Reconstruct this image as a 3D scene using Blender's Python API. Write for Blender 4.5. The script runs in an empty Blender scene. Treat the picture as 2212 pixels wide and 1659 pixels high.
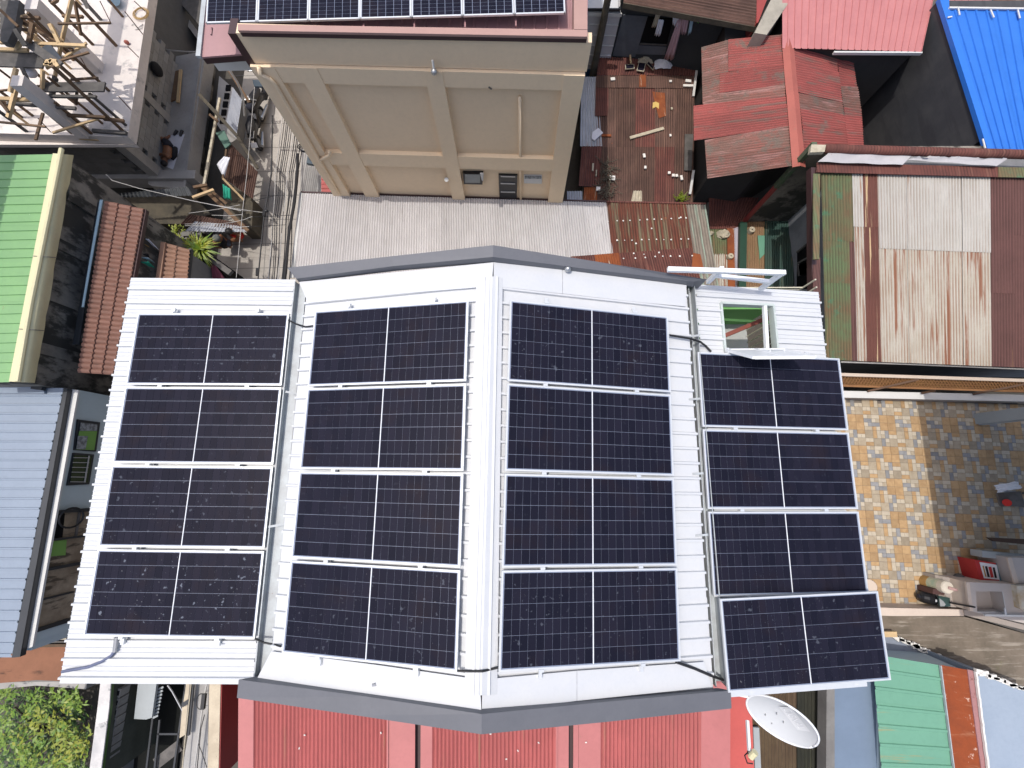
import bpy, math, random
from mathutils import Vector, Matrix
random.seed(7)
SC = bpy.context.scene
COL = SC.collection
rad = math.radians

# ------------------------------------------------------------------ camera, sky, sun, exposure
CAMZ = 16.0
TH, ROLL, FPX = rad(10.902), rad(0.262), 1006.55
CX, CY = 1106.0, 829.5
cam_d = bpy.data.cameras.new('camera')
cam = bpy.data.objects.new('camera', cam_d)
COL.objects.link(cam)
cam.location = (0, 0, CAMZ)
cam.rotation_euler = (TH, ROLL, 0)
cam_d.sensor_width = 36.0
cam_d.lens = 36.0 * FPX / 2212.0
cam_d.clip_start = 0.1
cam_d.clip_end = 600
SC.camera = cam

SUN_DIR = Vector((0.27, -0.03, -1.0)).normalized()       # the way the light travels
world = bpy.data.worlds.new('World')
SC.world = world
world.use_nodes = True
wn = world.node_tree
bg = wn.nodes['Background']
sky = wn.nodes.new('ShaderNodeTexSky')
sky.sky_type = 'NISHITA'
sky.sun_disc = False
sky.sun_elevation = rad(74.8)
sky.sun_rotation = rad(-84)
sky.air_density = 1.0
sky.dust_density = 4.0
wn.links.new(sky.outputs[0], bg.inputs[0])
bg.inputs[1].default_value = 0.15
sun_d = bpy.data.lights.new('sun', 'SUN')
sun_d.energy = 2.05
sun_d.angle = rad(0.53)
sun_d.color = (1.0, 0.955, 0.89)
sun = bpy.data.objects.new('sun', sun_d)
COL.objects.link(sun)
sun.location = (-8, 1, 40)
sun.rotation_euler = SUN_DIR.to_track_quat('-Z', 'Y').to_euler()
SC.view_settings.view_transform = 'Standard'
SC.view_settings.look = 'None'
SC.view_settings.gamma = 1.0
SC.view_settings.use_curve_mapping = False
SC.view_settings.exposure = 0.34
SC.cycles.max_bounces = 8
SC.cycles.diffuse_bounces = 4

# ------------------------------------------------------------------ picture measurements -> points in the place
RM = Matrix.Rotation(ROLL, 3, 'Y') @ Matrix.Rotation(TH, 3, 'X')
CAM = Vector((0, 0, CAMZ))
K = 2212 / 3840.0
ZM = dict(a=(0, 0, .45208), b=(700, 0, .45208), c=(1500, 0, .45208), d=(2100, 0, .45208), e=(2840, 0, .45208),
          f=(0, 550, .45208), g=(0, 1300, .45208), h=(0, 2130, .45208), i=(850, 2130, .45208), j=(1800, 2130, .45208),
          k=(2640, 2130, .5425), l=(2440, 700, .45208), m=(2840, 500, .45208), n=(3040, 1300, .36166),
          o=(3040, 1800, .36166), p=(1000, 850, .45208), q=(1700, 850, .45208), r=(900, 1500, .45208),
          s=(2300, 1500, .45208), t=(1060, 700, .18083), u=(860, 280, .16873), w=(500, 820, .18987),
          x=(2640, 1120, .16275), y=(360, 2540, .22604), z=(3400, 2000, .20494), A=(540, 460, .10852),
          B=(2220, 0, .22604), C=(100, 1880, .37383), D=(780, 650, .24113), E=(3500, 1750, .21092),
          F=(2700, 2540, .20492), G=(2560, 800, .22604), H=(2130, 600, .23960), I=(0, 0, .33746),
          J=(3300, 2200, .41002))


def px(kk, x, y):
    o = ZM[kk]
    return ((o[0] + x * o[2]) * K, (o[1] + y * o[2]) * K)


def ray(uv):
    return RM @ Vector(((uv[0] - CX) / FPX, -(uv[1] - CY) / FPX, -1.0))


def P(uv, z):
    d = ray(uv)
    return CAM + d * ((z - CAMZ) / d.z)


def Q(kk, x, y, z):
    return P(px(kk, x, y), z)


def PX(uv, x):
    d = ray(uv)
    return CAM + d * (x / d.x)


def PL(uv, p0, n):
    d = ray(uv)
    return CAM + d * ((p0 - CAM).dot(n) / d.dot(n))


# ------------------------------------------------------------------ materials
MATS = {}


def lin(c):
    return tuple(((v / 255) / 12.92 if v <= 10 else (((v / 255) + .055) / 1.055) ** 2.4) for v in c)


def sc3(c, k):
    return tuple(min(1, v * k) for v in c)


def M(name, col, rough=.6, col2=None, vs=3.0, amt=.5, metal=0.0, bump=0.0, bs=20.0, streak=None, spots=None, spots2=None,
      rnd=0.0, uv=False, spec=.5, sxy=(14, .7), valley=None):
    if name in MATS:
        return MATS[name]
    m = bpy.data.materials.new(name)
    m.use_nodes = True
    nt = m.node_tree
    N, L = nt.nodes, nt.links
    b = N['Principled BSDF']
    b.inputs['Roughness'].default_value = rough
    b.inputs['Metallic'].default_value = metal
    b.inputs['Specular IOR Level'].default_value = spec
    tc = N.new('ShaderNodeTexCoord')
    co = tc.outputs['UV' if uv else 'Object']
    oi = N.new('ShaderNodeObjectInfo')
    addv = N.new('ShaderNodeVectorMath')
    addv.operation = 'MULTIPLY_ADD'
    cmb = N.new('ShaderNodeCombineXYZ')
    for k_ in range(3):
        L.new(oi.outputs['Random'], cmb.inputs[k_])
    L.new(cmb.outputs[0], addv.inputs[0])
    addv.inputs[1].default_value = (37, 53, 29)
    L.new(co, addv.inputs[2])
    co = addv.outputs[0]

    def noise(scale, det=6, rgh=.6, vec=None, w=None):
        n = N.new('ShaderNodeTexNoise')
        n.inputs['Scale'].default_value = scale
        n.inputs['Detail'].default_value = det
        n.inputs['Roughness'].default_value = rgh
        L.new(vec or co, n.inputs['Vector'])
        return n.outputs['Fac']

    def ramp(fac, lo, hi):
        r = N.new('ShaderNodeMapRange')
        r.interpolation_type = 'SMOOTHSTEP'
        r.inputs['From Min'].default_value = lo
        r.inputs['From Max'].default_value = hi
        L.new(fac, r.inputs['Value'])
        return r.outputs['Result']

    def mix(fac, a_, b_, scale=1.0):
        x = N.new('ShaderNodeMix')
        x.data_type = 'RGBA'
        if scale != 1.0:
            ml = N.new('ShaderNodeMath')
            ml.operation = 'MULTIPLY'
            L.new(fac, ml.inputs[0])
            ml.inputs[1].default_value = scale
            fac = ml.outputs[0]
        L.new(fac, x.inputs['Factor'])
        for v_, s_ in ((a_, 'A'), (b_, 'B')):
            i_ = [q for q in x.inputs if q.name == s_ and q.type == 'RGBA'][0]
            if isinstance(v_, tuple):
                i_.default_value = (*v_, 1)
            else:
                L.new(v_, i_)
        return [q for q in x.outputs if q.type == 'RGBA'][0]

    c2 = col2 or sc3(col, .72)
    c = mix(ramp(noise(vs), .35, .68), tuple(col), tuple(c2), amt)
    c = mix(ramp(noise(vs * 9, 4, .7), .4, .75), c, tuple(sc3(c2, .85)), amt * .35)
    if streak:
        scol, sam, lo, hi = streak
        mp = N.new('ShaderNodeMapping')
        mp.inputs['Scale'].default_value = (sxy[0], sxy[1], sxy[0])
        L.new(co, mp.inputs['Vector'])
        c = mix(ramp(noise(1.0, 6, .65, mp.outputs[0]), lo, hi), c, tuple(scol), sam)
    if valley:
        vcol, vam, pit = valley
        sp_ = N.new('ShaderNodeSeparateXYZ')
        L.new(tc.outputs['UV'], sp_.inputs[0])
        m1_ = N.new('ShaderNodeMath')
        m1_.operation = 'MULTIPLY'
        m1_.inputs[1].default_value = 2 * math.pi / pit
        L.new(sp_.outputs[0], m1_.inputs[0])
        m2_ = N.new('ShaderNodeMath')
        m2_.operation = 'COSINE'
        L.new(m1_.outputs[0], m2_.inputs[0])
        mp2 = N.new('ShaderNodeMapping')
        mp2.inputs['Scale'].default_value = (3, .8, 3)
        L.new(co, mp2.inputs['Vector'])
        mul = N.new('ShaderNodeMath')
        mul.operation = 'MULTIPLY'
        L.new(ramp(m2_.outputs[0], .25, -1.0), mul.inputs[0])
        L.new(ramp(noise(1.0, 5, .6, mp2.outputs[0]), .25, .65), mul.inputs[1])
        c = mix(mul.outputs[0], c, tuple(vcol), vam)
    for sp in (spots, spots2):
        if sp:
            scol, ssc, lo, hi = sp
            c = mix(ramp(noise(ssc, 8, .7), lo, hi), c, tuple(scol))
    if rnd:
        hs = N.new('ShaderNodeHueSaturation')
        mr = N.new('ShaderNodeMapRange')
        mr.inputs['To Min'].default_value = 1 - rnd
        mr.inputs['To Max'].default_value = 1 + rnd
        L.new(oi.outputs['Random'], mr.inputs['Value'])
        L.new(mr.outputs[0], hs.inputs['Value'])
        L.new(c, hs.inputs['Color'])
        c = hs.outputs[0]
    L.new(c, b.inputs['Base Color'])
    if bump:
        bp = N.new('ShaderNodeBump')
        bp.inputs['Strength'].default_value = bump
        bp.inputs['Distance'].default_value = .02
        L.new(noise(bs), bp.inputs['Height'])
        L.new(bp.outputs[0], b.inputs['Normal'])
    MATS[name] = m
    return m


def D(c, k=.8):
    return sc3(lin(c), k)


RUST = (.20, .062, .028)
RUSTD = (.075, .03, .018)
m_white = M('white roof paint', (.57, .585, .60), .5, (.51, .535, .57), 2.5, .45, bump=.10, bs=6, uv=True,
            spots=((.55, .52, .48), 16, .70, .78))
m_whitef = M('white flashing paint', (.57, .585, .60), .5, (.52, .545, .58), 3, .5, bump=.08, bs=5, spots=((.55, .53, .5), 9, .70, .78))
m_wframe = M('white steel paint', (.80, .82, .84), .4, (.72, .75, .78), 6, .3)
m_alu = M('anodised aluminium', (.72, .74, .75), .35, (.62, .64, .66), 8, .3, metal=.35)
m_parapet = M('slate grey flashing', (.125, .129, .145), .55, (.105, .11, .125), 2, .6, spots=((.34, .35, .36), 14, .72, .78), bump=.06, bs=4)
m_gutter = M('grey gutter paint', (.42, .46, .48), .5, (.30, .31, .32), 4, .7, spots=((.2, .16, .13), 10, .66, .74))
m_greyroof = M('weathered grey corrugated iron', (.50, .485, .48), .65, (.43, .41, .405), 2, .6, uv=True,
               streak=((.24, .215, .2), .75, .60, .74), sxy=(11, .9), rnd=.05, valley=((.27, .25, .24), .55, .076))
m_rustroof = M('rusted green corrugated iron', (.155, .055, .036), .85, (.105, .045, .035), 2.5, .7, uv=True,
               streak=((.165, .15, .095), .85, .49, .60), sxy=(11, .55), spots=((.30, .105, .045), 5, .62, .72), rnd=.08, spec=.2, valley=((.06, .028, .02), .8, .085))
m_mossroof = M('grey green weathered iron', (.25, .215, .18), .85, (.17, .145, .12), 2.5, .7, uv=True,
               streak=((.27, .36, .29), .85, .5, .62), sxy=(11, .55), rnd=.08, spec=.2, valley=((.10, .085, .07), .7, .085))
m_brown = M('dark brown rusted iron', (.135, .078, .062), .9, (.085, .052, .043), 1.6, .9, uv=True,
            streak=((.19, .115, .085), .6, .52, .66), sxy=(11, .5), spots=((.26, .075, .03), 2.2, .66, .74), rnd=.16, spec=.2, valley=((.045, .028, .023), .8, .076))
m_maroon = M('maroon rusted iron', (.16, .062, .05), .9, (.10, .045, .04), 2, .8, uv=True,
             streak=((.24, .12, .09), .5, .52, .66), sxy=(11, .5), rnd=.1, spec=.2, valley=((.06, .028, .025), .8, .076))
m_galv = M('galvanised iron', (.42, .44, .48), .5, (.32, .34, .38), 3, .6, uv=True, streak=((.25, .15, .1), .7, .6, .72), spots=((.22, .09, .05), 4, .63, .7))
m_orange = M('orange rust iron', (.27, .085, .032), .9, (.17, .05, .025), 3, .8, uv=True, streak=((.5, .42, .33), .8, .58, .68), sxy=(9, .8), spec=.2)
m_hipred = M('faded red corrugated iron', (.33, .085, .075), .8, (.25, .075, .065), 1.2, .8, uv=True,
             streak=((.16, .115, .095), .8, .52, .64), sxy=(6, .8), spots=((.17, .12, .10), 1.1, .55, .66), rnd=.14, spec=.25, valley=((.14, .045, .04), .8, .076))
m_hipred2 = M('brownish worn red iron', (.25, .105, .085), .85, (.16, .105, .085), 1.5, .9, uv=True,
              streak=((.34, .19, .17), .8, .5, .62), sxy=(6, .8), spots=((.15, .115, .095), 2, .5, .62), rnd=.12, spec=.2, valley=((.10, .055, .045), .8, .076))
m_redcap = M('red ridge paint', (.36, .10, .075), .7, (.30, .085, .065), 2, .7, spots=((.2, .12, .09), 7, .62, .72))
m_pink = M('pink faded ribbed roof', (.47, .185, .18), .6, (.41, .155, .155), 1.5, .7, uv=True, spots=((.22, .05, .035), 2.6, .665, .70),
           spots2=((.7, .45, .42), 18, .70, .74))
m_red = M('red painted corrugated iron', (.42, .105, .098), .6, (.35, .09, .083), 1.5, .8, uv=True,
          streak=((.27, .15, .09), .65, .58, .72), sxy=(10, .5), spots=((.55, .3, .27), 22, .735, .76), rnd=.03, valley=((.23, .055, .05), .75, .076))
m_redflat = M('red painted flashing', (.45, .155, .15), .5, (.40, .135, .13), 1.5, .8, spots=((.32, .16, .12), 3, .64, .76))
m_reddark = M('dark red wall paint', (.30, .05, .045), .7, (.25, .045, .04), 1.5, .6)
m_blue = M('bright blue ribbed roof', (.03, .165, .58), .45, (.025, .145, .52), 1.5, .7, uv=True, spots=((.35, .5, .8), 9, .69, .73))
m_bluetrim = M('bright blue trim', (.03, .17, .62), .4, (.025, .15, .55), 2, .5)
m_black = M('black rendered wall', (.045, .046, .052), .8, (.07, .07, .072), 1.6, .8, streak=((.035, .034, .04), .6, .5, .65), sxy=(4, .5), spots=((.14, .14, .14), 3.5, .68, .8))
m_green = M('pale green ribbed roof', (.185, .365, .145), .5, (.16, .315, .135), 1.5, .7, uv=True, spots=((.5, .6, .45), 12, .70, .74),
            spots2=((.22, .08, .05), 4, .71, .74))
m_cream = M('cream ridge flashing', (.66, .61, .37), .5, (.58, .54, .34), 2.5, .7, spots=((.4, .36, .25), 9, .68, .78), bump=.15, bs=2.5)
m_mould = M('mould streaked concrete', (.30, .27, .23), .9, (.14, .13, .115), 1.0, .9, streak=((.04, .038, .034), .9, .45, .58), sxy=(1.2, 2.2), spots=((.3, .27, .23), 1.1, .60, .75), spec=.2)
m_tile = M('brown roof tile', (.235, .115, .082), .7, (.17, .085, .062), 3, .7, spots=((.10, .065, .05), 3, .58, .72), rnd=.08)
m_tile2 = M('tan roof tile', (.29, .165, .11), .75, (.22, .125, .085), 3, .7, rnd=.08)
m_bluegrey = M('blue grey ribbed roof', (.225, .275, .345), .4, (.20, .245, .31), 1.5, .6, uv=True)
m_fascia = M('black fascia', (.02, .024, .03), .4, (.03, .034, .04), 4, .5)
m_soffit = M('white eave board', (.60, .60, .58), .6, (.52, .52, .51), 2, .5)
m_palewall = M('pale blue wall paint', (.50, .585, .61), .7, (.46, .54, .57), 1.5, .5)
m_mint = M('mint green ribbed roof', (.13, .31, .215), .55, (.115, .28, .195), 1.3, .7, uv=True, streak=((.30, .24, .10), .8, .58, .70), sxy=(7, .5), spots=((.06, .06, .05), 20, .74, .76))
m_rustplate = M('flaking rust plate', (.26, .062, .022), .85, (.19, .05, .022), 3, .7, uv=True, streak=((.36, .16, .09), .5, .55, .68), sxy=(1.2, 9), spots=((.55, .38, .30), 3.2, .60, .65), spec=.2)
m_mauvestrip = M('mauve flashing', (.33, .17, .17), .6, (.28, .13, .13), 3, .6, spots=((.17, .07, .05), 5, .6, .68))
m_paleblue = M('pale blue painted slab', (.29, .35, .43), .6, (.25, .31, .39), 1.2, .7, spots=((.26, .3, .36), 2.5, .66, .78))
m_bluestrip = M('slate blue painted slab', (.15, .205, .285), .6, (.13, .18, .25), 1.3, .6)
m_wethwall = M('streaked old concrete', (.21, .175, .14), .95, (.135, .115, .09), 1.4, .9, uv=True, streak=((.36, .32, .27), .8, .52, .68), sxy=(1.1, 13), spots=((.17, .17, .08), 1.6, .62, .74), bump=.2, bs=14, spec=.1)
m_tan = M('tan rendered wall', (.82, .64, .44), .8, (.78, .61, .42), 1.0, .7, spots=((.55, .45, .35), 4, .72, .85), bump=.05, bs=30)
m_tan2 = M('tan rendered frame', (.84, .665, .46), .8, (.80, .635, .44), 1.0, .7, bump=.05, bs=30)
m_mauve = M('mauve metal roof', (.36, .20, .205), .5, (.31, .175, .18), 1.5, .6, uv=True)
m_coping = M('rose brown coping', (.40, .245, .21), .6, (.36, .22, .19), 2, .6)
m_copingd = M('dark maroon strip', (.05, .024, .026), .5, (.06, .03, .03), 3, .5)
m_conc = M('bright new concrete', (.70, .64, .59), .85, (.58, .53, .49), .9, .8, spots=((.40, .38, .365), 2.2, .56, .70), bump=.15, bs=18)
m_conc2 = M('grey concrete', (.37, .36, .345), .85, (.28, .272, .26), 1.2, .8, spots=((.2, .19, .175), 3, .62, .74), bump=.15, bs=18)
m_concd = M('dark concrete', (.20, .195, .185), .9, (.13, .125, .12), 1.2, .8, bump=.2, bs=12)
m_road = M('street concrete', (.43, .40, .36), .9, (.34, .315, .285), .7, .9, spots=((.22, .2, .18), 1.6, .62, .74), bump=.1, bs=20)
m_ground = M('dirt ground', (.10, .09, .075), .95, (.06, .055, .048), .8, .9, bump=.2, bs=10)
m_block = M('hollow block', (.30, .30, .295), .9, (.24, .24, .235), 4, .7, rnd=.14, bump=.2, bs=30)
m_mortar = M('mortar', (.12, .12, .118), .9, (.09, .09, .09), 4, .5)
m_wood = M('old lumber', (.165, .10, .055), .85, (.10, .065, .04), 5, .8, rnd=.35)
m_woodp = M('pale lumber', (.55, .40, .22), .8, (.42, .30, .17), 5, .7, rnd=.2)
m_woodd = M('dark weathered plank', (.085, .08, .075), .9, (.14, .13, .12), 5, .8, rnd=.2)
m_pole = M('weathered pole', (.10, .085, .06), .9, (.05, .045, .035), 4, .8)
m_wire = M('black cable', (.012, .012, .014), .5, (.02, .02, .02), 4, .3)
m_wirel = M('pale cable', (.45, .44, .42), .5, (.35, .34, .33), 4, .3)
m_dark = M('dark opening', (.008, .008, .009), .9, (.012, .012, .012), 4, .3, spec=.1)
m_greywall = M('blue grey wall board', (.115, .13, .15), .8, (.075, .085, .10), 1.2, .8, spots=((.2, .22, .25), 3, .66, .78))
m_whitewall = M('white board wall', (.55, .54, .55), .7, (.46, .45, .46), 1.5, .6)
m_bluewall = M('deep blue wall', (.012, .07, .16), .6, (.01, .055, .13), 2, .6)
m_glass = M('window glass', (.03, .035, .04), .08, (.04, .045, .05), 2, .3)
m_greengl = M('green interior wall', (.19, .36, .08), .8, (.16, .32, .07), 1.5, .5)
m_greenin = M('green painted room wall', (.17, .42, .12), .7, (.15, .38, .11), 1.5, .5)
m_interior = M('stained interior wall', (.42, .345, .25), .9, (.20, .15, .10), 1.4, .9, streak=((.06, .045, .03), .85, .52, .60), sxy=(.8, 4))
m_curtain = M('net curtain', (.35, .37, .38), .9, (.1, .1, .1), 14, .9)
m_cyl = M('light grey panel', (.34, .37, .38), .6, (.30, .33, .34), 1.5, .5)
m_creamledge = M('cream rough ledge', (.55, .48, .36), .9, (.40, .34, .25), 2.5, .8, spots=((.22, .18, .13), 4, .63, .74))
m_mosscap = M('white mouldy wall cap', (.62, .60, .58), .9, (.40, .40, .40), 1.6, .8, spots=((.24, .25, .25), 2.4, .56, .66))
m_brownearth = M('red brown sheet', (.255, .115, .065), .9, (.20, .09, .05), 1.4, .8, streak=((.07, .035, .022), .8, .58, .68), sxy=(1.0, 4))
m_leaf = M('leaf', (.085, .18, .018), .5, (.16, .23, .02), 1.6, .9, rnd=.1)
m_leafy = M('yellow leaf', (.26, .27, .02), .5, (.13, .20, .02), 2.2, .9)
m_leafd = M('dark leaf', (.035, .085, .018), .5, (.06, .13, .022), 2, .9)
m_bark = M('bark', (.12, .09, .06), .9, (.08, .06, .04), 5, .8)
m_plastic_k = M('black plastic', (.012, .012, .014), .35, (.02, .02, .022), 6, .3)
m_plastic_g = M('green grey plastic', (.03, .06, .055), .35, (.02, .045, .04), 6, .3)
m_chrome = M('steel', (.45, .46, .47), .3, (.35, .36, .37), 5, .4, metal=.7)
m_plate = M('number plate', (.75, .76, .78), .5, (.68, .69, .71), 8, .4)
m_skin = M('tan skin', (.25, .115, .06), .55, (.20, .09, .045), 6, .5)
m_hair = M('black hair', (.012, .011, .012), .6, (.02, .018, .018), 10, .4)
m_navy = M('dark navy cloth', (.014, .016, .028), .85, (.022, .024, .035), 8, .5)
m_kcloth = M('black cloth', (.010, .010, .013), .85, (.018, .018, .022), 8, .5)
m_redcloth = M('red shirt cloth', (.55, .025, .018), .8, (.45, .02, .015), 8, .4)
m_greycloth = M('grey cloth', (.14, .15, .14), .9, (.10, .11, .105), 8, .5)
m_whitecloth = M('white cloth', (.70, .71, .76), .85, (.60, .61, .68), 6, .5)
m_pinkcloth = M('dusty pink cloth', (.45, .30, .33), .85, (.38, .25, .28), 6, .5)
m_tealcloth = M('teal cloth', (.02, .34, .22), .8, (.015, .26, .17), 5, .5)
m_bluecloth = M('pale blue cloth', (.38, .53, .62), .85, (.28, .42, .5), 6, .5)
m_ochre = M('ochre cloth', (.38, .22, .07), .85, (.3, .17, .05), 6, .5)
m_mesh = M('rusty mesh', (.27, .13, .05), .8, (.20, .095, .04), 3, .7)
m_patwall = M('taupe wall paint', (.33, .285, .25), .7, (.29, .25, .22), 2, .5)
m_patcap = M('beige coping', (.58, .49, .41), .7, (.52, .43, .36), 2.5, .6, spots=((.36, .2, .16), 4, .66, .76))
m_grout = M('tile grout', (.17, .145, .12), .9, (.12, .1, .085), 5, .6)
m_tO = M('orange stone tile', (.43, .285, .145), .6, (.34, .21, .10), 9, .9, rnd=.12)
m_tB = M('tan stone tile', (.37, .31, .225), .6, (.29, .235, .165), 9, .9, rnd=.16)
m_tW = M('ivory stone tile', (.47, .41, .315), .6, (.40, .345, .265), 9, .8, rnd=.10)
m_tG = M('blue grey stone tile', (.26, .26, .26), .6, (.195, .195, .20), 9, .9, rnd=.14)
m_steelsink = M('grey sink counter', (.47, .42, .385), .5, (.41, .37, .34), 3, .4)
m_paper = M('printed paper', (.72, .72, .74), .7, (.6, .6, .64), 12, .5)
m_cardR = M('red carton', (.42, .03, .03), .6, (.35, .025, .025), 6, .4)
m_cardB = M('blue tray', (.10, .22, .27), .5, (.08, .19, .24), 3, .4)
m_dish = M('dish grey paint', (.55, .57, .59), .45, (.52, .54, .56), 2, .4)
m_lnb = M('cream plastic', (.62, .58, .36), .5, (.55, .52, .33), 6, .4)
m_letter = M('white lettering', (.80, .81, .82), .5, (.77, .78, .8), 5, .2)
m_letterbg = M('light label', (.645, .66, .675), .5, (.63, .645, .66), 5, .2)
m_litter = M('white litter', (.72, .70, .66), .8, (.62, .6, .56), 10, .4)
m_stone = M('pale stone', (.48, .43, .33), .9, (.33, .29, .21), 9, .7)
m_back = M('solar backsheet', (.22, .26, .36), .4, (.19, .23, .33), 5, .3)


def cell_material(name, dirt):
    m = bpy.data.materials.new(name)
    m.use_nodes = True
    N, L = m.node_tree.nodes, m.node_tree.links
    b = N['Principled BSDF']
    geo = N.new('ShaderNodeNewGeometry')
    oi = N.new('ShaderNodeObjectInfo')
    mr = N.new('ShaderNodeMapRange')
    L.new(oi.outputs['Random'], mr.inputs['Value'])
    cr = N.new('ShaderNodeValToRGB')
    cr.color_ramp.elements[0].color = (.0095, .0098, .0185, 1)
    cr.color_ramp.elements[1].color = (.0155, .0150, .0265, 1)
    L.new(oi.outputs['Random'], cr.inputs[0])
    last = cr.outputs[0]
    rr = None
    for scale, lo, hi, colr, am in ((2.2, .50, .80, (.02, .014, .018), .6), (13, .66, .70, (.16, .18, .22), dirt), (34, .70, .73, (.30, .31, .33), dirt * .9), (70, .735, .76, (.5, .5, .5), .04 + .9 * dirt)):
        n = N.new('ShaderNodeTexNoise')
        n.inputs['Scale'].default_value = scale
        n.inputs['Detail'].default_value = 5
        L.new(geo.outputs['Position'], n.inputs['Vector'])
        r = N.new('ShaderNodeMapRange')
        r.interpolation_type = 'SMOOTHSTEP'
        r.inputs['From Min'].default_value = lo
        r.inputs['From Max'].default_value = hi
        r.inputs['To Max'].default_value = am
        L.new(n.outputs['Fac'], r.inputs['Value'])
        x = N.new('ShaderNodeMix')
        x.data_type = 'RGBA'
        L.new(r.outputs[0], x.inputs['Factor'])
        ia = [q for q in x.inputs if q.type == 'RGBA']
        L.new(last, ia[0])
        ia[1].default_value = (*colr, 1)
        last = [q for q in x.outputs if q.type == 'RGBA'][0]
    L.new(last, b.inputs['Base Color'])
    b.inputs['Roughness'].default_value = .10
    b.inputs['Specular IOR Level'].default_value = .10
    return m


m_cell = cell_material('solar cell', .05)
m_cellmid = cell_material('dusty solar cell', .32)
m_celld = cell_material('dirty solar cell', .75)

# ------------------------------------------------------------------ mesh helpers


def root_loc(o):
    while o.parent:
        o = o.parent
    return Vector(o.location)


def thing(name, label, cat, loc=(0, 0, 0), group=None, kind=None):
    o = bpy.data.objects.new(name, None)
    COL.objects.link(o)
    o.location = loc
    o.empty_display_size = .2
    tag(o, label, cat, group, kind)
    return o


def tag(o, label=None, cat=None, group=None, kind=None):
    if label:
        o['label'] = label
    if cat:
        o['category'] = cat
    if group:
        o['group'] = group
    if kind:
        o['kind'] = kind
    return o


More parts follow.
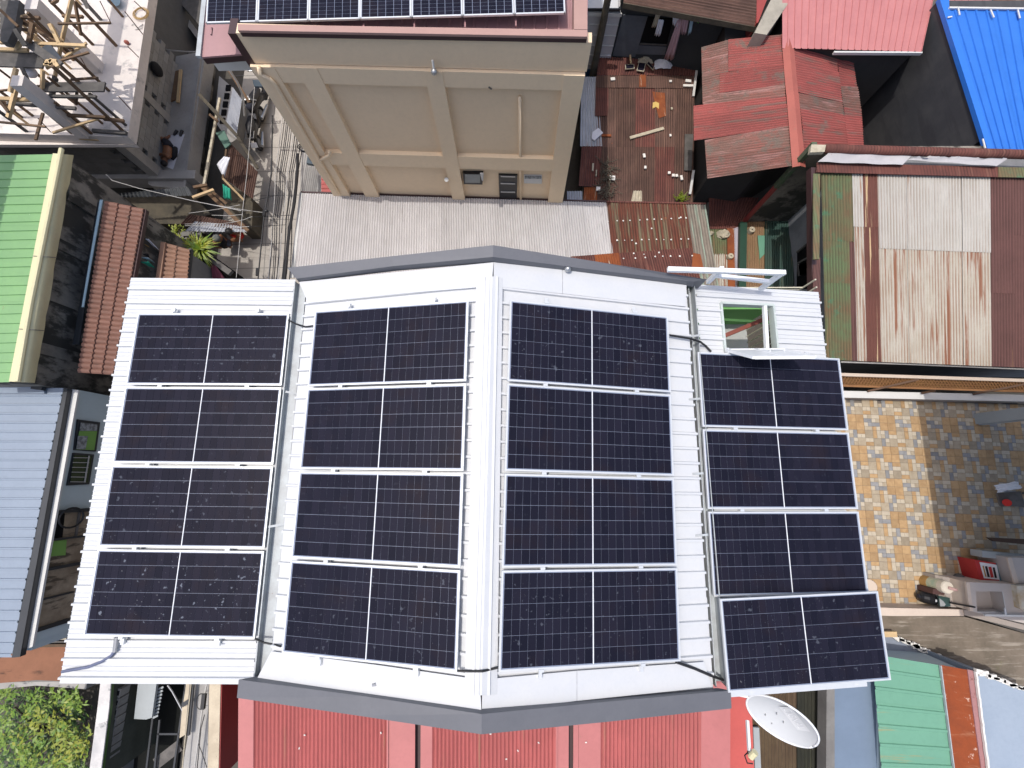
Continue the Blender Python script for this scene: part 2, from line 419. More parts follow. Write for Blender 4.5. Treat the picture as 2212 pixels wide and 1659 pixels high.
class MB:
    def __init__(s):
        s.v, s.f, s.uv = [], [], []

    def add(s, vs, fs, uvs=None):
        o = len(s.v)
        s.v += [Vector(p) for p in vs]
        s.uv += (uvs if uvs else [(p[0], p[1]) for p in vs])
        s.f += [tuple(i + o for i in f) for f in fs]
        return s

    def quad(s, a, b, c, d):
        a, b, c, d = map(Vector, (a, b, c, d))
        w, h = (b - a).length, (d - a).length
        return s.add([a, b, c, d], [(0, 1, 2, 3)], [(0, 0), (w, 0), (w, h), (0, h)])

    def poly(s, pts):
        return s.add(pts, [tuple(range(len(pts)))])

    def plate(s, pts, th):
        """closed polygon plate, pts counter-clockwise or not, thickness downwards"""
        n = len(pts)
        lo = [Vector(p) - Vector((0, 0, th)) for p in pts]
        fs = [tuple(range(n)), tuple(range(2 * n - 1, n - 1, -1))]
        for i in range(n):
            j = (i + 1) % n
            fs.append((i, i + n, j + n, j))
        return s.add(list(pts) + lo, fs)

    def prism(s, pts, z0):
        """from polygon pts (their own heights) down to z0"""
        n = len(pts)
        lo = [Vector((p[0], p[1], z0)) for p in pts]
        fs = [tuple(range(n)), tuple(range(2 * n - 1, n - 1, -1))]
        for i in range(n):
            j = (i + 1) % n
            fs.append((i, i + n, j + n, j))
        return s.add(list(pts) + lo, fs)

    def obox(s, c, ax, ay, az):
        c = Vector(c)
        vs = [c + ax * i + ay * j + az * k for k in (-1, 1) for j in (-1, 1) for i in (-1, 1)]
        return s.add(vs, [(0, 2, 3, 1), (4, 5, 7, 6), (0, 1, 5, 4), (2, 6, 7, 3), (0, 4, 6, 2), (1, 3, 7, 5)])

    def box(s, c, sx, sy, sz, rz=0):
        R = Matrix.Rotation(rz, 3, 'Z')
        return s.obox(c, R @ Vector((sx / 2, 0, 0)), R @ Vector((0, sy / 2, 0)), Vector((0, 0, sz / 2)))

    def bar(s, p, q, w, h=None, up=(0, 0, 1)):
        p, q = Vector(p), Vector(q)
        h = h or w
        d = (q - p)
        if d.length < 1e-6:
            return s
        dn = d.normalized()
        up = Vector(up)
        if abs(dn.dot(up)) > .97:
            up = Vector((0, 1, 0)) if abs(dn.y) < .9 else Vector((1, 0, 0))
        sd = dn.cross(up).normalized()
        u2 = sd.cross(dn)
        return s.obox((p + q) / 2, d / 2, sd * w / 2, u2 * h / 2)

    def tube(s, pts, r, n=6, caps=True):
        pts = [Vector(p) for p in pts]
        rs = r if isinstance(r, (list, tuple)) else [r] * len(pts)
        vs, fs = [], []
        ref = None
        for i, p in enumerate(pts):
            t = (pts[min(i + 1, len(pts) - 1)] - pts[max(i - 1, 0)])
            t = t.normalized() if t.length > 1e-9 else Vector((0, 0, 1))
            if ref is None:
                ref = Vector((0, 0, 1)) if abs(t.z) < .9 else Vector((1, 0, 0))
            a = t.cross(ref)
            a = a.normalized() if a.length > 1e-6 else Vector((1, 0, 0))
            b = a.cross(t).normalized()
            ref = b
            for k in range(n):
                an = 2 * math.pi * k / n
                vs.append(p + (a * math.cos(an) + b * math.sin(an)) * rs[i])
        for i in range(len(pts) - 1):
            for k in range(n):
                k2 = (k + 1) % n
                fs.append((i * n + k, i * n + k2, (i + 1) * n + k2, (i + 1) * n + k))
        if caps:
            fs.append(tuple(range(n - 1, -1, -1)))
            fs.append(tuple((len(pts) - 1) * n + k for k in range(n)))
        return s.add(vs, fs)

    def ball(s, c, rx, ry, rz, n=10, m=7):
        c = Vector(c)
        vs, fs = [], []
        for i in range(m + 1):
            th = math.pi * i / m
            for k in range(n):
                an = 2 * math.pi * k / n
                vs.append(c + Vector((rx * math.sin(th) * math.cos(an), ry * math.sin(th) * math.sin(an), rz * math.cos(th))))
        for i in range(m):
            for k in range(n):
                k2 = (k + 1) % n
                fs.append((i * n + k, (i + 1) * n + k, (i + 1) * n + k2, i * n + k2))
        return s.add(vs, fs)

    def mesh(s, name, off=Vector((0, 0, 0)), smooth=False):
        me = bpy.data.meshes.new(name)
        me.from_pydata([tuple(p - off) for p in s.v], [], s.f)
        uvl = me.uv_layers.new(name='UVMap')
        idx = [0] * len(me.loops)
        me.loops.foreach_get('vertex_index', idx)
        flat = []
        for i_ in idx:
            flat += [s.uv[i_][0], s.uv[i_][1]]
        uvl.data.foreach_set('uv', flat)
        if smooth:
            me.polygons.foreach_set('use_smooth', [True] * len(me.polygons))
        me.update()
        return me

    def build(s, name, mat, parent=None, label=None, cat=None, group=None, kind=None, smooth=False):
        off = root_loc(parent) if parent else Vector((0, 0, 0))
        me = s.mesh(name, off, smooth)
        me.materials.append(mat)
        o = bpy.data.objects.new(name, me)
        COL.objects.link(o)
        if parent:
            o.parent = parent
        return tag(o, label, cat, group, kind)


def inst(src, name, parent, mat4, mat=None):
    o = src.copy()
    o.name = name
    COL.objects.link(o)
    o.parent = parent
    o.matrix_local = mat4
    return o


def lerp(a, b, t):
    return a + (b - a) * t


def bil(A, B, C, Dd, s, t):
    return lerp(lerp(A, B, s), lerp(Dd, C, s), t)


SINE = [(k / 6, math.cos(2 * math.pi * k / 6)) for k in range(6)]
RIB = [(0, 0), (.72, 0), (.76, 1), (.90, 1), (.94, 0)]
RIB2 = [(0, 0), (.20, 0), (.22, .25), (.26, .25), (.28, 0), (.46, 0), (.48, .25), (.52, .25), (.54, 0), (.74, 0), (.77, 1), (.89, 1), (.92, 0)]


def corr(mb, A, B, C, Dd, pitch, amp, prof, s0=0, s1=1, t0=0, t1=1, nt=1, lift=0, wob=0, phase=0):
    """corrugated sheet: corrugations run from edge AB to edge DC, profile along A->B"""
    L = ((B - A).length + (C - Dd).length) / 2
    W = ((Dd - A).length + (C - B).length) / 2
    n = (B - A).cross(Dd - A).normalized()
    if n.z < 0:
        n = -n
    xs = []
    k = math.floor(s0 * L / pitch) - 1
    while k * pitch < s1 * L + pitch:
        for fr, h in prof:
            x = (k + fr) * pitch
            if s0 * L - 1e-6 <= x <= s1 * L + 1e-6:
                xs.append((x, h))
        k += 1
    if not xs or xs[0][0] > s0 * L + 1e-4:
        xs.insert(0, (s0 * L, xs[0][1] if xs else 0))
    if xs[-1][0] < s1 * L - 1e-4:
        xs.append((s1 * L, xs[-1][1]))
    vs, fs, uv = [], [], []
    m = len(xs)
    for j in range(nt + 1):
        t = t0 + (t1 - t0) * j / nt
        for x, h in xs:
            p = bil(A, B, C, Dd, x / L, t) + n * (h * amp + lift + (wob * math.sin(x * 3.1 + t * 9 + lift * 900) if wob else 0))
            vs.append(p)
            uv.append((x, t * W))
    for j in range(nt):
        for i in range(m - 1):
            fs.append((j * m + i, j * m + i + 1, (j + 1) * m + i + 1, (j + 1) * m + i))
    return mb.add(vs, fs, uv)


def sheets(root, A, B, C, Dd, pitch, amp, prof, sheet_w, mat, jit=.0, name='roof_sheet', rows=1, wob=0, s0=0, s1=1, t0=0, t1=1, lift=0):
    """a field of overlapping sheets, each sheet an object"""
    L = ((B - A).length + (C - Dd).length) / 2
    W = ((Dd - A).length + (C - B).length) / 2
    n = max(1, round((s1 - s0) * L / sheet_w))
    out = []
    for i in range(n):
        for rI in range(rows):
            a, b = s0 + (s1 - s0) * i / n, s0 + (s1 - s0) * (i + 1) / n
            ta, tb = t0 + (t1 - t0) * rI / rows, t0 + (t1 - t0) * (rI + 1) / rows
            if rI < rows - 1:
                tb += .06 / W
            e = random.uniform(-jit, jit) / W if rI == rows - 1 else 0
            mb = MB()
            mm = mat(i, rI) if callable(mat) else mat
            corr(mb, A, B, C, Dd, pitch, amp, prof, max(0, a - .01 / L), b, ta, tb + e, 3 if wob else 1,
                 lift + .004 * (i % 2) + .006 * (rows - 1 - rI), wob)
            out.append(mb.build(name, mm, root))
    return out


def body(root, pts, z0, mat, drop=.12, name='wall', inset=0):
    c = sum((Vector(p) for p in pts), Vector((0, 0, 0))) / len(pts)
    q = []
    for p in pts:
        p = Vector(p)
        d = (c - p)
        d.z = 0
        p = p + d.normalized() * inset - Vector((0, 0, drop))
        q.append(p)
    return MB().prism(q, z0).build(name, mat, root)


# ------------------------------------------------------------------ the setting
GZ = 1.2
MB().quad((-150, -150, GZ), (150, -150, GZ), (150, 150, GZ), (-150, 150, GZ)).build('ground', m_ground, kind='structure')
# street: slabs of poured concrete running between the rows of houses
st0 = [P((560, -60), GZ), P((720, -60), GZ), P((720, 760), GZ), P((440, 760), GZ)]
road = MB().plate([p + Vector((0, 0, .02)) for p in st0], .015).build('street', m_road, kind='structure')
jb = MB()
for v_ in range(60, 740, 52):
    a_, b_ = P((500, v_), GZ + .0215), P((720, v_ - 4), GZ + .0215)
    jb.bar(a_, b_, .02, .004)
jb.bar(P((598, 160), GZ + .0215), P((560, 740), GZ + .0215), .02, .004)
jb.build('joint', m_concd, road)

# ------------------------------------------------------------------ the solar house
def pose(t, ax, ay, az):
    R = Matrix.Rotation(rad(az), 3, 'Z') @ Matrix.Rotation(rad(ay), 3, 'Y') @ Matrix.Rotation(rad(ax), 3, 'X')
    return Vector((t[0], t[1], t[2] + CAMZ)), R


ARR = {1: pose((-5.872, 2.462, -6.904), -.04, -.80, -.54), 2: pose((-2.954, 2.370, -6.569), -.07, -12.25, -.67),
       3: pose((-.053, 2.342, -6.054), .02, 12.47, -1.61), 4: pose((2.782, 1.813, -6.852), .09, 7.84, -.58)}
PANEL_H = .135
RPL = {k: (o - (R @ Vector((0, 0, 1))) * PANEL_H, R @ Vector((0, 0, 1))) for k, (o, R) in ARR.items()}


def R_(k, uv, up=0.0):
    p0, n = RPL[k]
    return PL(uv, p0 + n * up, n)


house = thing('house', 'white metal roofed house in the middle carrying four columns of dark solar panels', 'house', (0, 0, 0))
# main roof, two slopes
w_tl, w_tr = R_(2, (664, 612)), R_(2, (1064.5, 566))
w_br, w_bl = R_(2, (1040, 1538)), R_(2, (583, 1462))
e_tl, e_tr = R_(3, (1066.5, 566)), R_(3, (1483, 617))
e_br, e_bl = R_(3, (1541, 1490)), R_(3, (1041, 1538))
sheets(house, w_bl, w_tl, w_tr, w_br, .212, .040, RIB, 1.06, m_white, jit=.02, wob=.003)
sheets(house, e_tl, e_bl, e_br, e_tr, .212, .040, RIB, 1.06, m_white, jit=.02, wob=.003)
# flat flashing aprons at both gable ends and ridge cap
ap = .048


def apron(k, uvs, mat=m_whitef):
    a = [R_(k, u, ap) for u in uvs]
    MB().plate(a, .006).build('apron_flashing', mat, house)


apron(2, [(646, 609), (1066, 566.5), (1062, 618), (868, 634), (665.5, 655)])
apron(3, [(1066.5, 566.5), (1215, 583), (1215, 634), (1150, 627), (1066, 618)])
apron(3, [(1215.6, 583), (1483, 616), (1481, 662), (1365, 651), (1215.6, 634)])
apron(2, [(586, 1407), (804, 1435), (1036, 1468), (1040, 1538), (804, 1506), (556, 1464)])
apron(3, [(1042, 1468), (1246, 1449), (1246, 1514), (1040.5, 1538)])
apron(3, [(1246.6, 1449), (1520, 1430), (1538, 1484), (1246.6, 1514)])
rc = MB()
for k, uu in ((2, [(1030, 624), (1052, 622), (1030, 1466), (1002, 1464)]), (3, [(1062, 621), (1085, 622), (1078, 1464), (1042, 1468)])):
    pass
rl = [R_(2, (1029, 600), .050), R_(2, (1003, 1500), .050)]
rr = [R_(3, (1086, 600), .050), R_(3, (1074, 1500), .050)]
rt = [R_(2, (1064, 597), .066), R_(2, (1040.5, 1502), .066)]
rc.quad(rl[0], rt[0], rt[1], rl[1]).quad(rt[0], rr[0], rr[1], rt[1])
rc.build('ridge_cap', m_whitef, house)
rb = MB()
for f_ in (.50, .78):
    rb.bar(lerp(rl[0], rt[0], f_) + Vector((0, 0, .004)), lerp(rl[1], rt[1], f_) + Vector((0, 0, .004)), .03, .022)
rb.bar(lerp(rr[0], rt[0], .55) + Vector((0, 0, .004)), lerp(rr[1], rt[1], .55) + Vector((0, 0, .004)), .03, .022)
rb.build('ridge_roll', m_whitef, house)

# gable parapets with slate grey metal capping
def capping(pts_out, pts_in, pts_low, face_drop, name='parapet_capping'):
    """top face between pts_out and pts_in, roof-side face from pts_in down to pts_low, outer face down"""
    for i in range(len(pts_out) - 1):
        a, b, c, d = pts_out[i], pts_out[i + 1], pts_in[i + 1], pts_in[i]
        e, f = pts_low[i + 1], pts_low[i]
        dz = Vector((0, 0, -face_drop))
        mb = MB()
        mb.quad(a, b, c, d).quad(d, c, e, f).quad(b, a, a + dz, b + dz)
        mb.add([a, d, f, a + dz], [(0, 1, 2, 3)]).add([b, c, e, b + dz], [(3, 2, 1, 0)])
        mb.build(name, m_parapet, house)


def up_from(k, uv_low, uv_top):
    """point above roof point uv_low that projects on uv_top"""
    a = R_(k, uv_low, .03)
    d = ray(uv_top)
    t = (a - CAM).y / d.y
    z = CAM.z + d.z * t
    return a, z


lowN = [R_(2, (646, 610), .02), R_(2, (856, 585), .02), R_(2, (1066, 567.5), .02), R_(3, (1272, 592), .02), R_(3, (1494, 619), .02)]
inN = [p + Vector((0, .015, h)) for p, h in zip(lowN, (.12, .13, .15, .13, .12))]
capN_out = [PL(u, p + Vector((0, 0, .01)), Vector((0, 0, 1))) for u, p in zip([(620.5, 578.5), (846, 553.5), (1065.5, 529.5), (1295, 566), (1527, 603.5)], inN)]
inN[0] = PL((640, 602), inN[0], Vector((0, 0, 1)))
inN[4] = PL((1497, 608), inN[4], Vector((0, 0, 1)))
capping(capN_out, inN, lowN, .45)
lowS = [R_(2, (556, 1461), .02), R_(2, (798, 1497), .02), R_(2, (1040.4, 1530.5), .02), R_(3, (1290, 1509), .02), R_(3, (1550, 1486), .02)]
inS = [PL(u, p + Vector((0, 0, h)), Vector((0, 0, 1))) for u, p, h in zip([(515.6, 1468), (790, 1504.5), (1040.4, 1542.6), (1300, 1517), (1578.5, 1491.5)], lowS, (.10, .11, .12, .11, .10))]
outS = [PL(u, p + Vector((0, 0, -.012)), Vector((0, 0, 1))) for u, p in zip([(511.7, 1507.7), (770, 1545.5), (1040.4, 1586.4), (1310, 1559.5), (1580.4, 1530.4)], inS)]
capping(outS, inS, lowS, .5)
MB().tube([R_(2, (805, 1480), .05), R_(2, (812, 1478), .05)], .02).build('pipe_clip', m_chrome, house)

# gutters between the main roof and the side roofs
def gutter(a, b, c, d, depth, mat=m_gutter):
    """open channel: a-b left rim, d-c right rim"""
    dz = Vector((0, 0, -depth))
    ins = .02
    mb = MB()
    la, lb = lerp(a, d, .08), lerp(b, c, .08)
    ra_, rb_ = lerp(a, d, .92), lerp(b, c, .92)
    mb.quad(a, la, lb, b).quad(la, la + dz, lb + dz, lb).quad(la + dz, ra_ + dz, rb_ + dz, lb + dz)
    mb.quad(ra_ + dz, ra_, rb_, rb_ + dz).quad(ra_, d, c, rb_)
    mb.quad(a + dz * 1.1, a, b, b + dz * 1.1)
    mb.build('gutter', mat, house)


zg = 9.13
gutter(P((636, 607), zg), P((546, 1474), zg), P((583, 1474), zg), P((662, 612), zg), .10)
gutter(P((1487, 618), zg + .02), P((1546, 1484), zg + .02), P((1571, 1484), zg + .02), P((1501, 617), zg + .02), .17, m_gutter)
for uv0, uv1, zz in (((617, 846), (653, 853), 9.2), ((580, 1138), (616, 1132), 9.2), ((1487, 727), (1512, 724), 9.22), ((1487, 863), (1513, 861), 9.22), ((1496, 1024), (1520, 1022), 9.22), ((1502, 1157), (1530, 1155), 9.22)):
    MB().bar(P(uv0, zz), P(uv1, zz), .03, .006).build('gutter_strap', m_gutter, house)

# lower side roofs
s1_tl, s1_tr, s1_br, s1_bl = R_(1, (283, 600)), R_(1, (639, 604)), R_(1, (548, 1478)), R_(1, (129, 1476))
sheets(house, s1_tl, s1_bl, s1_br, s1_tr, .235, .040, RIB2, .94, m_white, jit=.004)
q_tl, q_tr = R_(4, (1500, 614)), R_(4, (1768, 631))
q_bl = R_(4, (1570, 1488))
q_br = R_(4, (1868, 1477))
# the hatch is cut out of the east roof: the sheets are laid round it
ho = [R_(4, u) for u in ((1556, 655), (1669, 660), (1678.5, 757), (1565, 758))]


def fr_s(p):   # along A(q_tl)->D(q_bl) and A->B fractions
    ax = (q_tr - q_tl)
    ay = (q_bl - q_tl)
    d = p - q_tl
    a11, a12, a22 = ax.dot(ax), ax.dot(ay), ay.dot(ay)
    b1, b2 = d.dot(ax), d.dot(ay)
    det = a11 * a22 - a12 * a12
    return (b1 * a22 - b2 * a12) / det, (b2 * a11 - b1 * a12) / det


hx0, hy0 = fr_s(ho[0])
hx1, hy1 = fr_s(ho[2])
EA, EB, EC, ED = q_tl, q_bl, q_br, q_tr       # profile along A->B (north to south), ribs run A->D (west to east)
for s0, s1, t0, t1 in ((0, hy0, 0, 1), (hy0, hy1, 0, hx0), (hy0, hy1, hx1, 1), (hy1, hy1 + .27, 0, 1), (hy1 + .27, hy1 + .54, 0, 1), (hy1 + .54, 1, 0, 1)):
    corr(MB(), EA, EB, EC, ED, .235, .040, RIB2, s0, s1, t0, t1).build('roof_sheet', m_white, house)
# upstand frame of the hatch
hb = MB()
nn = RPL[4][1]
for i_ in range(4):
    a_, b_ = ho[i_], ho[(i_ + 1) % 4]
    hb.bar(a_ - nn * .03, b_ - nn * .03, .035, .13, up=nn)
hb.build('hatch_frame', M('hatch grey paint', (.50, .56, .54), .5), house)
hp0, hp1 = lerp(ho[0], ho[1], .84), lerp(ho[3], ho[2], .80)
MB().bar(hp0, hp1, .05, .06, up=nn).build('hatch_mullion', m_wframe, house)
# room seen through the hatch, painted green
rm = MB()
rz = 6.2
c0 = [Vector((p.x, p.y, 8.86)) for p in ho]
x0, x1 = c0[0].x - 1.2, c0[1].x + .9
y0, y1 = c0[2].y - .5, c0[0].y + .55
rm.quad((x0, y0, rz), (x1, y0, rz), (x1, y1, rz), (x0, y1, rz))
rm.build('room_floor', M('room floor tile', (.45, .45, .43), .6, (.38, .38, .36), 3), house)
rw = MB()
rw.quad((x0, y0, rz), (x0, y1, rz), (x0, y1, 8.7), (x0, y0, 8.7))
rw.quad((x0, y0, rz), (x1, y0, rz), (x1, y0, 8.7), (x0, y0, 8.7))
rw.build('room_wall', m_greenin, house)
# low green balustrade wall with grille on the north side of the room, light from the yard comes over it
rn = MB()
rn.quad((x0, y1, rz), (x1, y1, rz), (x1, y1, rz + 1.1), (x0, y1, rz + 1.1)).box(((x0 + x1) / 2, y1, rz + 1.12), x1 - x0, .14, .06)
rn.bar((x0 + .1, y1 - .12, rz + 1.0), (x1, y1 - .5, rz + 1.55), .05)
rn.build('balustrade', m_greenin, house)
gr = MB()
for k_ in range(9):
    gr.bar((x0, y1, rz + 1.25 + k_ * .10), (x1, y1, rz + 1.25 + k_ * .10), .018)
for k_ in range(14):
    gr.bar((x1, lerp(Vector((0, y0, 0)), Vector((0, y1, 0)), k_ / 13).y, rz), (x1, lerp(Vector((0, y0, 0)), Vector((0, y1, 0)), k_ / 13).y, 8.6), .022)
gr.build('grille', M('cream grille', (.6, .56, .44), .5), house)
MB().box((x0 + .75, (y0 + y1) / 2 + .1, rz + 1.0), .9, .9, 2.0).build('green_partition', m_greenin, house)
MB().bar((x0 + .2, y0 + .4, rz + 1.6), (x1 - .1, y1 - .3, rz + 1.9), .07).build('stair_rail', M('red oxide steel', (.22, .05, .03), .5), house)
MB().bar((x1 - 1.0, y0 + .5, rz + 1.7), (x1 - .1, y0 + .9, rz + 1.7), .06).build('steel_brace', m_gutter, house)

# walls of the house
wl = [R_(1, (300, 612)), R_(1, (636, 612)), R_(1, (552, 1462)), R_(1, (160, 1462))]
body(house, [wl[0], wl[1], wl[2], wl[3]], 0, m_conc2, .15)
zt = Vector((0, 0, -.22))
mw = [lowN[0] + zt, lowN[2] + zt, lowN[4] + zt, lowS[4] + zt, lowS[2] + zt, lowS[0] + zt]
MB().prism([p + Vector((0, dy, 0)) for p, dy in zip(mw, (.1, .1, .1, -.12, -.12, -.12))], 0).build('wall', m_conc2, house)
# east wing walls leave the hatch room open
ew = [R_(4, (1506, 630)), R_(4, (1760, 645)), R_(4, (1862, 1470)), R_(4, (1572, 1480))]
yb = y0 - .1
wx0, wx1 = ew[3].x, (ew[1].x + ew[2].x) / 2
MB().prism([Vector((ew[0].x, yb, 8.75)), Vector((ew[1].x, yb, 8.5)), Vector((ew[2].x, ew[2].y, 8.45)), Vector((ew[3].x, ew[3].y, 8.75))], 0).build('wall', m_conc2, house)
MB().prism([Vector((ew[0].x, ew[0].y, rz - .05)), Vector((ew[1].x, ew[1].y, rz - .05)), Vector((ew[1].x, yb, rz - .05)), Vector((ew[0].x, yb, rz - .05))], 0).build('wall', m_greenin, house)

# trapdoor, hinged on the south edge and standing open over the panel
hatch = thing('roof_hatch_door', 'white metal roof hatch door propped open above the top right solar panel', 'hatch', (ho[3] + ho[2]) / 2 + Vector((0, 0, .05)))
h0, h1 = ho[3] + nn * .05, ho[2] + nn * .05


def on_plane_z(uv, z):
    return P(uv, z)


zt_ = h0.z + .62
d0, d1 = P((1629.4, 772), zt_), P((1759.4, 771), zt_ - .02)
md = MB()
th = (d1 - d0).cross(h0 - d0).normalized() * .012
md.add([h0 + th, h1 + th, d1 + th, d0 + th, h0 - th, h1 - th, d1 - th, d0 - th], [(0, 1, 2, 3), (7, 6, 5, 4), (0, 4, 5, 1), (1, 5, 6, 2), (2, 6, 7, 3), (3, 7, 4, 0)])
md.build('door_leaf', m_wframe, hatch)
mf = MB()
for a_, b_ in ((h0, d0), (h1, d1), (d0, d1), (h0, h1), (lerp(h0, h1, .52), lerp(d0, d1, .52))):
    mf.bar(a_, b_, .05, .045, up=th)
mf.build('door_frame', m_wframe, hatch)
hd = [lerp(lerp(h0, h1, .62), lerp(d0, d1, .62), .35), lerp(lerp(h0, h1, .62), lerp(d0, d1, .62), .6), lerp(lerp(h0, h1, .88), lerp(d0, d1, .88), .6), lerp(lerp(h0, h1, .88), lerp(d0, d1, .88), .35)]
off = th.normalized() * (.05 if th.z > 0 else -.05)
MB().tube([hd[0], hd[0] + off, hd[3] + off, hd[3]], .010).build('handle', m_wframe, hatch)

# guard rail on the north edge of the east roof
rail = thing('guard_rail', 'white tubular guard rail standing at the top right roof corner beside the hatch', 'railing', Q('G', 410, 1130, 9.0))
zr = 9.04
pl_, pr_ = Q('G', 420, 1140, zr), Q('G', 1285, 1262, zr - .08)


def vert_top(base, uv):
    d = ray(uv)
    t = ((base - CAM).x * d.x + (base - CAM).y * d.y) / (d.x * d.x + d.y * d.y)
    return Vector((base.x, base.y, CAM.z + d.z * t))


tl_, tr_ = vert_top(pl_, px('G', 600, 985)), vert_top(pr_, px('G', 1755, 975))
ztop = (tl_.z + tr_.z) / 2
tl_.z = tr_.z = ztop
MB().bar(pl_, tl_, .06).build('post', m_wframe, rail)
MB().bar(pr_, tr_, .06).build('post', m_wframe, rail)
tw = Q('G', -250, 930, ztop + .03)
MB().bar(tw + Vector((0, 0, .0)), tr_ + Vector((.04, 0, .03)), .065).build('top_bar', m_wframe, rail)
MB().bar(lerp(pl_, tl_, .5), lerp(pr_, tr_, .5), .055).build('middle_bar', m_wframe, rail)

# ------------------------------------------------------------------ solar panels
PW, PH, GAP, FT = 2.382, 1.134, .037, .035
fm = MB()
fm.box((PW / 2, -.011, -FT / 2), PW, .022, FT).box((PW / 2, -PH + .011, -FT / 2), PW, .022, FT)
fm.box((.011, -PH / 2, -FT / 2), .022, PH - .044, FT).box((PW - .011, -PH / 2, -FT / 2), .022, PH - .044, FT)
me_frame = fm.mesh('panel_frame')
me_frame.materials.append(m_alu)
bk = MB().box((PW / 2, -PH / 2, -.012), PW - .044, PH - .044, .008)
me_back = bk.mesh('backsheet')
me_back.materials.append(m_back)
me_rib = MB().box((PW / 2, -PH / 2, -.005), .010, PH - .05, .004).mesh('centre_ribbon')
me_rib.materials.append(m_letter)
MIDG = .018
cw_p = (PW - .044 - .028 - MIDG) / 22
ch_p = (PH - .044 - .020) / 6
cm = MB()
cw, ch = cw_p - .0030, ch_p - .0040
cm.add([(-cw / 2, -ch / 2, 0), (cw / 2, -ch / 2, 0), (cw / 2, ch / 2, 0), (-cw / 2, ch / 2, 0), (-cw / 2, -ch / 2, -.004), (cw / 2, -ch / 2, -.004), (cw / 2, ch / 2, -.004), (-cw / 2, ch / 2, -.004)],
       [(0, 1, 2, 3), (0, 4, 5, 1), (1, 5, 6, 2), (2, 6, 7, 3), (3, 7, 4, 0)])


def cell_mesh(mat):
    me = cm.mesh('solar_cell')
    me.materials.append(mat)
    return me


ME_CELL = {'clean': cell_mesh(m_cell), 'mid': cell_mesh(m_cellmid), 'dirty': cell_mesh(m_celld)}


def new_obj(name, me, parent, mat4):
    o = bpy.data.objects.new(name, me)
    COL.objects.link(o)
    o.parent = parent
    o.matrix_local = mat4
    return o


def panel(origin, R, label, kind='clean', group='solar panels on the white roof'):
    e = thing('solar_module', label, 'solar panel', origin, group)
    e.rotation_euler = R.to_euler()
    new_obj('panel_frame', me_frame, e, Matrix.Identity(4))
    new_obj('backsheet', me_back, e, Matrix.Identity(4))
    new_obj('centre_ribbon', me_rib, e, Matrix.Identity(4))
    for cI in range(22):
        xx = .022 + .014 + (cI + .5) * cw_p + (MIDG if cI >= 11 else 0)
        for rI in range(6):
            yy = -(.022 + .010 + (rI + .5) * ch_p)
            new_obj('solar_cell', ME_CELL[kind], e, Matrix.Translation((xx, yy, -.0045)))
    return e


ordn = ['topmost', 'second from top', 'third from top', 'bottom']
coln = {1: 'leftmost column', 2: 'column left of the white ridge', 3: 'column right of the white ridge', 4: 'rightmost column'}
KINDS_ = {(1, 0): 'mid', (1, 3): 'dirty', (1, 2): 'mid', (2, 3): 'mid', (3, 0): 'mid', (3, 3): 'mid'}
for k in (1, 2, 3, 4):
    o_, R__ = ARR[k]
    for i in range(4 if k < 4 else 3):
        extra = ' with white speckles of dirt' if (k, i) == (1, 3) else (' shaded by the open hatch door' if (k, i) == (4, 0) else '')
        panel(o_ + R__ @ Vector((0, -i * (PH + GAP), 0)), R__, f'{ordn[i]} solar panel{extra} in the {coln[k]}', KINDS_.get((k, i), 'clean'))
o4, R4 = ARR[4]
n4 = R4 @ Vector((0, 0, 1))
p4 = PL((1555.7, 1294.1), o4 + n4 * .17, n4)
R4b = Matrix.Rotation(rad(1.2), 3, 'Z') @ R4
panel(p4, R4b, 'lowest right solar panel set off to the right above the satellite dish', 'mid')
# mounting rails and clamps
for k in (1, 2, 3, 4):
    o_, R__ = ARR[k]
    cnt = 4 if k < 4 else 3
    for fx in (.22, .78):
        a_ = o_ + R__ @ Vector((PW * fx, .10, -FT - .028))
        b_ = o_ + R__ @ Vector((PW * fx, -cnt * (PH + GAP) - .08, -FT - .028))
        MB().bar(a_, b_, .042, .045, up=R__ @ Vector((0, 0, 1))).build('mounting_rail', m_alu, house)
        for q_ in range(0, cnt + 1):
            yy = -q_ * (PH + GAP) + GAP / 2
            MB().obox(o_ + R__ @ Vector((PW * fx, yy, -.012)), R__ @ Vector((.03, 0, 0)), R__ @ Vector((0, .016, 0)), R__ @ Vector((0, 0, .014))).build('panel_clamp', m_alu, house)
for fx in (.15, .80):
    a_ = p4 + R4b @ Vector((PW * fx, -.03, -FT - .03))
    b_ = p4 + R4b @ Vector((PW * fx, -PH - .05, -FT - .03))
    MB().bar(a_, b_, .045, .05).build('mounting_rail', m_alu, house)
MB().bar(p4 + R4b @ Vector((0, -PH - .045, -.07)), p4 + R4b @ Vector((PW * .86, -PH - .045, -.07)), .06, .05).build('mounting_rail', m_alu, house)
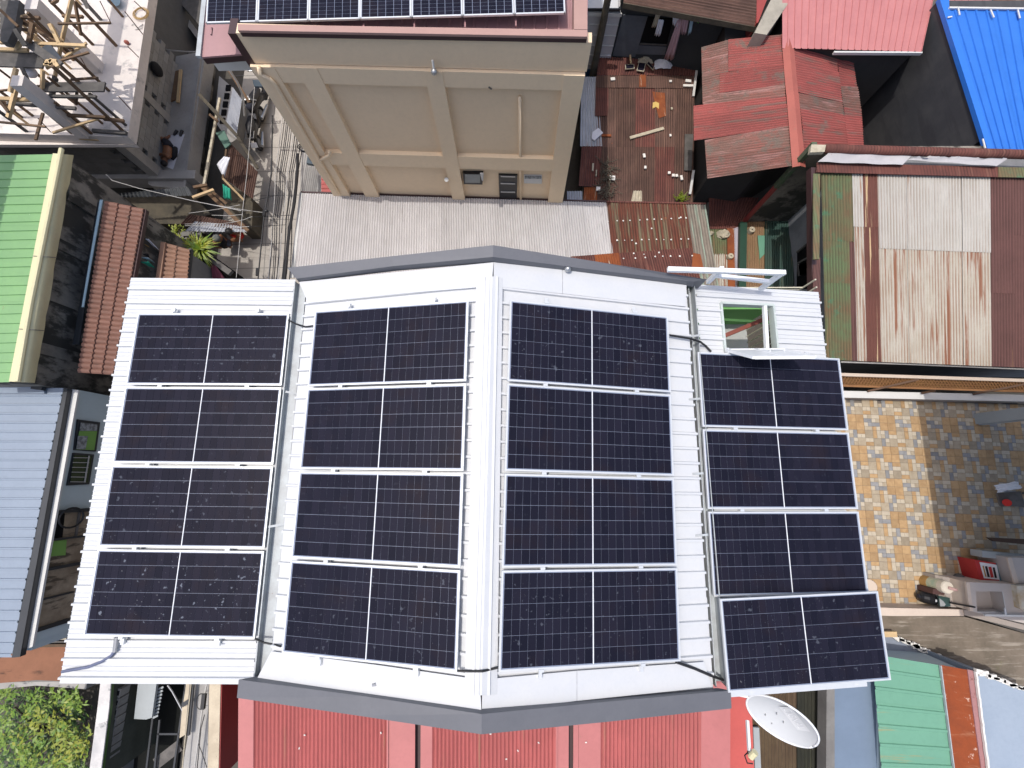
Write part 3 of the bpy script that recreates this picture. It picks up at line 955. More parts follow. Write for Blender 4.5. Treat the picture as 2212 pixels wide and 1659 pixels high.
# dark cables joining the columns
for lab, pts, r_ in (('black cable bridging the gutter at the top of the leftmost panel column', [R_(1, (620, 690), .1), P((640, 700), 9.25), P((660, 706), 9.3), R_(2, (676, 704), .08)], .013),
                     ('black cable bridging the gutter at the bottom of the leftmost panel column', [R_(1, (548, 1378), .1), P((570, 1388), 9.25), P((590, 1392), 9.25), R_(2, (606, 1396), .06)], .014),
                     ('black cable over the ridge between the two middle columns', [R_(2, (988, 1449), .08), R_(2, (1012, 1450), .07), P((1042, 1450), 9.96), R_(3, (1060, 1446), .07), R_(3, (1080, 1441), .08)], .014),
                     ('black cable dropping from the right middle column to the top of the right column', [R_(3, (1447, 724), .08), P((1490, 731), 9.3), P((1512, 738), 9.2), R_(4, (1524, 747), .04), R_(4, (1536, 760), .05)], .017),
                     ('black cable dropping from the right middle column to its lower right corner', [R_(3, (1460, 1430), .1), R_(3, (1500, 1444), .06), P((1535, 1459), 9.25), R_(4, (1566, 1470), .06)], .018)):
    MB().tube(pts, r_).build('cable', m_wire, label=lab, cat='cable')
t0_ = thing('conduit', 'steel conduit and grey cable leaving the lower left solar panel', 'conduit', R_(1, (245, 1400)))
MB().tube([R_(1, (252, 1376), .06), R_(1, (248, 1408), .05)], .028, 8).build('steel_tube', m_chrome, t0_)
MB().tube([R_(1, (248, 1406), .05), R_(1, (240, 1417), .03), R_(1, (220, 1429), .04), R_(1, (190, 1441), .04), R_(1, (134, 1451), .05)], .02, 8).build('flexible_hose', M('blue grey hose', (.13, .15, .24), .5), t0_)
# small lamp by the north parapet
lt = thing('spot_lamp', 'small round lamp on the grey parapet right of the ridge', 'lamp', lowN[3])
lb_ = P(px('q', 950, 350), lowN[3].z + .16)
MB().ball(lb_, .05, .05, .045).build('lamp_head', m_chrome, lt, smooth=True)
MB().tube([lb_ - Vector((0, 0, .16)), lb_], .02).build('lamp_stem', m_chrome, lt)

# ------------------------------------------------------------------ satellite dish
dz_ = 8.9
dc = P((1687.5, 1557), dz_)
wv = (CAM - dc).normalized()
m0 = Vector((-.352, -.936, 0))
m1 = (m0 - wv * m0.dot(wv)).normalized()
dn = (wv * math.cos(rad(60)) + m1 * math.sin(rad(60))).normalized()
du = Vector((.936, -.352, 0))
du = (du - dn * du.dot(dn)).normalized()
dv = dn.cross(du)
DR = .425
dish = thing('satellite_dish', 'pale grey satellite dish on a bracket below the lower right solar panel', 'satellite dish', dc)
mbd = MB()
rings, seg = 9, 40
vs, fs = [], []
for side, off_ in ((0, 0), (1, -.012)):
    for i_ in range(rings + 1):
        r_ = i_ / rings
        for k_ in range(seg):
            an = 2 * math.pi * k_ / seg
            vs.append(dc + du * (DR * 1.02 * r_ * math.cos(an)) + dv * (DR * .98 * r_ * math.sin(an)) + dn * (.11 * r_ * r_ - .11 + off_))
    o_i = side * (rings + 1) * seg
    for i_ in range(rings):
        for k_ in range(seg):
            k2 = (k_ + 1) % seg
            f_ = (o_i + i_ * seg + k_, o_i + i_ * seg + k2, o_i + (i_ + 1) * seg + k2, o_i + (i_ + 1) * seg + k_)
            fs.append(f_ if side == 0 else f_[::-1])
mbd.add(vs, fs).build('reflector', m_dish, dish, smooth=True)
rim = [dc + du * (DR * 1.03 * math.cos(2 * math.pi * k_ / 48)) + dv * (DR * .99 * math.sin(2 * math.pi * k_ / 48)) for k_ in range(49)]
MB().tube(rim, .014, 6).build('rim', m_wframe, dish, smooth=True)


def on_dish(uv, lift=.004):
    p = PL(uv, dc, dn)
    for _ in range(3):
        d = p - dc
        a, b = d.dot(du) / (DR * 1.02), d.dot(dv) / (DR * .98)
        r2 = min(1, a * a + b * b)
        p = PL(uv, dc + dn * (.11 * r2 - .11 + lift), dn)
    return p


lbq = [on_dish(px('F', *c)) for c in ((1072, 532), (1300, 545), (1655, 998), (1420, 962))]
g_ = MB()
for i_ in range(10):
    for j_ in range(4):
        uvq = []
        for s_, t_ in ((i_ / 10, j_ / 4), ((i_ + 1) / 10, j_ / 4), ((i_ + 1) / 10, (j_ + 1) / 4), (i_ / 10, (j_ + 1) / 4)):
            a_ = (1072 + (1420 - 1072) * s_, 532 + (962 - 532) * s_)
            b_ = (1300 + (1655 - 1300) * s_, 545 + (998 - 545) * s_)
            uvq.append(on_dish(px('F', a_[0] + (b_[0] - a_[0]) * t_, a_[1] + (b_[1] - a_[1]) * t_), .006))
        g_.poly(uvq)
g_.build('label_plate', m_letterbg, dish)
# raised lettering laid on the label
fc = bpy.data.curves.new('lettering', 'FONT')
fc.body = 'CIGNAL'
fc.size = 1
fc.extrude = 0.0
fo = bpy.data.objects.new('tmp', fc)
COL.objects.link(fo)
dg = bpy.context.evaluated_depsgraph_get()
tm = bpy.data.meshes.new_from_object(fo.evaluated_get(dg))
bpy.data.objects.remove(fo)
xs_ = [v.co.x for v in tm.vertices]
ys_ = [v.co.y for v in tm.vertices]
wx, wy = max(xs_), max(ys_)
lm_ = MB()
vv = []
for v in tm.vertices:
    s_ = .06 + .86 * v.co.x / wx
    t_ = .80 - .60 * v.co.y / wy
    t_ = 1 - t_
    a_ = (1072 + 348 * s_, 532 + 430 * s_)
    b_ = (1300 + 355 * s_, 545 + 453 * s_)
    vv.append(on_dish(px('F', a_[0] + (b_[0] - a_[0]) * t_, a_[1] + (b_[1] - a_[1]) * t_), .012))
lm_.add(vv, [tuple(p.vertices) for p in tm.polygons]).build('lettering', m_letter, dish)
for sx_, sy_ in ((835, 662), (1042, 641), (955, 817), (1165, 797)):
    p_ = on_dish(px('F', sx_, sy_), 0)
    MB().tube([p_, p_ + dn * .03], .008, 6).build('bolt', m_chrome, dish)
arm0 = P(px('F', 500, 790), dc.z - .15)
arm1 = P(px('F', 535, 1350), dc.z + .05)
MB().bar(arm0, arm1, .035).build('feed_arm', m_wframe, dish)
l0 = P(px('F', 560, 1460), dc.z + .07)
l1 = P(px('F', 645, 1365), dc.z + .12)
MB().tube([l0, l1], .042, 10).build('receiver_head', m_lnb, dish)
MB().tube([arm1, l0, lerp(l0, l1, .5)], .03, 8).build('receiver_clamp', m_plastic_k, dish)
MB().tube([arm1, P(px('F', 450, 1430), dc.z - .1), P(px('F', 500, 1570), dc.z - .2), P(px('F', 600, 1580), dc.z - .2)], .008).build('coax', m_wire, dish)
MB().tube([Q('F', 200, 285, 8.75), dc - dn * .14 + Vector((-.25, .12, -.1)), dc - dn * .14], .028, 8).build('bracket', m_wframe, dish)
MB().tube([Q('F', 525, 230, 8.7), dc - dn * .14], .025, 8).build('bracket', m_chrome, dish)

# ------------------------------------------------------------------ beige building to the north
bA, bB = P((722, 415), 3.0), P((1215, 430), 3.0)
bdir = Vector((bB.x - bA.x, bB.y - bA.y, 0)).normalized()
bn = Vector((bdir.y, -bdir.x, 0))            # outward, to the south


def FW(uv, off=0.0):
    return PL(uv, bA + bn * off, bn)


def sx(uv):
    return (FW(uv) - bA).dot(bdir)


BL = (bB - bA).dot(bdir)
tanb = thing('apartment_building', 'tall tan rendered building with blind panelled wall and solar panels on its roof', 'building', (bA + bB) / 2 * 1 - Vector((0, 0, 3)))
BD = 11.0
b0 = Vector((bA.x, bA.y, 0))


def fb(s0, s1, z0, z1, o0, o1):
    mb = MB()
    c = b0 + bdir * ((s0 + s1) / 2) + bn * ((o0 + o1) / 2) + Vector((0, 0, (z0 + z1) / 2))
    return mb.obox(c, bdir * (s1 - s0) / 2, bn * (o1 - o0) / 2, Vector((0, 0, (z1 - z0) / 2)))


zled = FW((920, 152), .1).z
zb1 = FW((920, 186), .1).z
zb2t, zb2b = FW((920, 335.5), .1).z, FW((920, 361), .1).z
fb(0, BL, 0, 7.9, -BD, 0).build('wall', m_tan, tanb)
fb(.10, BL + .03, zled + .02, 8.345, -.18, .05).build('parapet_wall', m_tan, tanb)
pil = [(0, sx((620.7, 181))), (sx((666.1, 181)), sx((706.6, 181))), (sx((925.9, 186.2)), sx((963, 186.2))), (sx((1213.2, 189.6)), BL)]
for a_, b_ in pil:
    fb(a_, b_, 0, zled, 0, .13).build('pilaster', m_tan2, tanb)
for i_ in range(3):
    a_, b_ = pil[i_][1], pil[i_ + 1][0]
    fb(a_, b_, zb1, zled - .003, 0, .115).build('wall_beam', m_tan2, tanb)
    fb(a_, b_, zb2b, zb2t, 0, .115).build('wall_beam', m_tan2, tanb)
# coping with a darker strip along its lower front
zc = 8.5
cq = [P((513.9, 52), zc), P((1269, 64.6), zc), P((1269, 79), zc), P((513.9, 65.5), zc)]
MB().plate(cq, .05).build('coping', m_coping, tanb)
cd = [p + Vector((0, 0, -.052)) for p in cq]
cd[2] -= bn * .02
cd[3] -= bn * .02
MB().plate(cd, .10).build('dark_strip', m_copingd, tanb)
MB().plate([P((1240, -40), zc), P((1268, -40), zc), P((1269, 63.5), zc), P((1240, 63), zc)], .3).build('coping', m_coping, tanb)
c_ = b0 + Vector((0, 0, 7.7))
fb(-.06, .10, 7.35, 8.34, -.3, .06).build('dark_strip', m_copingd, tanb)
# roof behind the parapet and on the west side
corr(MB(), b0 + bdir * 0 - bn * .25 + Vector((0, 0, 7.97)), b0 + bdir * BL - bn * .25 + Vector((0, 0, 7.97)), b0 + bdir * BL - bn * 9 + Vector((0, 0, 8.05)), b0 - bn * 9 + Vector((0, 0, 8.05)), .25, .02, RIB).build('roof_sheet', m_mauve, tanb)
mr0 = [P((447, -40), 7.8), P((530, -40), 7.85), P((549, 114.6), 7.6), P((429.2, 123.7), 7.55)]
MB().plate(mr0, .04).build('roof_sheet', m_mauve, tanb)
MB().bar(P((448, -40), 7.78), P((430.5, 124), 7.55), .10, .09).build('roof_gutter', m_gutter, tanb)
MB().plate([mr0[3] + Vector((.05, .02, -.05)), mr0[2] + Vector((0, .02, -.05)), mr0[2] + Vector((0, .5, -.05)), mr0[3] + Vector((.05, .5, -.05))], .14).build('eave_fascia', m_copingd, tanb)
wq = [P((458, 133), 7.1), P((561, 131), 7.1), P((561, 147), 7.05), P((474, 147), 7.05)]
MB().prism([wq[0] + Vector((0, 1.5, 0)), wq[1] + Vector((0, 1.5, 0)), wq[1], wq[0]], 6.85).build('balcony', m_soffit, tanb)
wq = [P(px('b', 545, 572), 6.0), P(px('b', 640, 575), 6.0)]
MB().prism([wq[0] + Vector((0, 1.0, 0)), wq[1] + Vector((.4, 1.0, 0)), wq[1] + Vector((.4, 0, 0)), wq[0]], 5.4).build('balcony', m_soffit, tanb)
MB().prism([P(px('b', 545, 662), 5.1), P(px('b', 700, 662), 5.1), P(px('b', 720, 720), 5.0), P(px('b', 560, 715), 5.0)], 4.95).build('window_canopy', M('slate blue canopy', (.06, .085, .105), .5), tanb)
MB().prism([P(px('b', 1010, 1250), 3.6), P(px('b', 1120, 1300), 3.6), P(px('b', 1160, 1380), 3.6), P(px('b', 992, 1352), 3.6)], 3.5).build('window_canopy', M('slate blue canopy', (.08, .11, .15), .5), tanb)
# downpipes
o_ = .17
MB().tube([FW(px('b', *c), o_) for c in ((600, 560), (608, 615), (640, 630), (690, 655), (735, 700), (1100, 1328), (1262, 1605))], .045, 8).build('downpipe', m_tan2, tanb, smooth=True)
MB().tube([FW(px('b', *c), o_) for c in ((1100, 1328), (1150, 1305), (1185, 1285), (1190, 1262), (1178, 1250))], .04, 8).build('downpipe', m_tan2, tanb, smooth=True)
MB().tube([FW(px('c', *c), .05) for c in ((993, 800), (997, 1300), (1001, 1660))], .035, 8).build('downpipe', m_tan2, tanb, smooth=True)
MB().tube([FW(px('c', 978, 835), .06), FW(px('c', 1010, 833), .06)], .02, 6).build('pipe_clip', m_tan2, tanb)


def fquad(kk, cs, off, mat, name, depth=.04, parent=None):
    pts = [FW(px(kk, *c), off) for c in cs]
    bk_ = [p - bn * depth for p in pts]
    return MB().add(pts + bk_, [(0, 1, 2, 3), (7, 6, 5, 4), (0, 4, 5, 1), (1, 5, 6, 2), (2, 6, 7, 3), (3, 7, 4, 0)]).build(name, mat, parent or tanb)


wn1 = fquad('c', ((522, 1440), (690, 1442), (684, 1532), (528, 1528)), .10, m_plastic_k, 'window', .09)
fquad('c', ((540, 1448), (664, 1450), (664, 1518), (540, 1516)), .115, M('pale pane', (.22, .24, .24), .15), 'pane', .01, wn1)
fquad('c', ((664, 1440), (692, 1440), (690, 1500), (680, 1500)), .16, m_soffit, 'window_flap', .03, wn1)
wn2 = fquad('c', ((818, 1450), (974, 1454), (968, 1660), (826, 1660)), .05, m_plastic_k, 'window', .045)
for yy in (1462, 1520, 1590):
    fquad('c', ((835, yy), (955, yy + 3), (955, yy + 10), (835, yy + 7)), .075, m_chrome, 'louvre_bar', .02, wn2)
vn = fquad('c', ((1028, 1453), (1178, 1456), (1176, 1524), (1029, 1521)), .03, m_soffit, 'vent', .025)
fquad('c', ((1034, 1459), (1173, 1461), (1172, 1484), (1034, 1482)), .04, m_curtain, 'vent_grille', .01, vn)
lb_ = FW(px('c', 285, 575), .12)
sl = thing('wall_lamp', 'silver bulb lamp fixed on the ledge of the tan wall', 'lamp', lb_)
MB().ball(lb_ + bn * .06, .07, .07, .07).build('bulb', m_chrome, sl, smooth=True)
MB().tube([lb_ + Vector((0, 0, .22)), lb_ + bn * .06], .025).build('bracket', m_soffit, sl)
MB().tube([FW(px('c', 385, 1490), .0), FW(px('c', 385, 1490), .22)], .06, 8).build('vent_pipe', m_soffit, tanb)
MB().tube([FW(px('c', 735, 722), .12), FW(px('c', 760, 738), .12)], .02).build('hook', m_woodd, tanb)
# solar panels on that roof
ta, tb = P((443.6, 49.5), 8.3), P((1222, 27.3), 8.3)
tdir = (tb - ta).normalized()
tnor = Vector((-tdir.y, tdir.x, 0))
pw = (tb - ta).length / 7
PHT = 1.9
tfm = MB()
tfm.box((pw / 2, .015, -.02), pw - .02, .03, .04).box((pw / 2, PHT, -.02), pw - .02, .03, .04).box((.018, PHT / 2, -.02), .026, PHT, .04).box((pw - .018, PHT / 2, -.02), .026, PHT, .04)
me_tf = tfm.mesh('panel_frame')
me_tf.materials.append(m_alu)
me_tb = MB().box((pw / 2, PHT / 2, -.012), pw - .06, PHT - .04, .008).mesh('backsheet')
me_tb.materials.append(m_back)
cpw, cph = (pw - .07) / 6, .085
tcm = MB().box((0, 0, 0), cpw - .010, cph - .008, .004)
me_tc = tcm.mesh('solar_cell')
me_tc.materials.append(m_cell)
posn = ['leftmost', 'second', 'third', 'middle', 'fifth', 'sixth', 'rightmost']
for i_ in range(7):
    e_ = thing('solar_module', f'{posn[i_]} of the seven solar panels on the tan building at the top edge', 'solar panel', ta + tdir * (pw * i_), 'solar panels on the tan building')
    e_.rotation_euler = (rad(4), 0, math.atan2(tdir.y, tdir.x))
    new_obj('panel_frame', me_tf, e_, Matrix.Identity(4))
    new_obj('backsheet', me_tb, e_, Matrix.Identity(4))
    for a_ in range(6):
        for b_ in range(10):
            new_obj('solar_cell', me_tc, e_, Matrix.Translation((.035 + (a_ + .5) * cpw, .035 + (b_ + .5) * cph, -.005)))
    MB().bar(ta + tdir * (pw * i_ + .03) + Vector((0, 0, -.15)) + tnor * .05, ta + tdir * (pw * i_ + .03) - tnor * .12 + Vector((0, 0, -.15)), .03).build('rail_end', m_mauve, tanb)

# ------------------------------------------------------------------ row house roof right behind the solar house
row = thing('row_house', 'low row house whose long corrugated roof is grey at left and rusty at right', 'house', P((1080, 500), 0))
z0 = 3.0
rA, rB = P((651, 417), z0), P((1310.5, 437.5), z0)
rC, rD = P((1340, 640), z0 - .05), P((629, 600), z0 - .05)
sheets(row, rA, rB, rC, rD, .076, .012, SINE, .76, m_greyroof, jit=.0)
MB().plate([P((647, 416), z0 + .02), P((653.5, 417), z0 + .02), P((634, 600), z0 - .02), P((626, 600), z0 - .02)], .02).build('edge_flashing', m_soffit, row)
sA, sB, sC, sD = P((1310.8, 437.5), z0 + .008), P((1482, 442), z0 + .008), P((1512, 640), z0 - .04), P((1330, 640), z0 - .04)
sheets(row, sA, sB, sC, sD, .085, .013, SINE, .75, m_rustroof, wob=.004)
sheets(row, P((1482, 442), z0 + .012), P((1523.7, 442), z0 + .012), P((1556, 640), z0 - .04), P((1512, 640), z0 - .04), .085, .013, SINE, .45, m_mossroof, wob=.004)
sheets(row, P((1232, 554), z0 + .02), P((1494, 535), z0 + .03), P((1524, 640), z0 + .02), P((1245, 640), z0 + .02), .076, .012, SINE, .76, lambda i, r: m_maroon if i != 1 else m_orange, jit=.02, wob=.003)
MB().quad(*[P(u, z0 + .045) for u in ((1497, 546), (1513, 549), (1522, 590), (1494, 582))]).build('patch', m_orange, row)
MB().bar(P((651, 415.5), z0 - .02), P((1310, 436), z0 - .02), .04, .07).build('ridge_board', m_copingd, row)
MB().bar(P((1310, 436), z0 + .02), P((1524, 440.5), z0 + .02), .05, .05).build('ridge_board', m_maroon, row)
nm = MB()
for (x_, y_) in ((770, 950), (865, 950), (970, 945), (1125, 938), (1240, 930), (1350, 925), (1465, 925), (1617, 915), (1740, 910), (1765, 897), (1848, 905), (630, 960), (770, 1255), (887, 1255), (1002, 1255), (1155, 1245), (1268, 1245), (1385, 1240), (1500, 1245), (1615, 1245), (1770, 1235), (1885, 1235), (1065, 1305),
                 (870, 1540), (1055, 1535), (1210, 1525), (1365, 1510), (1485, 1505), (1605, 1503), (1750, 1503), (1945, 1497), (1030, 1460), (1190, 1475), (1425, 1447), (1310, 1070)):
    c_ = P(px('H', x_, y_), z0 + (.04 if y_ < 1400 else .06))
    r_ = random.uniform(.018, .032)
    nm.add([c_ + Vector((r_ * math.cos(a), r_ * math.sin(a), 0)) for a in [k * math.pi / 3 for k in range(6)]] + [c_ + Vector((0, 0, .012))], [(k, (k + 1) % 6, 6) for k in range(6)])
nm.build('sealant_dabs', m_litter, row, kind='stuff')
MB().prism([p + Vector((0, 0, -.1)) for p in (P((660, 424), z0), P((1520, 448), z0), P((1540, 640), z0), P((640, 600), z0))], 0).build('wall', m_conc2, row)

# grey slab and red roof at the foot of the tan building
MB().prism([P((652, 300), 2.2), P((690, 300), 2.2), P((700, 420), 2.2), P((648, 420), 2.2)], 0).build('low_concrete_house', m_conc2, label='low flat concrete house at the left foot of the tan building', cat='house')
rr_ = thing('red_lean_to', 'small maroon ribbed lean-to roof at the left foot of the tan building', 'roof', P((710, 395), 0))
corr(MB(), P((694, 370), 2.5), P((694, 425), 2.5), P((740, 425), 2.6), P((736, 370), 2.6), .16, .02, RIB).build('roof_sheet', m_red, rr_)
body(rr_, [P((696, 372), 2.5), P((736, 372), 2.5), P((738, 424), 2.5), P((696, 424), 2.5)], 0, m_conc2, .05)

# ------------------------------------------------------------------ rusty brown shack roof
sh = thing('shack', 'shack under patched dark brown rusty corrugated iron right of the tan building', 'shack', P((1390, 300), 0))
z0 = 2.55
shA, shB, shC, shD = P((1288, 189), z0 + .03), P((1501, 191), z0 + .03), P((1497, 445), z0 - .05), P((1290, 445), z0 - .05)
cyc = [m_brown, m_brown, m_maroon, m_brown, m_brown, m_brown, m_maroon, m_brown]
sheets(sh, shA, shB, shC, shD, .076, .012, SINE, .70, lambda i, r: cyc[(i * 3 + r) % 8], jit=.04, rows=2, wob=.006)
sheets(sh, P((1256, 166), z0 + .02), P((1288, 166), z0 + .02), P((1301, 317), z0 + .01), P((1253, 317), z0 + .01), .085, .013, SINE, .9, m_galv, jit=.02, wob=.005)
sheets(sh, P((1257, 316), z0), P((1300, 316), z0), P((1296, 404), z0 - .01), P((1250, 402), z0 - .01), .085, .013, SINE, .9, m_maroon, jit=.05, wob=.005)
sheets(sh, P((1262, 404), z0 - .06), P((1300, 404), z0 - .06), P((1300, 446), z0 - .08), P((1259, 446), z0 - .08), .085, .013, SINE, .5, m_orange, wob=.005)
sheets(sh, P((1225, 413), z0 - .08), P((1258, 413), z0 - .08), P((1258, 440), z0 - .08), P((1225, 440), z0 - .08), .085, .013, SINE, .5, lambda i, r: (m_galv, m_orange)[i % 2], wob=.005)
sheets(sh, P((1368, 412), z0 + .02), P((1387, 412), z0 + .02), P((1387, 440), z0 + .02), P((1362, 440), z0 + .02), .09, .014, SINE, .5, m_stone)
MB().plate([P(px('d', *c), z0 + .07) for c in ((302, 625), (572, 627), (572, 727), (305, 727))], .02).build('ridge_flashing', m_brown, sh)
MB().plate([P(px('d', *c), z0 + .08) for c in ((660, 615), (714, 615), (714, 720), (658, 720))], .02).build('ridge_flashing', m_orange, sh)
MB().plate([P(px('d', *c), z0 + .065) for c in ((573, 628), (1118, 632), (1112, 733), (573, 728))], .02).build('ridge_flashing', m_brown, sh)
MB().plate([P(px('d', *c), z0 + .06) for c in ((300, 628), (402, 628), (402, 900), (392, 960), (290, 960))], .01).build('flat_plate', m_maroon, sh)
MB().plate([P(px('d', *c), z0 + .05) for c in ((1036, 1112), (1106, 1112), (1090, 1416), (1030, 1412))], .01).build('flat_plate', m_woodd, sh)  # plain dark rectangle laid just above the sheets
MB().quad(*[P(px('d', *c), z0 + .045) for c in ((765, 760), (870, 770), (880, 960), (820, 980))]).build('patch', m_orange, sh)
sheets(sh, P((1294, 122), z0 + .12), P((1509, 133), z0 + .12), P((1506, 164), z0 + .08), P((1289, 162), z0 + .08), .09, .013, SINE, .8, lambda i, r: m_maroon if i < 7 else m_red, wob=.006)
for a_, b_ in (((1140, 525), (1105, 800)), ((1108, 1415), (1077, 1612))):
    MB().bar(P(px('d', *a_), z0 + .1), P(px('d', *b_), z0 + .08), .07, .05).build('edge_batten', m_soffit, sh)
body(sh, [P((1262, 175), z0 - .1), P((1498, 140), z0 - .1), P((1494, 440), z0 - .12), P((1262, 400), z0 - .12)], 0, m_concd, .1, inset=.15)
# things left lying on that roof
lit = [((437, 660), 38, 28, 'square white tile scrap at the left end of the rust ridge flashing'), ((1062, 676), 50, 26, 'white plate with a dark dot at the right end of the rust ridge flashing'),
       ((1062, 715), 90, 22, 'long white strip below the plate at the right end of the ridge flashing'), ((915, 678), 22, 18, 'small white tile scrap on the ridge flashing left of the white plate'),
       ((925, 905), 14, 22, 'small pale scrap high on the right half of the brown roof'), ((914, 1127), 16, 22, 'small pale scrap right of the slanting plank'),
       ((697, 1295), 20, 36, 'upright white tile scrap below the slanting plank'), ((706, 1392), 18, 26, 'small white tile scrap lowest in the middle of the brown roof'),
       ((904, 1437), 22, 22, 'leftmost of four white tile scraps in a row low on the right'), ((938, 1458), 22, 24, 'second of four white tile scraps in a row low on the right'),
       ((966, 1460), 22, 24, 'third of four white tile scraps in a row low on the right'), ((1006, 1478), 20, 42, 'rightmost of four white tile scraps in a row low on the right'),
       ((433, 1480), 46, 42, 'large white square tile beside the heap of twigs'), ((272, 1390), 14, 70, 'longer pale stick upright on the red brown lower left sheet'),
       ((300, 1440), 10, 60, 'thinner pale stick on the red brown lower left sheet'), ((316, 1570), 34, 36, 'pale square block on the orange sheet at lower left')]
for (c_, w_, h_, l_) in lit:
    p_ = P(px('d', *c_), z0 + (.09 if c_[1] < 740 else .035))
    s_ = .26042 / 1006 * 14.5
    o_ = MB().box(p_ + Vector((0, 0, .02)), w_ * s_, h_ * s_, .035, random.uniform(-.15, .15)).build('scrap', m_litter if w_ > 14 else m_stone, label=l_, cat='scrap', group='pale scraps on the brown roof')
MB().bar(P(px('d', 580, 1145), z0 + .05), P(px('d', 860, 1065), z0 + .05), .10, .04).build('plank', m_stone, label='pale plank lying slantwise on the brown rusty roof', cat='plank')
MB().plate([P(px('d', *c), z0 + .05) for c in ((770, 850), (795, 843), (822, 855), (820, 902), (796, 885), (768, 900))], .02).build('carton_piece', M('yellow card', (.6, .42, .13), .8), label='torn yellow cardboard piece on the brown rusty roof', cat='cardboard')
MB().plate([P(px('d', *c), z0 + .09) for c in ((318, 1060), (358, 1100), (286, 1164), (262, 1145), (270, 1095))], .05).build('sack', m_whitecloth, label='white plastic sack on the galvanised strip of the brown roof', cat='sack')
MB().plate([P(px('d', *c), z0 + .06) for c in ((345, 1110), (425, 1113), (425, 1132), (345, 1128))], .03).build('rag', m_orange, label='orange rag next to the white sack on the roof', cat='rag')
dk = MB()
for k_ in range(120):
    c_ = P(px('d', random.gauss(385, 35), random.uniform(1340, 1640)), z0 + .05)
    a_ = random.uniform(0, 6.28)
    l_ = random.uniform(.05, .28)
    dk.bar(c_, c_ + Vector((math.cos(a_) * l_, math.sin(a_) * l_, random.uniform(0, .1))), .018)
dk.build('dry_twigs', m_pole, label='heap of dry brown twigs on the lower left of the rusty roof', cat='twigs', kind='stuff')
pf = MB()
for k_ in range(60):
    c_ = P(px('d', random.gauss(1000, 22), random.gauss(1640, 14)), z0 + .05)
    pf.bar(c_, c_ + Vector((random.uniform(-.1, .1), random.uniform(-.1, .1), .1)), .015)
pf.build('weed', m_leafy, label='small weed tuft at the bottom right edge of the rusty roof', cat='plant')


def frameplate(kk, cs, zz, name, label):
    e_ = thing(name, label, 'solar lamp', P(px(kk, *cs[0]), zz), 'small solar lamps on the brown roof')
    pts = [P(px(kk, *c), zz) for c in cs]
    MB().plate(pts, .03).build('case', m_stone, e_)
    c_ = sum(pts, Vector((0, 0, 0))) / 4
    MB().plate([lerp(p, c_, .16) + Vector((0, 0, .004)) for p in pts], .006).build('solar_cell', m_cell, e_)


frameplate('B', ((548, 1068), (700, 1062), (706, 1135), (556, 1148)), z0 + .2, 'solar_lamp', 'flat solar lamp lying left of the two others on the roof')
frameplate('B', ((778, 1025), (898, 1040), (862, 1188), (738, 1166)), z0 + .2, 'solar_lamp', 'tilted solar lamp in the middle beside the plastic bag')
frameplate('B', ((905, 1045), (935, 1010), (1025, 1120), (1020, 1160)), z0 + .22, 'solar_lamp', 'narrow solar lamp leaning against the plastic bag')
MB().bar(P(px('B', 632, 915), z0 + .25), P(px('B', 645, 1050), z0 + .2), .05).build('stick', m_woodp, label='short wooden stick behind the flat solar lamp', cat='stick')


def crumple(name, mat, kk, cs, zz, hh, label, cat, n=9):
    pts = [P(px(kk, *c), zz) for c in cs]
    A_, B_, C_, D_ = pts
    mb = MB()
    vs = []
    for j in range(n + 1):
        for i in range(n + 1):
            p = bil(A_, B_, C_, D_, i / n, j / n)
            e = math.sin(math.pi * i / n) * math.sin(math.pi * j / n)
            vs.append(p + Vector((random.uniform(-.02, .02), random.uniform(-.02, .02), e * hh + random.uniform(0, .35) * hh)))
    mb.add(vs, [(j * (n + 1) + i, j * (n + 1) + i + 1, (j + 1) * (n + 1) + i + 1, (j + 1) * (n + 1) + i) for j in range(n) for i in range(n)])
    return mb.build(name, mat, label=label, cat=cat)


crumple('plastic_bag', m_whitecloth, 'B', ((1020, 960), (1340, 1000), (1310, 1150), (1040, 1150)), z0 + .13, .16, 'crumpled white plastic bag on the brown roof under the clothes', 'bag')
crumple('plastic_bag', m_stone, 'B', ((770, 965), (990, 960), (1010, 1060), (760, 1060)), z0 + .13, .13, 'clear bag of rubbish behind the tilted solar lamp', 'bag')

# ------------------------------------------------------------------ dark house with the washing, top centre right
dh = thing('house', 'dark grey boarded house under a brown iron roof with washing at its window', 'house', P((1480, 60), 0))
z0 = 4.8
eL, eR = P((1347, 5), z0), P((1634, 57), z0)
sheets(dh, P((1634, -60), z0 + .35), eR, eL, P((1347, -110), z0 + .35), .09, .013, SINE, .9, lambda i, r: m_brown if i % 2 else m_maroon, wob=.004)
MB().bar(eL + Vector((0, .02, -.09)), eR + Vector((0, .02, -.09)), .07, .16).build('fascia_board', m_pole, dh)
dnrm = Vector((eR.y - eL.y, -(eR.x - eL.x), 0)).normalized()
if dnrm.y > 0:
    dnrm = -dnrm
wp = eL - dnrm * .45


def DW(kk, c, off=0.0):
    return PL(px(kk, *c), wp + dnrm * off, dnrm)


wL, wR = DW('B', (420, 300)), DW('B', (2150, 500))
hd_ = (wR - wL)
hd_.z = 0
MB().prism([Vector((wL.x, wL.y, 4.75)), Vector((wR.x, wR.y, 4.75)), Vector((wR.x, wR.y, 4.75)) - dnrm * 4, Vector((wL.x, wL.y, 4.75)) - dnrm * 4], 0).build('wall', M('dark board wall', (.045, .05, .055), .85, (.03, .034, .038), 1.5, .7), dh)


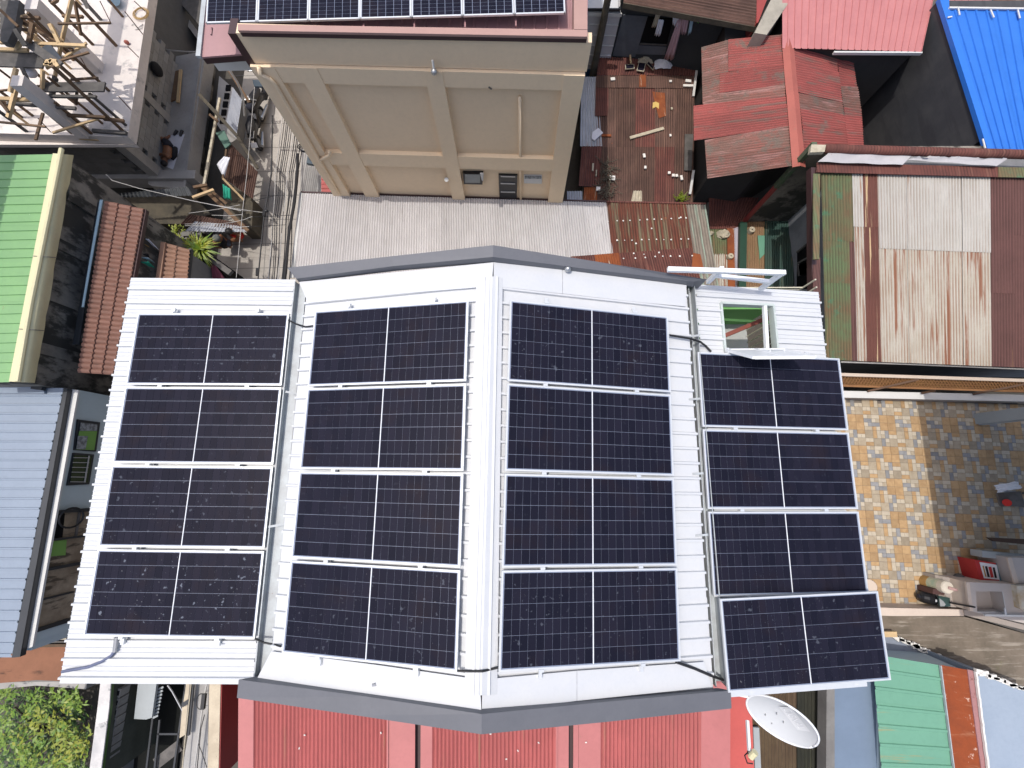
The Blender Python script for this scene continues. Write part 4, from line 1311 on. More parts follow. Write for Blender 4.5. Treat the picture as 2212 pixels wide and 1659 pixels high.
def dq(cs, off, mat, name, parent=None, depth=.03):
    pts = [DW('B', c, off) for c in cs]
    bk_ = [p - dnrm * depth for p in pts]
    return MB().add(pts + bk_, [(0, 1, 2, 3), (7, 6, 5, 4), (0, 4, 5, 1), (1, 5, 6, 2), (2, 6, 7, 3), (3, 7, 4, 0)]).build(name, mat, parent or dh)


dq(((515, 250), (925, 275), (715, 945), (338, 930)), .04, m_greywall, 'wall_board')
wd = dq(((925, 285), (1345, 318), (1240, 742), (795, 722)), .03, m_dark, 'window')
dq(((775, 750), (1235, 778), (1205, 912), (730, 900)), .05, m_greywall, 'wall_board')
dq(((800, 722), (1240, 745), (1238, 760), (795, 740)), .08, m_woodd, 'window_sill', wd)
clo = [('shirt', ((1062, 230), (1152, 200), (1062, 440), (985, 440)), m_stone, 'olive shirt hanging leftmost at the dark window'),
       ('shirt', ((1105, 318), (1192, 330), (1132, 590), (1040, 575)), m_whitecloth, 'white shirt with brown stripe hanging inside the dark window'),
       ('shirt', ((1340, 238), (1452, 250), (1420, 442), (1342, 400)), m_whitecloth, 'white shirt hanging just right of the dark window'),
       ('sheet', ((1420, 330), (1530, 270), (1350, 985), (1195, 975)), m_pinkcloth, 'long pale sheet hanging down to the brown roof'),
       ('shirt', ((1502, 258), (1612, 290), (1560, 560), (1478, 560)), m_pinkcloth, 'dusty pink shirt hanging under the eave'),
       ('shirt', ((1642, 268), (1682, 290), (1642, 540), (1590, 572)), m_bluecloth, 'pale blue shirt hanging rightmost under the eave')]


def cloth(name, pts, mat, label, cat, nrm, fold=.05, n=8, m=6):
    A_, B_, C_, D_ = pts
    vs = []
    for j in range(m + 1):
        for i in range(n + 1):
            p = bil(A_, B_, C_, D_, i / n, j / m)
            vs.append(p + nrm * (fold * math.sin(i * 1.9 + j * .4) * (.3 + j / m)))
    mb = MB().add(vs, [(j * (n + 1) + i, j * (n + 1) + i + 1, (j + 1) * (n + 1) + i + 1, (j + 1) * (n + 1) + i) for j in range(m) for i in range(n)])
    o = mb.build(name, mat, label=label, cat=cat, group=None, smooth=True)
    so = o.modifiers.new('thickness', 'SOLIDIFY')
    so.thickness = .012
    return o


for i_, (n_, cs, m_, l_) in enumerate(clo):
    off = .28 + .02 * i_
    cloth(n_, [DW('B', c, off) for c in cs], m_, l_, 'clothes', dnrm, .04)
for cs in (((1020, 225), (1080, 190), (1130, 180)), ((1720, 320), (1770, 390), (1745, 310))):
    MB().tube([DW('B', c, .35) for c in cs], .012).build('hanger', M('green plastic', (.08, .5, .04), .4), label='green plastic hanger at the ' + ('left' if cs[0][0] < 1500 else 'right') + ' end of the washing', cat='hanger')

# white and blue house and the pole left of it
wb = thing('house', 'white boarded house with deep blue base seen in the gap beside the tan building', 'house', P((1290, 100), 0))
w0, w1 = P((1262, 27), 4.2), P((1341, 30), 4.2)
MB().prism([w0 + Vector((0, 3, 0)), w1 + Vector((0, 3, 0)), w1, w0], 2.2).build('wall', m_whitewall, wb)
MB().prism([w0 + Vector((0, 3, -2)), w1 + Vector((0, 3, -2)), w1 + Vector((0, -.02, -2)), w0 + Vector((0, -.02, -2))], 0).build('base_wall', m_bluewall, wb)
for k_ in range(1, 6):
    MB().bar(Vector((w0.x, w0.y - .012, 4.2 - k_ * .36)), Vector((w1.x, w1.y - .012, 4.2 - k_ * .36)), .02, .02).build('board_joint', m_soffit, wb)
MB().plate([P((1255, 20), 4.25), P((1340, 24), 4.25), P((1344, 30), 4.25), P((1255, 28), 4.25)], .1).build('eave_board', m_soffit, wb)
MB().plate([P((1255, -30), 4.5), P((1336, -30), 4.5), P((1336, 17), 4.4), P((1255, 17), 4.4)], .05).build('roof', m_whitef, wb)
MB().bar(P((1255, 18.5), 4.35), P((1340, 20), 4.35), .09, .08).build('roof_gutter', m_fascia, wb)
pb = P((1281, 160), 2.3)
pt = vert_top(pb, (1323, -20))
MB().tube([Vector((pb.x, pb.y, 0)), pt], [.13, .10], 10).build('utility_pole', m_pole, label='dark weathered wooden pole between the tan building and the dark house', cat='pole')
pb2 = P((1284, 118), 2.8)
pt2 = vert_top(pb2, (1301, 33))
MB().tube([Vector((pb2.x, pb2.y, 0)), pt2], .03, 8).build('water_pipe', m_bluewall, label='thin dark pipe standing beside the weathered pole', cat='pipe')
crumple('cloth_scrap', m_whitecloth, 'B', ((180, 860), (310, 880), (310, 930), (240, 930)), 2.75, .1, 'white rag caught on the roof corner beside the pole', 'rag', 5)

# ------------------------------------------------------------------ red hipped roof
hr = thing('house', 'house under a patched faded red corrugated roof with a broad ridge', 'house', P((1690, 230), 0))
zr_, ze = 4.95, 4.35


def DQ(x, y, zz):
    return P(px('d', x, y), zz)


def EQ(x, y, zz):
    return P(px('e', x, y), zz)


rT, rBm = DQ(1840, 285, zr_), DQ(1935, 1390, zr_)
# left slope in three fields with their own stepped outline; corrugations run from the ridge to the eave
fields = [((1395, 330), (1845, 290), (1858, 540), (1395, 590), m_hipred, 0), ((1172, 395), (1392, 335), (1395, 600), (1178, 640), m_hipred2, .0),
          ((1178, 640), (1395, 590), (1405, 800), (1183, 860), m_hipred2, 0), ((1325, 610), (1858, 535), (1865, 700), (1325, 770), m_hipred, .015),
          ((1183, 800), (1865, 700), (1870, 800), (1190, 880), m_hipred2, .005), ((1107, 880), (1870, 790), (1885, 890), (1107, 985), m_hipred, .01),
          ((1108, 985), (1890, 885), (1900, 1050), (1110, 1165), m_hipred, .02), ((1200, 1165), (1905, 1045), (1918, 1220), (1210, 1310), m_hipred2, .008),
          ((1210, 1305), (1918, 1215), (1925, 1375), (1222, 1482), m_hipred2, .014)]
for a_, b_, c_, d_, m_, lf in fields:
    fa = lambda pt: ze + (zr_ - ze) * max(0, min(1, (pt[0] - 1100) / 760.0)) + lf
    A_, B_, C_, D_ = [DQ(*p_, fa(p_)) for p_ in (a_, b_, c_, d_)]
    sheets(hr, A_, D_, C_, B_, .076, .012, SINE, .8, m_, wob=.005)
fieldsR = [((290, 300), (660, 430), (670, 610), (310, 530), m_hipred), ((310, 525), (675, 605), (705, 850), (330, 765), m_hipred), ((330, 735), (700, 820), (720, 960), (350, 890), m_hipred2), ((350, 885), (720, 955), (745, 1085), (370, 1040), m_hipred),
           ((370, 1035), (745, 1080), (760, 1300), (385, 1300), m_hipred), ((655, 430), (795, 495), (830, 730), (690, 720), m_hipred), ((690, 715), (832, 725), (862, 920), (715, 900), m_hipred2), ((715, 895), (862, 915), (885, 1300), (755, 1300), m_hipred)]
for a_, b_, c_, d_, m_ in fieldsR:
    fz = lambda pt: zr_ - (zr_ - ze) * max(0, min(1, (pt[0] - 290) / 590.0))
    A_, B_, C_, D_ = [EQ(*p_, fz(p_)) for p_ in (a_, b_, c_, d_)]
    sheets(hr, A_, D_, C_, B_, .076, .012, SINE, .8, m_, wob=.005, lift=random.uniform(0, .012))
cp0, cp1 = DQ(1835, 282, zr_ + .03), DQ(1925, 1390, zr_ + .03)
cq0, cq1 = DQ(1932, 290, zr_ + .03), DQ(2035, 1390, zr_ + .03)
ct0, ct1 = lerp(cp0, cq0, .5) + Vector((0, 0, .06)), lerp(cp1, cq1, .5) + Vector((0, 0, .06))
MB().quad(cp0, ct0, lerp(ct0, ct1, .47), lerp(cp0, cp1, .47)).quad(ct0, cq0, lerp(cq0, cq1, .47), lerp(ct0, ct1, .47)).build('ridge_cap', m_redcap, hr)
up_ = Vector((0, 0, .012))
MB().quad(lerp(cp0, cp1, .46) + up_, lerp(ct0, ct1, .46) + up_, ct1 + up_, cp1 + up_).quad(lerp(ct0, ct1, .46) + up_, lerp(cq0, cq1, .46) + up_, cq1 + up_, ct1 + up_).build('ridge_cap', m_redcap, hr)
MB().prism([Vector((p.x, p.y, ze - .1)) for p in (P((1516, 150), 2.5), P((1516, 405), 2.5), P((1600, 418), 2.5), P((1740, 330), 2.5), P((1770, 150), 2.5))], 0).build('wall', M('dark hut wall', (.05, .045, .042), .9), hr)

# ------------------------------------------------------------------ pink ribbed roof and neighbours
pk = thing('house', 'house under a pale pink ribbed metal roof with rust blisters at the top', 'house', P((1850, 40), 0))
z0 = 5.0
sheets(pk, P((1690, -90), z0 + .3), P((2035, -90), z0 + .3), P((1990, 112), z0), P((1690, 104), z0), .20, .025, RIB, .8, m_pink)
MB().bar(P((1800, 114.5), z0 - .04), P((1990, 115.5), z0 - .04), .05, .08).build('fascia_board', m_soffit, pk)
body(pk, [P((1700, -80), z0), P((2030, -80), z0), P((1985, 100), z0), P((1700, 95), z0)], 0, M('dark hut wall', (.05, .045, .042), .9), .15)
corr(MB(), P((2050, -60), z0), P((2142, -60), z0), P((2142, 17), z0), P((2050, 17), z0), .20, .025, RIB).build('roof_sheet', m_pink, pk)
pr2 = thing('house', 'corner of a streaky rusted roof in the top right corner behind the blue roof', 'house', P((2180, 5), 0))
corr(MB(), P((2260, -60), 4.9), P((2260, 20), 4.9), P((2146, 20), 4.9), P((2142, -60), 4.9), .1, .014, SINE).build('roof_sheet', m_orange, pr2)
body(pr2, [P((2260, -60), 4.9), P((2260, 20), 4.9), P((2146, 20), 4.9), P((2142, -60), 4.9)], 0, m_concd, .1)
cw_ = thing('parapet_wall', 'pale cracked concrete wall top running up beside the pink roof', 'wall', P((1665, 40), 0))
MB().prism([P(u, 5.15) for u in ((1630, 71), (1656, 75), (1712, -6), (1668, -6))], 4.2).build('wall', M('pale cracked concrete', (.36, .33, .27), .9, (.25, .23, .19), 2.5, .8, spots=((.14, .13, .11), 5, .62, .68)), cw_)
ml = thing('lean_to', 'dark red roof wedge between the washing house and the pale wall', 'roof', P((1650, 20), 0))
MB().prism([P(u, 4.9) for u in ((1635, -20), (1664, -20), (1638, 48), (1634, 50))], 0).build('roof_sheet', m_reddark, ml)
# scraps in the dark yard
MB().plate([P(px('e', *c), 2.5) for c in ((935, 630), (1070, 590), (1050, 640), (955, 690))], .03).build('tarp', m_bluecloth, label='pale blue tarp scrap in the dark yard below the pink roof', cat='tarp')
bt_ = thing('batten_frame', 'broken frame of thin pale battens in the dark yard below the pink roof', 'frame', P(px('e', 870, 715), 2.4))
for a_, b_ in (((830, 720), (935, 620)), ((870, 715), (1020, 720)), ((865, 775), (960, 780)), ((880, 770), (865, 715))):
    MB().bar(P(px('e', *a_), 2.4), P(px('e', *b_), 2.4), .05).build('batten', m_woodp, bt_)
MB().prism([P(px('e', *c), 3.2) for c in ((800, 480), (1000, 470), (850, 720), (810, 720))], 0).build('grey_shed', M('dark grey sheet', (.10, .105, .115), .7), label='dark grey flat shed below the pink roof', cat='shed')

# ------------------------------------------------------------------ blue roof with the black wall
bl = thing('house', 'house with a bright blue ribbed roof and a black rendered side wall', 'house', P((2130, 150), 0))
z0 = 5.45
bl0, bl1 = P(px('e', 1502, -10), z0), P(px('e', 1902, 1248), z0)
bt1 = P(px('e', 2700, 75), z0)
b2 = P(px('e', 2700, 1262), z0)
bt0 = P(px('e', 1595, 68), z0)
w_a, w_b = bl0 + Vector((.03, .0, -.05)), bl1 + Vector((.03, .0, -.05))
w_b = lerp(w_a, w_b, (8.42 - w_a.y) / (w_b.y - w_a.y))
MB().prism([w_a, w_b, Vector((b2.x, w_b.y, z0 - .05)), Vector((b2.x, w_a.y, z0 - .05))], 0).build('wall', m_black, bl)
sheets(bl, bt0 + Vector((-.12, 0, .0)), bt1, b2, P(px('e', 1935, 1250), z0), .23, .03, RIB, .92, m_blue)
MB().plate([bl0 + Vector((0, 0, .03)), P(px('e', 1592, -10), z0 + .03), P(px('e', 1592, 60), z0 + .03), P(px('e', 1965, 1252), z0 + .03), bl1 + Vector((0, 0, .03))], .12).build('edge_trim', m_bluetrim, bl)
MB().bar(P(px('e', 1590, 66), z0 + .05), P(px('e', 2700, 80), z0 + .05), .05, .04).build('ridge_trim', m_soffit, bl)
for a_, b_ in (((1665, 60), (1678, 125)), ((1935, 80), (1962, 145)), ((2160, 80), (2178, 152)), ((1580, 145), (1615, 138)), ((1870, 1152), (1890, 1230))):
    MB().bar(P(px('e', *a_), z0 + .07), P(px('e', *b_), z0 + .07), .035, .02).build('sealant_strip', m_soffit, bl)

# ------------------------------------------------------------------ right house with rusty and white sheets
rh = thing('house', 'right hand house under rusty green, brown and white corrugated sheets', 'house', P((1950, 550), 0))
TL, TR = P((1771, 366), 5.45), P((2330, 388), 5.45)
BLc, BR = P((1783, 777), 4.8), P((2330, 799), 4.8)
m_wsheet = M('cream corrugated iron', (.43, .415, .385), .65, (.375, .36, .325), 2, .6, uv=True, streak=((.27, .12, .055), .85, .61, .70), sxy=(13, .33), spots=((.25, .13, .07), 14, .73, .76), valley=((.22, .17, .13), .8, .072))
m_wsheet2 = M('cream rust streaked iron', (.43, .405, .35), .7, (.37, .335, .27), 2, .7, uv=True, streak=((.21, .075, .035), .95, .53, .60), sxy=(13, .25), spots=((.22, .08, .035), 9, .70, .74), valley=((.21, .10, .055), .9, .072))
m_grsheet = M('green rust iron', (.115, .165, .085), .85, (.16, .10, .06), 1.1, .95, uv=True, streak=((.20, .12, .07), .6, .52, .64), sxy=(11, .6), spots=((.07, .17, .10), 2.4, .55, .68), rnd=.1, spec=.2, valley=((.07, .07, .04), .8, .072))
m_brsheet = M('purple brown iron', (.135, .068, .062), .85, (.11, .058, .052), 1.5, .8, uv=True, streak=((.27, .16, .09), .6, .66, .74), sxy=(13, .4), rnd=.08, spec=.2, valley=((.06, .032, .03), .8, .072))
m_brstripe = M('brown iron with cream streaks', (.14, .06, .048), .85, (.11, .05, .04), 1.5, .8, uv=True, streak=((.52, .40, .24), .95, .58, .63), sxy=(13, .22), spec=.2)


def sec(s0, s1, t0, t1, mat, pitch=.072, amp=.017, lift=0, w=.72, jit=0):
    sheets(rh, TL, TR, BR, BLc, pitch, amp, SINE, w, mat, s0=s0, s1=s1, t0=t0, t1=t1, lift=lift, jit=jit)


sec(-.005, .124, 0, .38, m_grsheet, lift=.02)
sec(.0, .105, .37, .60, m_grsheet, lift=.012)
sec(.105, .126, .37, 1.0, m_brsheet, lift=.004)
sec(.0, .105, .595, 1.0, m_grsheet, lift=.004)
sec(.124, .166, 0, .30, m_wsheet, lift=.018)
sec(.126, .166, .29, 1.0, m_wsheet2, lift=.008)
sec(.166, .224, 0, .30, m_brstripe, lift=.016)
sec(.166, .224, .29, 1.0, m_brstripe, lift=.006)
sec(.224, .655, 0, .41, m_wsheet, lift=.02)
sec(.224, .655, .40, 1.0, m_wsheet2, lift=.006)
sec(.655, .75, 0, .62, m_brsheet, lift=.022)
sec(.75, .84, 0, .31, m_brsheet, lift=.016)
sec(.655, .75, .61, 1.0, m_brsheet, lift=.01)
sec(.75, .84, .30, 1.0, m_brsheet, lift=.008)
sec(.84, 1.0, 0, 1.0, m_brsheet, lift=.002)
MB().plate([P(u, 5.5) for u in ((1757, 366), (1772, 366), (1770, 560), (1757, 560))], .03).build('verge_flashing', m_grsheet, rh)
MB().plate([P(u, 5.22) for u in ((1757, 556), (1772, 556), (1773, 690), (1756, 690))], .03).build('verge_flashing', m_brsheet, rh)
MB().bar(P((1752, 366), 5.42), P((1754, 660), 5.0), .12, .2).build('barge_board', m_copingd, rh)
MB().plate([P(px('m', *c), 5.56) for c in ((495, 243), (1995, 276), (1995, 362), (488, 322))], .02).build('ridge_flashing', m_maroon, rh)
MB().plate([P(px('m', *c), 5.56) for c in ((2000, 278), (2500, 290), (2500, 372), (2000, 362))], .02).build('ridge_flashing', m_grsheet, rh)
MB().tube([P(px('m', *c), 5.72) for c in ((560, 128), (1300, 150), (2100, 172), (2700, 190))], .11, 12).build('pipe_gutter', m_maroon, rh, smooth=True)


def peel(cs, name):
    A_, B_, C_, D_ = [P(px('m', *c), 5.66) for c in cs]
    n, m = 22, 4
    vs = []
    for j in range(m + 1):
        for i in range(n + 1):
            p = bil(A_, B_, C_, D_, i / n, j / m)
            if j == 0:
                p = p + Vector((0, random.uniform(-.05, .06), 0))
            vs.append(p + Vector((0, 0, .06 * (1 - j / m) ** 2 + .012 * math.sin(i * .7))))
    MB().add(vs, [(j * (n + 1) + i, j * (n + 1) + i + 1, (j + 1) * (n + 1) + i + 1, (j + 1) * (n + 1) + i) for j in range(m) for i in range(n)]).build(name, M('peeled zinc', (.46, .45, .46), .5, (.36, .35, .36), 2, .6, uv=False, spots=((.22, .10, .06), 5, .66, .72)), rh)


peel(((590, 168), (1310, 150), (1205, 262), (500, 236)), 'peeled_flashing')
peel(((1290, 205), (2075, 210), (1985, 272), (1245, 220)), 'peeled_flashing')
MB().plate([P(px('m', *c), 5.85) for c in ((450, 92), (570, 95), (558, 152), (438, 158))], .10).build('beam_end', m_stone, rh)
# fire wall under the pipe, and the house wall set back under the eave
fx0 = P((1754, 318), 5.5)
MB().prism([Vector((fx0.x, fx0.y + .06, 5.45)), Vector((17, fx0.y + .06, 5.45)), Vector((17, fx0.y, 5.45)), Vector((fx0.x, fx0.y, 5.45))], 0).build('fire_wall', m_mould, rh)
MB().bar(Vector((fx0.x - .03, fx0.y - .03, 5.65)), Vector((fx0.x - .03, fx0.y - .03, 3.9)), .13).build('wall_edge', M('mossy green board', (.06, .105, .05), .8, (.12, .12, .09), 5, .8), rh)
MB().bar(Vector((fx0.x - .03, fx0.y - .03, 3.9)), Vector((fx0.x - .03, fx0.y - .03, 1.6)), .10).build('wall_edge', m_reddark, rh)
cn = P((1702, 479), 2.0)
MB().prism([Vector((cn.x, fx0.y - .005, 5.2)), Vector((17, fx0.y - .005, 5.2)), Vector((17, BLc.y + .3, 4.6)), Vector((cn.x, BLc.y + .3, 4.6))], 0).build('wall', M('grey mottled wall', (.27, .28, .30), .9, (.18, .185, .20), 1.6, .8), rh)
ow = rh
wpts = [PX(px('l', *c), cn.x - .02) for c in ((1215, 545), (1308, 468), (1308, 850), (1210, 845))]
wv_ = MB().add(wpts + [p + Vector((.05, 0, 0)) for p in wpts], [(0, 1, 2, 3), (7, 6, 5, 4), (0, 4, 5, 1), (1, 5, 6, 2), (2, 6, 7, 3), (3, 7, 4, 0)]).build('window', m_dark, rh)
for cs in (((1215, 545), (1308, 468)), ((1222, 635), (1305, 590)), ((1222, 640), (1232, 740))):
    MB().bar(PX(px('l', *cs[0]), cn.x - .06), PX(px('l', *cs[1]), cn.x - .06), .05).build('window_frame', m_woodd, wv_)
MB().plate([PX(px('l', *c), cn.x - .12) for c in ((1232, 650), (1300, 620), (1290, 720), (1240, 730))], .02).build('window_rag', m_greycloth, wv_)

# low patched lean-to roofs between the row house and the right house
lt_ = thing('lean_to', 'low patched lean-to roofs of rust, green and lavender strips beside the right house', 'roof', P((1640, 540), 0))
zl = 2.0


def LQ(x, y, zz=zl):
    return P(px('l', x, y), zz)


def lsec(cs, mat, pitch=.076, amp=.012, lift=0, prof=SINE):
    A_, B_, C_, D_ = [LQ(*c, zl + lift) for c in cs]
    corr(MB(), A_, B_, C_, D_, pitch, amp, prof, wob=.004, nt=3).build('roof_sheet', mat, lt_)


lsec(((480, 90), (900, 90), (775, 350), (485, 350)), m_maroon, lift=.05)
lsec(((480, 340), (645, 340), (645, 560), (497, 560)), m_grsheet, lift=.02)
lsec(((500, 555), (645, 555), (650, 1000), (505, 1000)), m_wsheet2, lift=.0)
lsec(((440, 300), (500, 300), (520, 1000), (450, 1000)), m_mossroof, lift=-.05)
for cs, mt_ in ((((635, 345), (700, 345), (725, 1000), (645, 1000)), m_orange), (((692, 345), (755, 325), (735, 1000), (705, 1000)), M('lavender paint', (.40, .37, .42), .7, (.33, .3, .34), 3))):
    MB().plate([LQ(*c, zl + .06) for c in cs], .02).build('flashing', mt_, lt_)
MB().bar(LQ(765, 300, zl + .2), LQ(752, 1000, zl + .2), .22, .12).build('beam', M('dark green paint', (.015, .055, .035), .5), lt_)
lsec(((783, 290), (950, 290), (945, 1000), (775, 1000)), M('tan rust iron', (.24, .15, .085), .85, (.19, .12, .07), 2, .8, uv=True, streak=((.14, .19, .09), .7, .55, .68), sxy=(11, .5), spec=.2), lift=.0)
lsec(((945, 285), (1190, 285), (1190, 1000), (942, 1000)), M('dark green iron', (.014, .05, .04), .6, (.03, .05, .035), 2, .8, uv=True, streak=((.20, .16, .09), .8, .60, .70), sxy=(9, .5)), lift=.0)
MB().plate([LQ(*c, zl + .045) for c in ((888, 405), (946, 405), (944, 560), (905, 600))], .01).build('patch', m_mint, lt_)
body(lt_, [LQ(485, 110), LQ(860, 110), LQ(1180, 300), LQ(1180, 990), LQ(505, 990)], 0, m_concd, .12)
for i_, (x_, y_, r_, nm_, lb2) in enumerate(((835, 362, 27, 'concrete_plug', 'round concrete weight on the tan lean-to sheet near the dark corner'), (660, 580, 25, 'concrete_plug', 'round concrete weight on the orange strip of the lean-to'))):
    c_ = LQ(x_, y_, zl + .1)
    rr2 = r_ * .26042 / 1006 * 14.5
    e_ = thing(nm_, lb2, 'weight', c_)
    MB().tube([c_ + Vector((0, 0, -.08)), c_ + Vector((0, 0, .06))], [rr2, rr2 * .95], 16).build('block', m_stone, e_)
    MB().tube([c_ + Vector((0, 0, .061)), c_ + Vector((0, 0, .064))], rr2 * .22, 8).build('hole', m_dark, e_)
for x_, y_, r_, lb2 in ((605, 392, .2, 'jagged rock holding down the green lean-to sheet'), (490, 382, .11, 'small rock at the left edge of the green lean-to sheet')):
    c_ = LQ(x_, y_, zl + .1)
    mb = MB().ball(c_, r_ * 1.1, r_ * .8, r_ * .6, 7, 5)
    for v in mb.v:
        v += Vector([random.uniform(-.03, .03) for _ in range(3)])
    mb.build('rock', m_stone, label=lb2, cat='rock')

# ------------------------------------------------------------------ red roof at the bottom edge
rd = thing('house', 'house under a red painted corrugated roof along the bottom edge of the picture', 'house', P((1040, 1600), 0))
z0 = 5.95
VT, VB = 1470, 1740


def RX(u, v, dz=0):
    return P((u, v), z0 + dz)


for u0, u1, kind_ in ((515, 548, 'f'), (548, 836, 'c'), (836, 897, 'f'), (909, 934, 'f'), (934, 1201, 'c'), (1201, 1229, 'f'), (1239, 1250, 'f'), (1250.5, 1298, 'f'), (1298, 1515, 'c'), (1515, 1578, 'f')):
    if kind_ == 'c':
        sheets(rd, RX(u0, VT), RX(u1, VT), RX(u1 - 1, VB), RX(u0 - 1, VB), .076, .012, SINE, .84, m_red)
    else:
        MB().plate([RX(u0, VT, .02), RX(u1, VT, .02), RX(u1 - 1, VB, .02), RX(u0 - 1, VB, .02)], .03).build('flashing', m_redflat, rd)
for u0, u1 in ((897, 909), (1229, 1239)):
    MB().plate([RX(u0, VT, -.10), RX(u1, VT, -.10), RX(u1 - 1, VB, -.10), RX(u0 - 1, VB, -.10)], .03).build('valley', m_copingd, rd)
for a_, b_ in ((836, 1.0), (1201, 1.0)):
    MB().bar(RX(a_ + 2, VT, .03), RX(a_ + 1, VB, .03), .03, .03).build('flashing_fold', m_redflat, rd)
MB().prism([RX(517, VT, -.14), RX(1576, VT, -.14), RX(1576, VB, -.14), RX(516, VB, -.14)], 0).build('wall', m_reddark, rd)
nm = MB()
for k_ in range(9):
    c_ = RX(random.uniform(520, 1570), random.uniform(1560, 1655), .03)
    nm.box(c_, .02, .035, .008, random.uniform(0, 3))
nm.build('droppings', m_litter, rd, kind='stuff')
# lower red ledge on its right, brown and dark iron roofs under the dish
rl_ = thing('lean_to', 'lower red strip roof in the shade right of the red corrugated roof', 'roof', P((1600, 1580), 0))
MB().prism([P((1575, 1470), 5.1), P((1622, 1470), 5.1), P((1632, 1740), 5.1), P((1575, 1740), 5.1)], 4.7).build('roof_sheet', M('bright red ledge paint', (.50, .09, .075), .6, (.42, .075, .065), 2, .6), rl_)
bd = thing('house', 'low house under brown and blackish corrugated sheets behind the satellite dish', 'house', P((1710, 1570), 0))
z0 = 4.4
sheets(bd, P((1620, 1470), z0), P((1721, 1470), z0), P((1721, 1740), z0), P((1620, 1740), z0), .076, .013, SINE, .6, M('olive brown iron', (.105, .075, .045), .9, (.075, .05, .033), 2, .8, uv=True, streak=((.16, .11, .075), .7, .52, .66), sxy=(12, .4), spots=((.5, .42, .25), 15, .745, .76), rnd=.1, spec=.2), wob=.005)
sheets(bd, P((1721, 1470), z0 - .03), P((1790, 1470), z0 - .03), P((1790, 1740), z0 - .03), P((1721, 1740), z0 - .03), .076, .013, SINE, .6, M('blackish iron', (.035, .035, .026), .9, (.022, .024, .02), 2, .8, uv=True, streak=((.07, .075, .045), .7, .55, .68), sxy=(12, .4), spots=((.4, .35, .25), 15, .755, .77), rnd=.1, spec=.2), wob=.005)
MB().bar(P((1632, 1570), z0 + .1), P((1640, 1740), z0 + .1), .13, .06).build('edge_board', m_cyl, bd)
body(bd, [P((1620, 1480), z0), P((1790, 1480), z0), P((1790, 1740), z0), P((1620, 1740), z0)], 0, m_concd, .15)
bs = thing('house', 'house with slate blue slab, mint ribbed roof and rusty plate in the lower right corner', 'house', P((1960, 1580), 0))
z0 = 4.9
MB().plate([P(u, z0 - .08) for u in ((1786, 1440), (1803, 1440), (1803, 1740), (1784, 1740))], .3).build('wall_top', m_concd, bs)
MB().prism([P(u, z0 - .2) for u in ((1802, 1440), (1905, 1440), (1915, 1740), (1798, 1740))], 0).build('flat_slab', m_bluestrip, bs)
sheets(bs, P((1884, 1413), z0), P((1910, 1740), z0), P((2072, 1740), z0 + .1), P((2031, 1437), z0 + .1), .345, .022, RIB, 1.04, m_mint)
MB().quad(*[P(u, z0 + .14) for u in ((2031, 1436), (2091, 1447), (2132, 1740), (2070, 1740))]).build('rust_plate', m_rustplate, bs)
MB().bar(P((2031, 1437), z0 + .14), P((2070, 1740), z0 + .14), .02, .05).build('plate_edge', m_gutter, bs)
MB().plate([P(u, z0 + .16) for u in ((2090, 1446), (2107, 1450), (2146, 1740), (2131, 1740))], .03).build('edge_flashing', m_mauvestrip, bs)
pw_ = MB()
prev = None
for k_ in range(15):
    t_ = k_ / 14
    a_ = (2107 + 28 * t_ * 1.25 + random.uniform(-.8, .8), 1450 + 270 * t_)
    pw_.bar(P(a_, z0 + .2), P((2107 + 35 * (k_ + 1) / 14 + random.uniform(-.8, .8), 1450 + 270 * (k_ + 1) / 14), z0 + .2), .035, .05)
pw_.build('mortar_edge', m_litter, bs)
MB().prism([P(u, z0 + .12) for u in ((2108, 1449), (2300, 1522), (2300, 1740), (2147, 1740))], 0).build('flat_slab', m_paleblue, bs)
body(bs, [P((1905, 1440), z0), P((2090, 1452), z0), P((2130, 1740), z0), P((1912, 1740), z0)], 0, m_palewall, .15)

# ------------------------------------------------------------------ tiled patio on the right
PZ = 3.6
pf_ = MB().plate([P((1770, 862), PZ - .02), P((2330, 880), PZ - .02), P((2330, 1330), PZ - .02), P((1770, 1310), PZ - .02)], .12).build('patio_floor', m_grout, kind='structure')
pvo = P((1832, 872), PZ)
cellp = [(0, 0, 2, 2, 'O'), (2, 0, 2, 2, 'O'), (0, 2, 2, 2, 'O'), (2, 2, 2, 2, 'O'),
         (4, 0, 1, 1, 'W'), (5, 0, 1, 1, 'B'), (6, 0, 2, 1, 'W'), (4, 1, 2, 1, 'G'), (6, 1, 1, 1, 'W'), (7, 1, 1, 1, 'B'), (4, 2, 1, 1, 'W'), (5, 2, 1, 1, 'G'), (6, 2, 2, 1, 'G'), (4, 3, 2, 1, 'B'), (6, 3, 1, 1, 'O'), (7, 3, 1, 1, 'W'),
         (0, 4, 1, 1, 'W'), (1, 4, 1, 2, 'G'), (2, 4, 2, 1, 'O'), (2, 5, 1, 1, 'W'), (3, 5, 1, 1, 'W'), (0, 5, 1, 1, 'B'), (0, 6, 1, 2, 'G'), (1, 6, 1, 1, 'W'), (1, 7, 1, 1, 'B'), (2, 6, 2, 2, 'B'),
         (4, 4, 2, 2, 'B'), (6, 4, 1, 2, 'O'), (7, 4, 1, 2, 'W'), (4, 6, 1, 1, 'W'), (5, 6, 1, 1, 'W'), (4, 7, 2, 1, 'O'), (6, 6, 2, 2, 'B')]
HU = .1035
tm_ = dict(O=m_tO, B=m_tB, W=m_tW, G=m_tG)
tmesh = {}
allp = []
ang = rad(-2.0)
ex, ey = Vector((math.cos(ang), math.sin(ang), 0)), Vector((math.sin(ang), -math.cos(ang), 0))
org = pvo - ex * 1.7 - ey * .55
